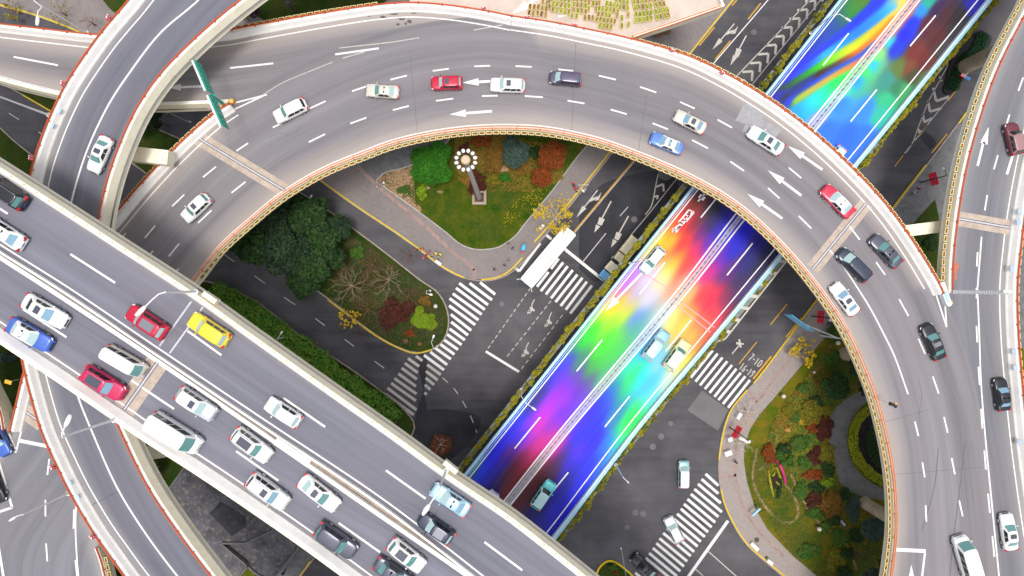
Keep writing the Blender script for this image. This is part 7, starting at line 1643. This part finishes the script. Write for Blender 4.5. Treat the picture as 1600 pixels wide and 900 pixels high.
person(794, 381, 2.0, RDC, BKC, 'person in a red top at the lawn rim near the scooter'); person(801, 388, -1, BKC, WHC, 'person in a black top and pale trousers near the scooter'); person(772, 421, .5, BKC, ('tan', (.5, .38, .3)), 'person in a black top and tan trousers waiting at the yellow kerb'); person(788, 415, 1.0, BKC, WHC, 'person in black and white waiting beside the bus')
person(795, 408, 2.6, ('peach', (.6, .4, .3)), WHC, 'person in a peach top by the bus at the kerb'); person(1290, 506, .6, BLC, BKC, 'person in dark blue below the red banners', stride=.25); person(446, 891, .8, BKC, BKC, 'person in black on the pavement under the expressway', z=.14, stride=.22); person(595, 290, .4, WHC, RDC, 'person in white and red where the grey path starts'); person(1146, 719, 0, BLC, BKC, 'person in dark blue on the junction pavement')
person(1427, 297, .6, ('crimson', (.4, .02, .1)), WHC, 'person in crimson beside the yellow kerb north of the flyover'); person(1422, 303, .6, WHC, ('green', (.03, .12, .08)), 'person in white and green beside the yellow kerb north of the flyover')
def ring(mb, c, R, r, ax='Y', n=14):
    pts = [Vector((c[0]+R*math.cos(2*math.pi*k/n), c[1], c[2]+R*math.sin(2*math.pi*k/n))) for k in range(n+1)]; mb.tube(pts, r, 5, cap=False)
def bicycle(px, py, rz, col, label, lean=.3):
    o = empty('bicycle', P(px, py)+Vector((0, 0, .13)), rz, label, 'bicycle'); o.rotation_euler = (lean, 0, rz)
    fm = plain('bike_'+col[0], col[1], .4)
    for x in (-.52, .52):
        mb = MB(); ring(mb, (x, 0, .34), .32, .025); w = mb.build('wheel', M['tyre'], o); mb = MB()
        for k in range(6): a = k*math.pi/6; mb.tube([(x-.3*math.cos(a), 0, .34-.3*math.sin(a)), (x+.3*math.cos(a), 0, .34+.3*math.sin(a))], .006, 3)
        link('spokes', mb.mesh('spokes', M['rim']), w)
    mb = MB()
    for a, b in (((-.52, 0, .34), (-.12, 0, .32)), ((-.12, 0, .32), (-.22, 0, .82)), ((-.52, 0, .34), (-.2, 0, .7)), ((-.12, 0, .32), (.38, 0, .78)), ((-.2, 0, .7), (.38, 0, .84)), ((.36, 0, .92), (.52, 0, .34))): mb.tube([a, b], .03, 6)
    mb.build('frame', fm, o); mb = MB(); mb.box((-.25, 0, .88), (.28, .15, .06)); mb.build('saddle', M['black'], o); mb = MB(); mb.tube([(.30, -.28, 1.0), (.38, 0, .98), (.30, .28, 1.0)], .02, 6); mb.build('handlebar', M['black'], o); mb = MB(); mb.box((.62, 0, .82), (.30, .34, .22)); mb.build('basket', fm, o)
    mb = MB(); mb.box((-.52, 0, .68), (.5, .09, .03)); mb.build('mudguard', fm, o)
    return o
def scooter(px, py, rz, col, label, canopy=None, z=.13):
    o = empty('scooter', P(px, py)+Vector((0, 0, z)), rz, label, 'scooter'); m_ = plain('scooter_'+col[0], col[1], .35)
    for x in (-.55, .6): mb = MB(); ring(mb, (x, 0, .24), .18, .07); mb.build('wheel', M['tyre'], o)
    mb = MB(); mb.prism([(-.8, -.12), (-.6, -.18), (-.1, -.17), (.25, -.12), (.25, .12), (-.1, .17), (-.6, .18), (-.8, .12)], .35, .66); mb.prism([(-.1, -.15), (.4, -.15), (.4, .15), (-.1, .15)], .22, .3); mb.box((.45, 0, .62), (.14, .36, .7)); mb.build('body', m_, o)
    mb = MB(); mb.box((-.38, 0, .72), (.62, .28, .1)); mb.build('seat', M['black'], o); mb = MB(); mb.tube([(.36, -.32, 1.02), (.44, 0, 1.0), (.36, .32, 1.02)], .03, 6); mb.build('handlebar', M['black'], o); mb = MB(); mb.box((-.85, 0, .85), (.3, .3, .28)); mb.build('top_box', M['sign_red'], o)
    mb = MB(); mb.lathe([(.03, -.05), (.1, 0), (.03, .06)], (.56, 0, .85), 8); mb.build('headlight', M['headlight'], o)
    if canopy:
        mb = MB(); vs = []
        for i in range(7):
            for j in range(5): u = i/6*2-1; v = j/4*2-1; vs.append((u*.55-.05, v*.34*(1-.25*u*u), 1.95-.18*v*v-.22*u*u))
        mb.add(vs, [(i*5+j, i*5+j+1, i*5+6+j, i*5+5+j) for i in range(6) for j in range(4)]); mb.build('canopy', plain('canopy_'+canopy[0], canopy[1], .5), o, smooth=True); mb = MB(); mb.tube([(.42, 0, .9), (.3, 0, 1.9)], .02, 6); mb.build('canopy_pole', M['black'], o)
    return o
scooter(818, 387, rad(78), ('blue', (.05, .22, .5)), 'scooter with a bright blue rain canopy beside the white bus', ('blue', (.10, .48, .72)))
scooter(668, 397, rad(55), ('red', (.55, .03, .06)), 'red scooter parked with the bicycles', None); scooter(898, 294, rad(-60), ('scarlet', (.6, .01, .02)), 'scarlet scooter parked at the yellow kerb under the flyover')
bicycle(655, 388, rad(5), ('orange', (.55, .13, .04)), 'orange shared bicycle parked apart from the yellow ones'); bicycle(676, 398, rad(38), ('yellow', (.75, .55, .02)), 'yellow bicycle between the red scooter and the other yellow one'); bicycle(684, 402, rad(62), ('yellow', (.75, .55, .02)), 'yellow bicycle next to the white utility box'); bicycle(595, 288, rad(30), ('white', (.7, .7, .7)), 'white bicycle at the start of the grey path')
def box_thing(px, py, dims, rz, mat, label, z=.12, name='utility_box', cat='utility box'):
    o = empty(name, P(px, py)+Vector((0, 0, z)), rz, label, cat); mb = MB(); mb.box((0, 0, dims[2]/2), dims); mb.build('cabinet', mat, o); mb = MB(); mb.box((0, 0, dims[2]+.03), (dims[0]*1.06, dims[1]*1.1, .06)); mb.build('lid', mat, o); mb = MB(); mb.box((0, -dims[1]/2-.012, dims[2]*.5), (dims[0]*.8, .02, dims[2]*.7)); mb.build('door', M['steel_grey'], o); return o
box_thing(686, 411, (1.0, .45, 1.0), rad(-35), M['sign_white'], 'white utility box beside the yellow bicycles'); box_thing(846, 356, (.9, .42, 1.0), rad(52), M['sign_white'], 'white utility box on the pavement behind the bus'); box_thing(1151, 648, (1.0, .5, 1.1), rad(58), M['sign_white'], 'white utility box above the red banners at the junction'); box_thing(1137, 684, (.7, .6, 1.2), rad(20), M['sign_white'], 'white utility box below the red banners at the junction')
box_thing(1177, 852, (1.5, .55, .5), rad(-45), M['sign_white'], 'white block barrier at the curving pavement, the longer one', name='block_barrier', cat='barrier'); box_thing(1201, 876, (1.0, .5, .5), rad(-40), M['sign_white'], 'white block barrier at the curving pavement, the shorter one', name='block_barrier', cat='barrier'); box_thing(1163, 688, (.7, .35, .5), rad(-35), M['sign_white'], 'small white bin at the park rim', name='waste_bin', cat='bin'); box_thing(1135, 706, (1.1, .7, .9), rad(20), M['sign_white'], 'white and grey stall cabinet at the junction corner', name='utility_box'); box_thing(1156, 684, (.8, .4, .6), rad(-25), M['sign_white'], 'white crate beside the red banner post', name='storage_crate', cat='crate')
box_thing(1265, 745, (.9, .25, .5), rad(-50), plain('green_bin', (.02, .25, .18), .5), 'small green box in the red bushes of the park'); box_thing(1313, 814, (1.4, .35, .4), rad(-48), plain('lilac_bench', (.42, .40, .55), .6), 'pale lilac bench block below the blue green bush', name='park_bench', cat='bench')
# flower ribbon sculpture
o = empty('flower_sculpture', P(1216, 745)+Vector((0, 0, .2)), 0, 'pink ribbon arch with yellow leaf shapes in the park', 'sculpture'); l = o.location
def rp(x, y, z_): return P(x, y, z_)-l
mb = MB(); pts = [(1211, 722, .1), (1214, 721, 1.0), (1219, 727, 1.9), (1223, 736, 2.0), (1226, 747, 1.2), (1227, 756, .1)]; mb.tube([rp(*p) for p in pts], .16, 8); mb.build('ribbon', plain('pink_ribbon', (.75, .02, .24), .45), o)
for q in ([(1201, 735), (1203, 750), (1206, 765), (1209, 776)], [(1207, 732), (1214, 730), (1219, 745), (1223, 752)], [(1212, 752), (1217, 757), (1222, 766)], [(1206, 744), (1209, 742), (1211, 738)]):
    mb = MB(); mb.tube([rp(x, y, .35) for x, y in q], [.12, .22, .2, .08][:len(q)] if len(q) == 4 else [.1, .2, .08], 6); mb.build('leaf_shape', plain('yellow_topiary', (.30, .30, .02), .9, var=.35, scale=3), o)
mb = MB(); mb.lathe([(1.3, -.05), (1.2, .12), (.1, .2)], rp(1211, 752, .2), 18); mb.build('bed', plain('dark_bed', (.035, .022, .012), .95, var=.4), o)
# thin fences around the beds by the rainbow road are left to the parapets
print('hanging planters', N_PL[0])
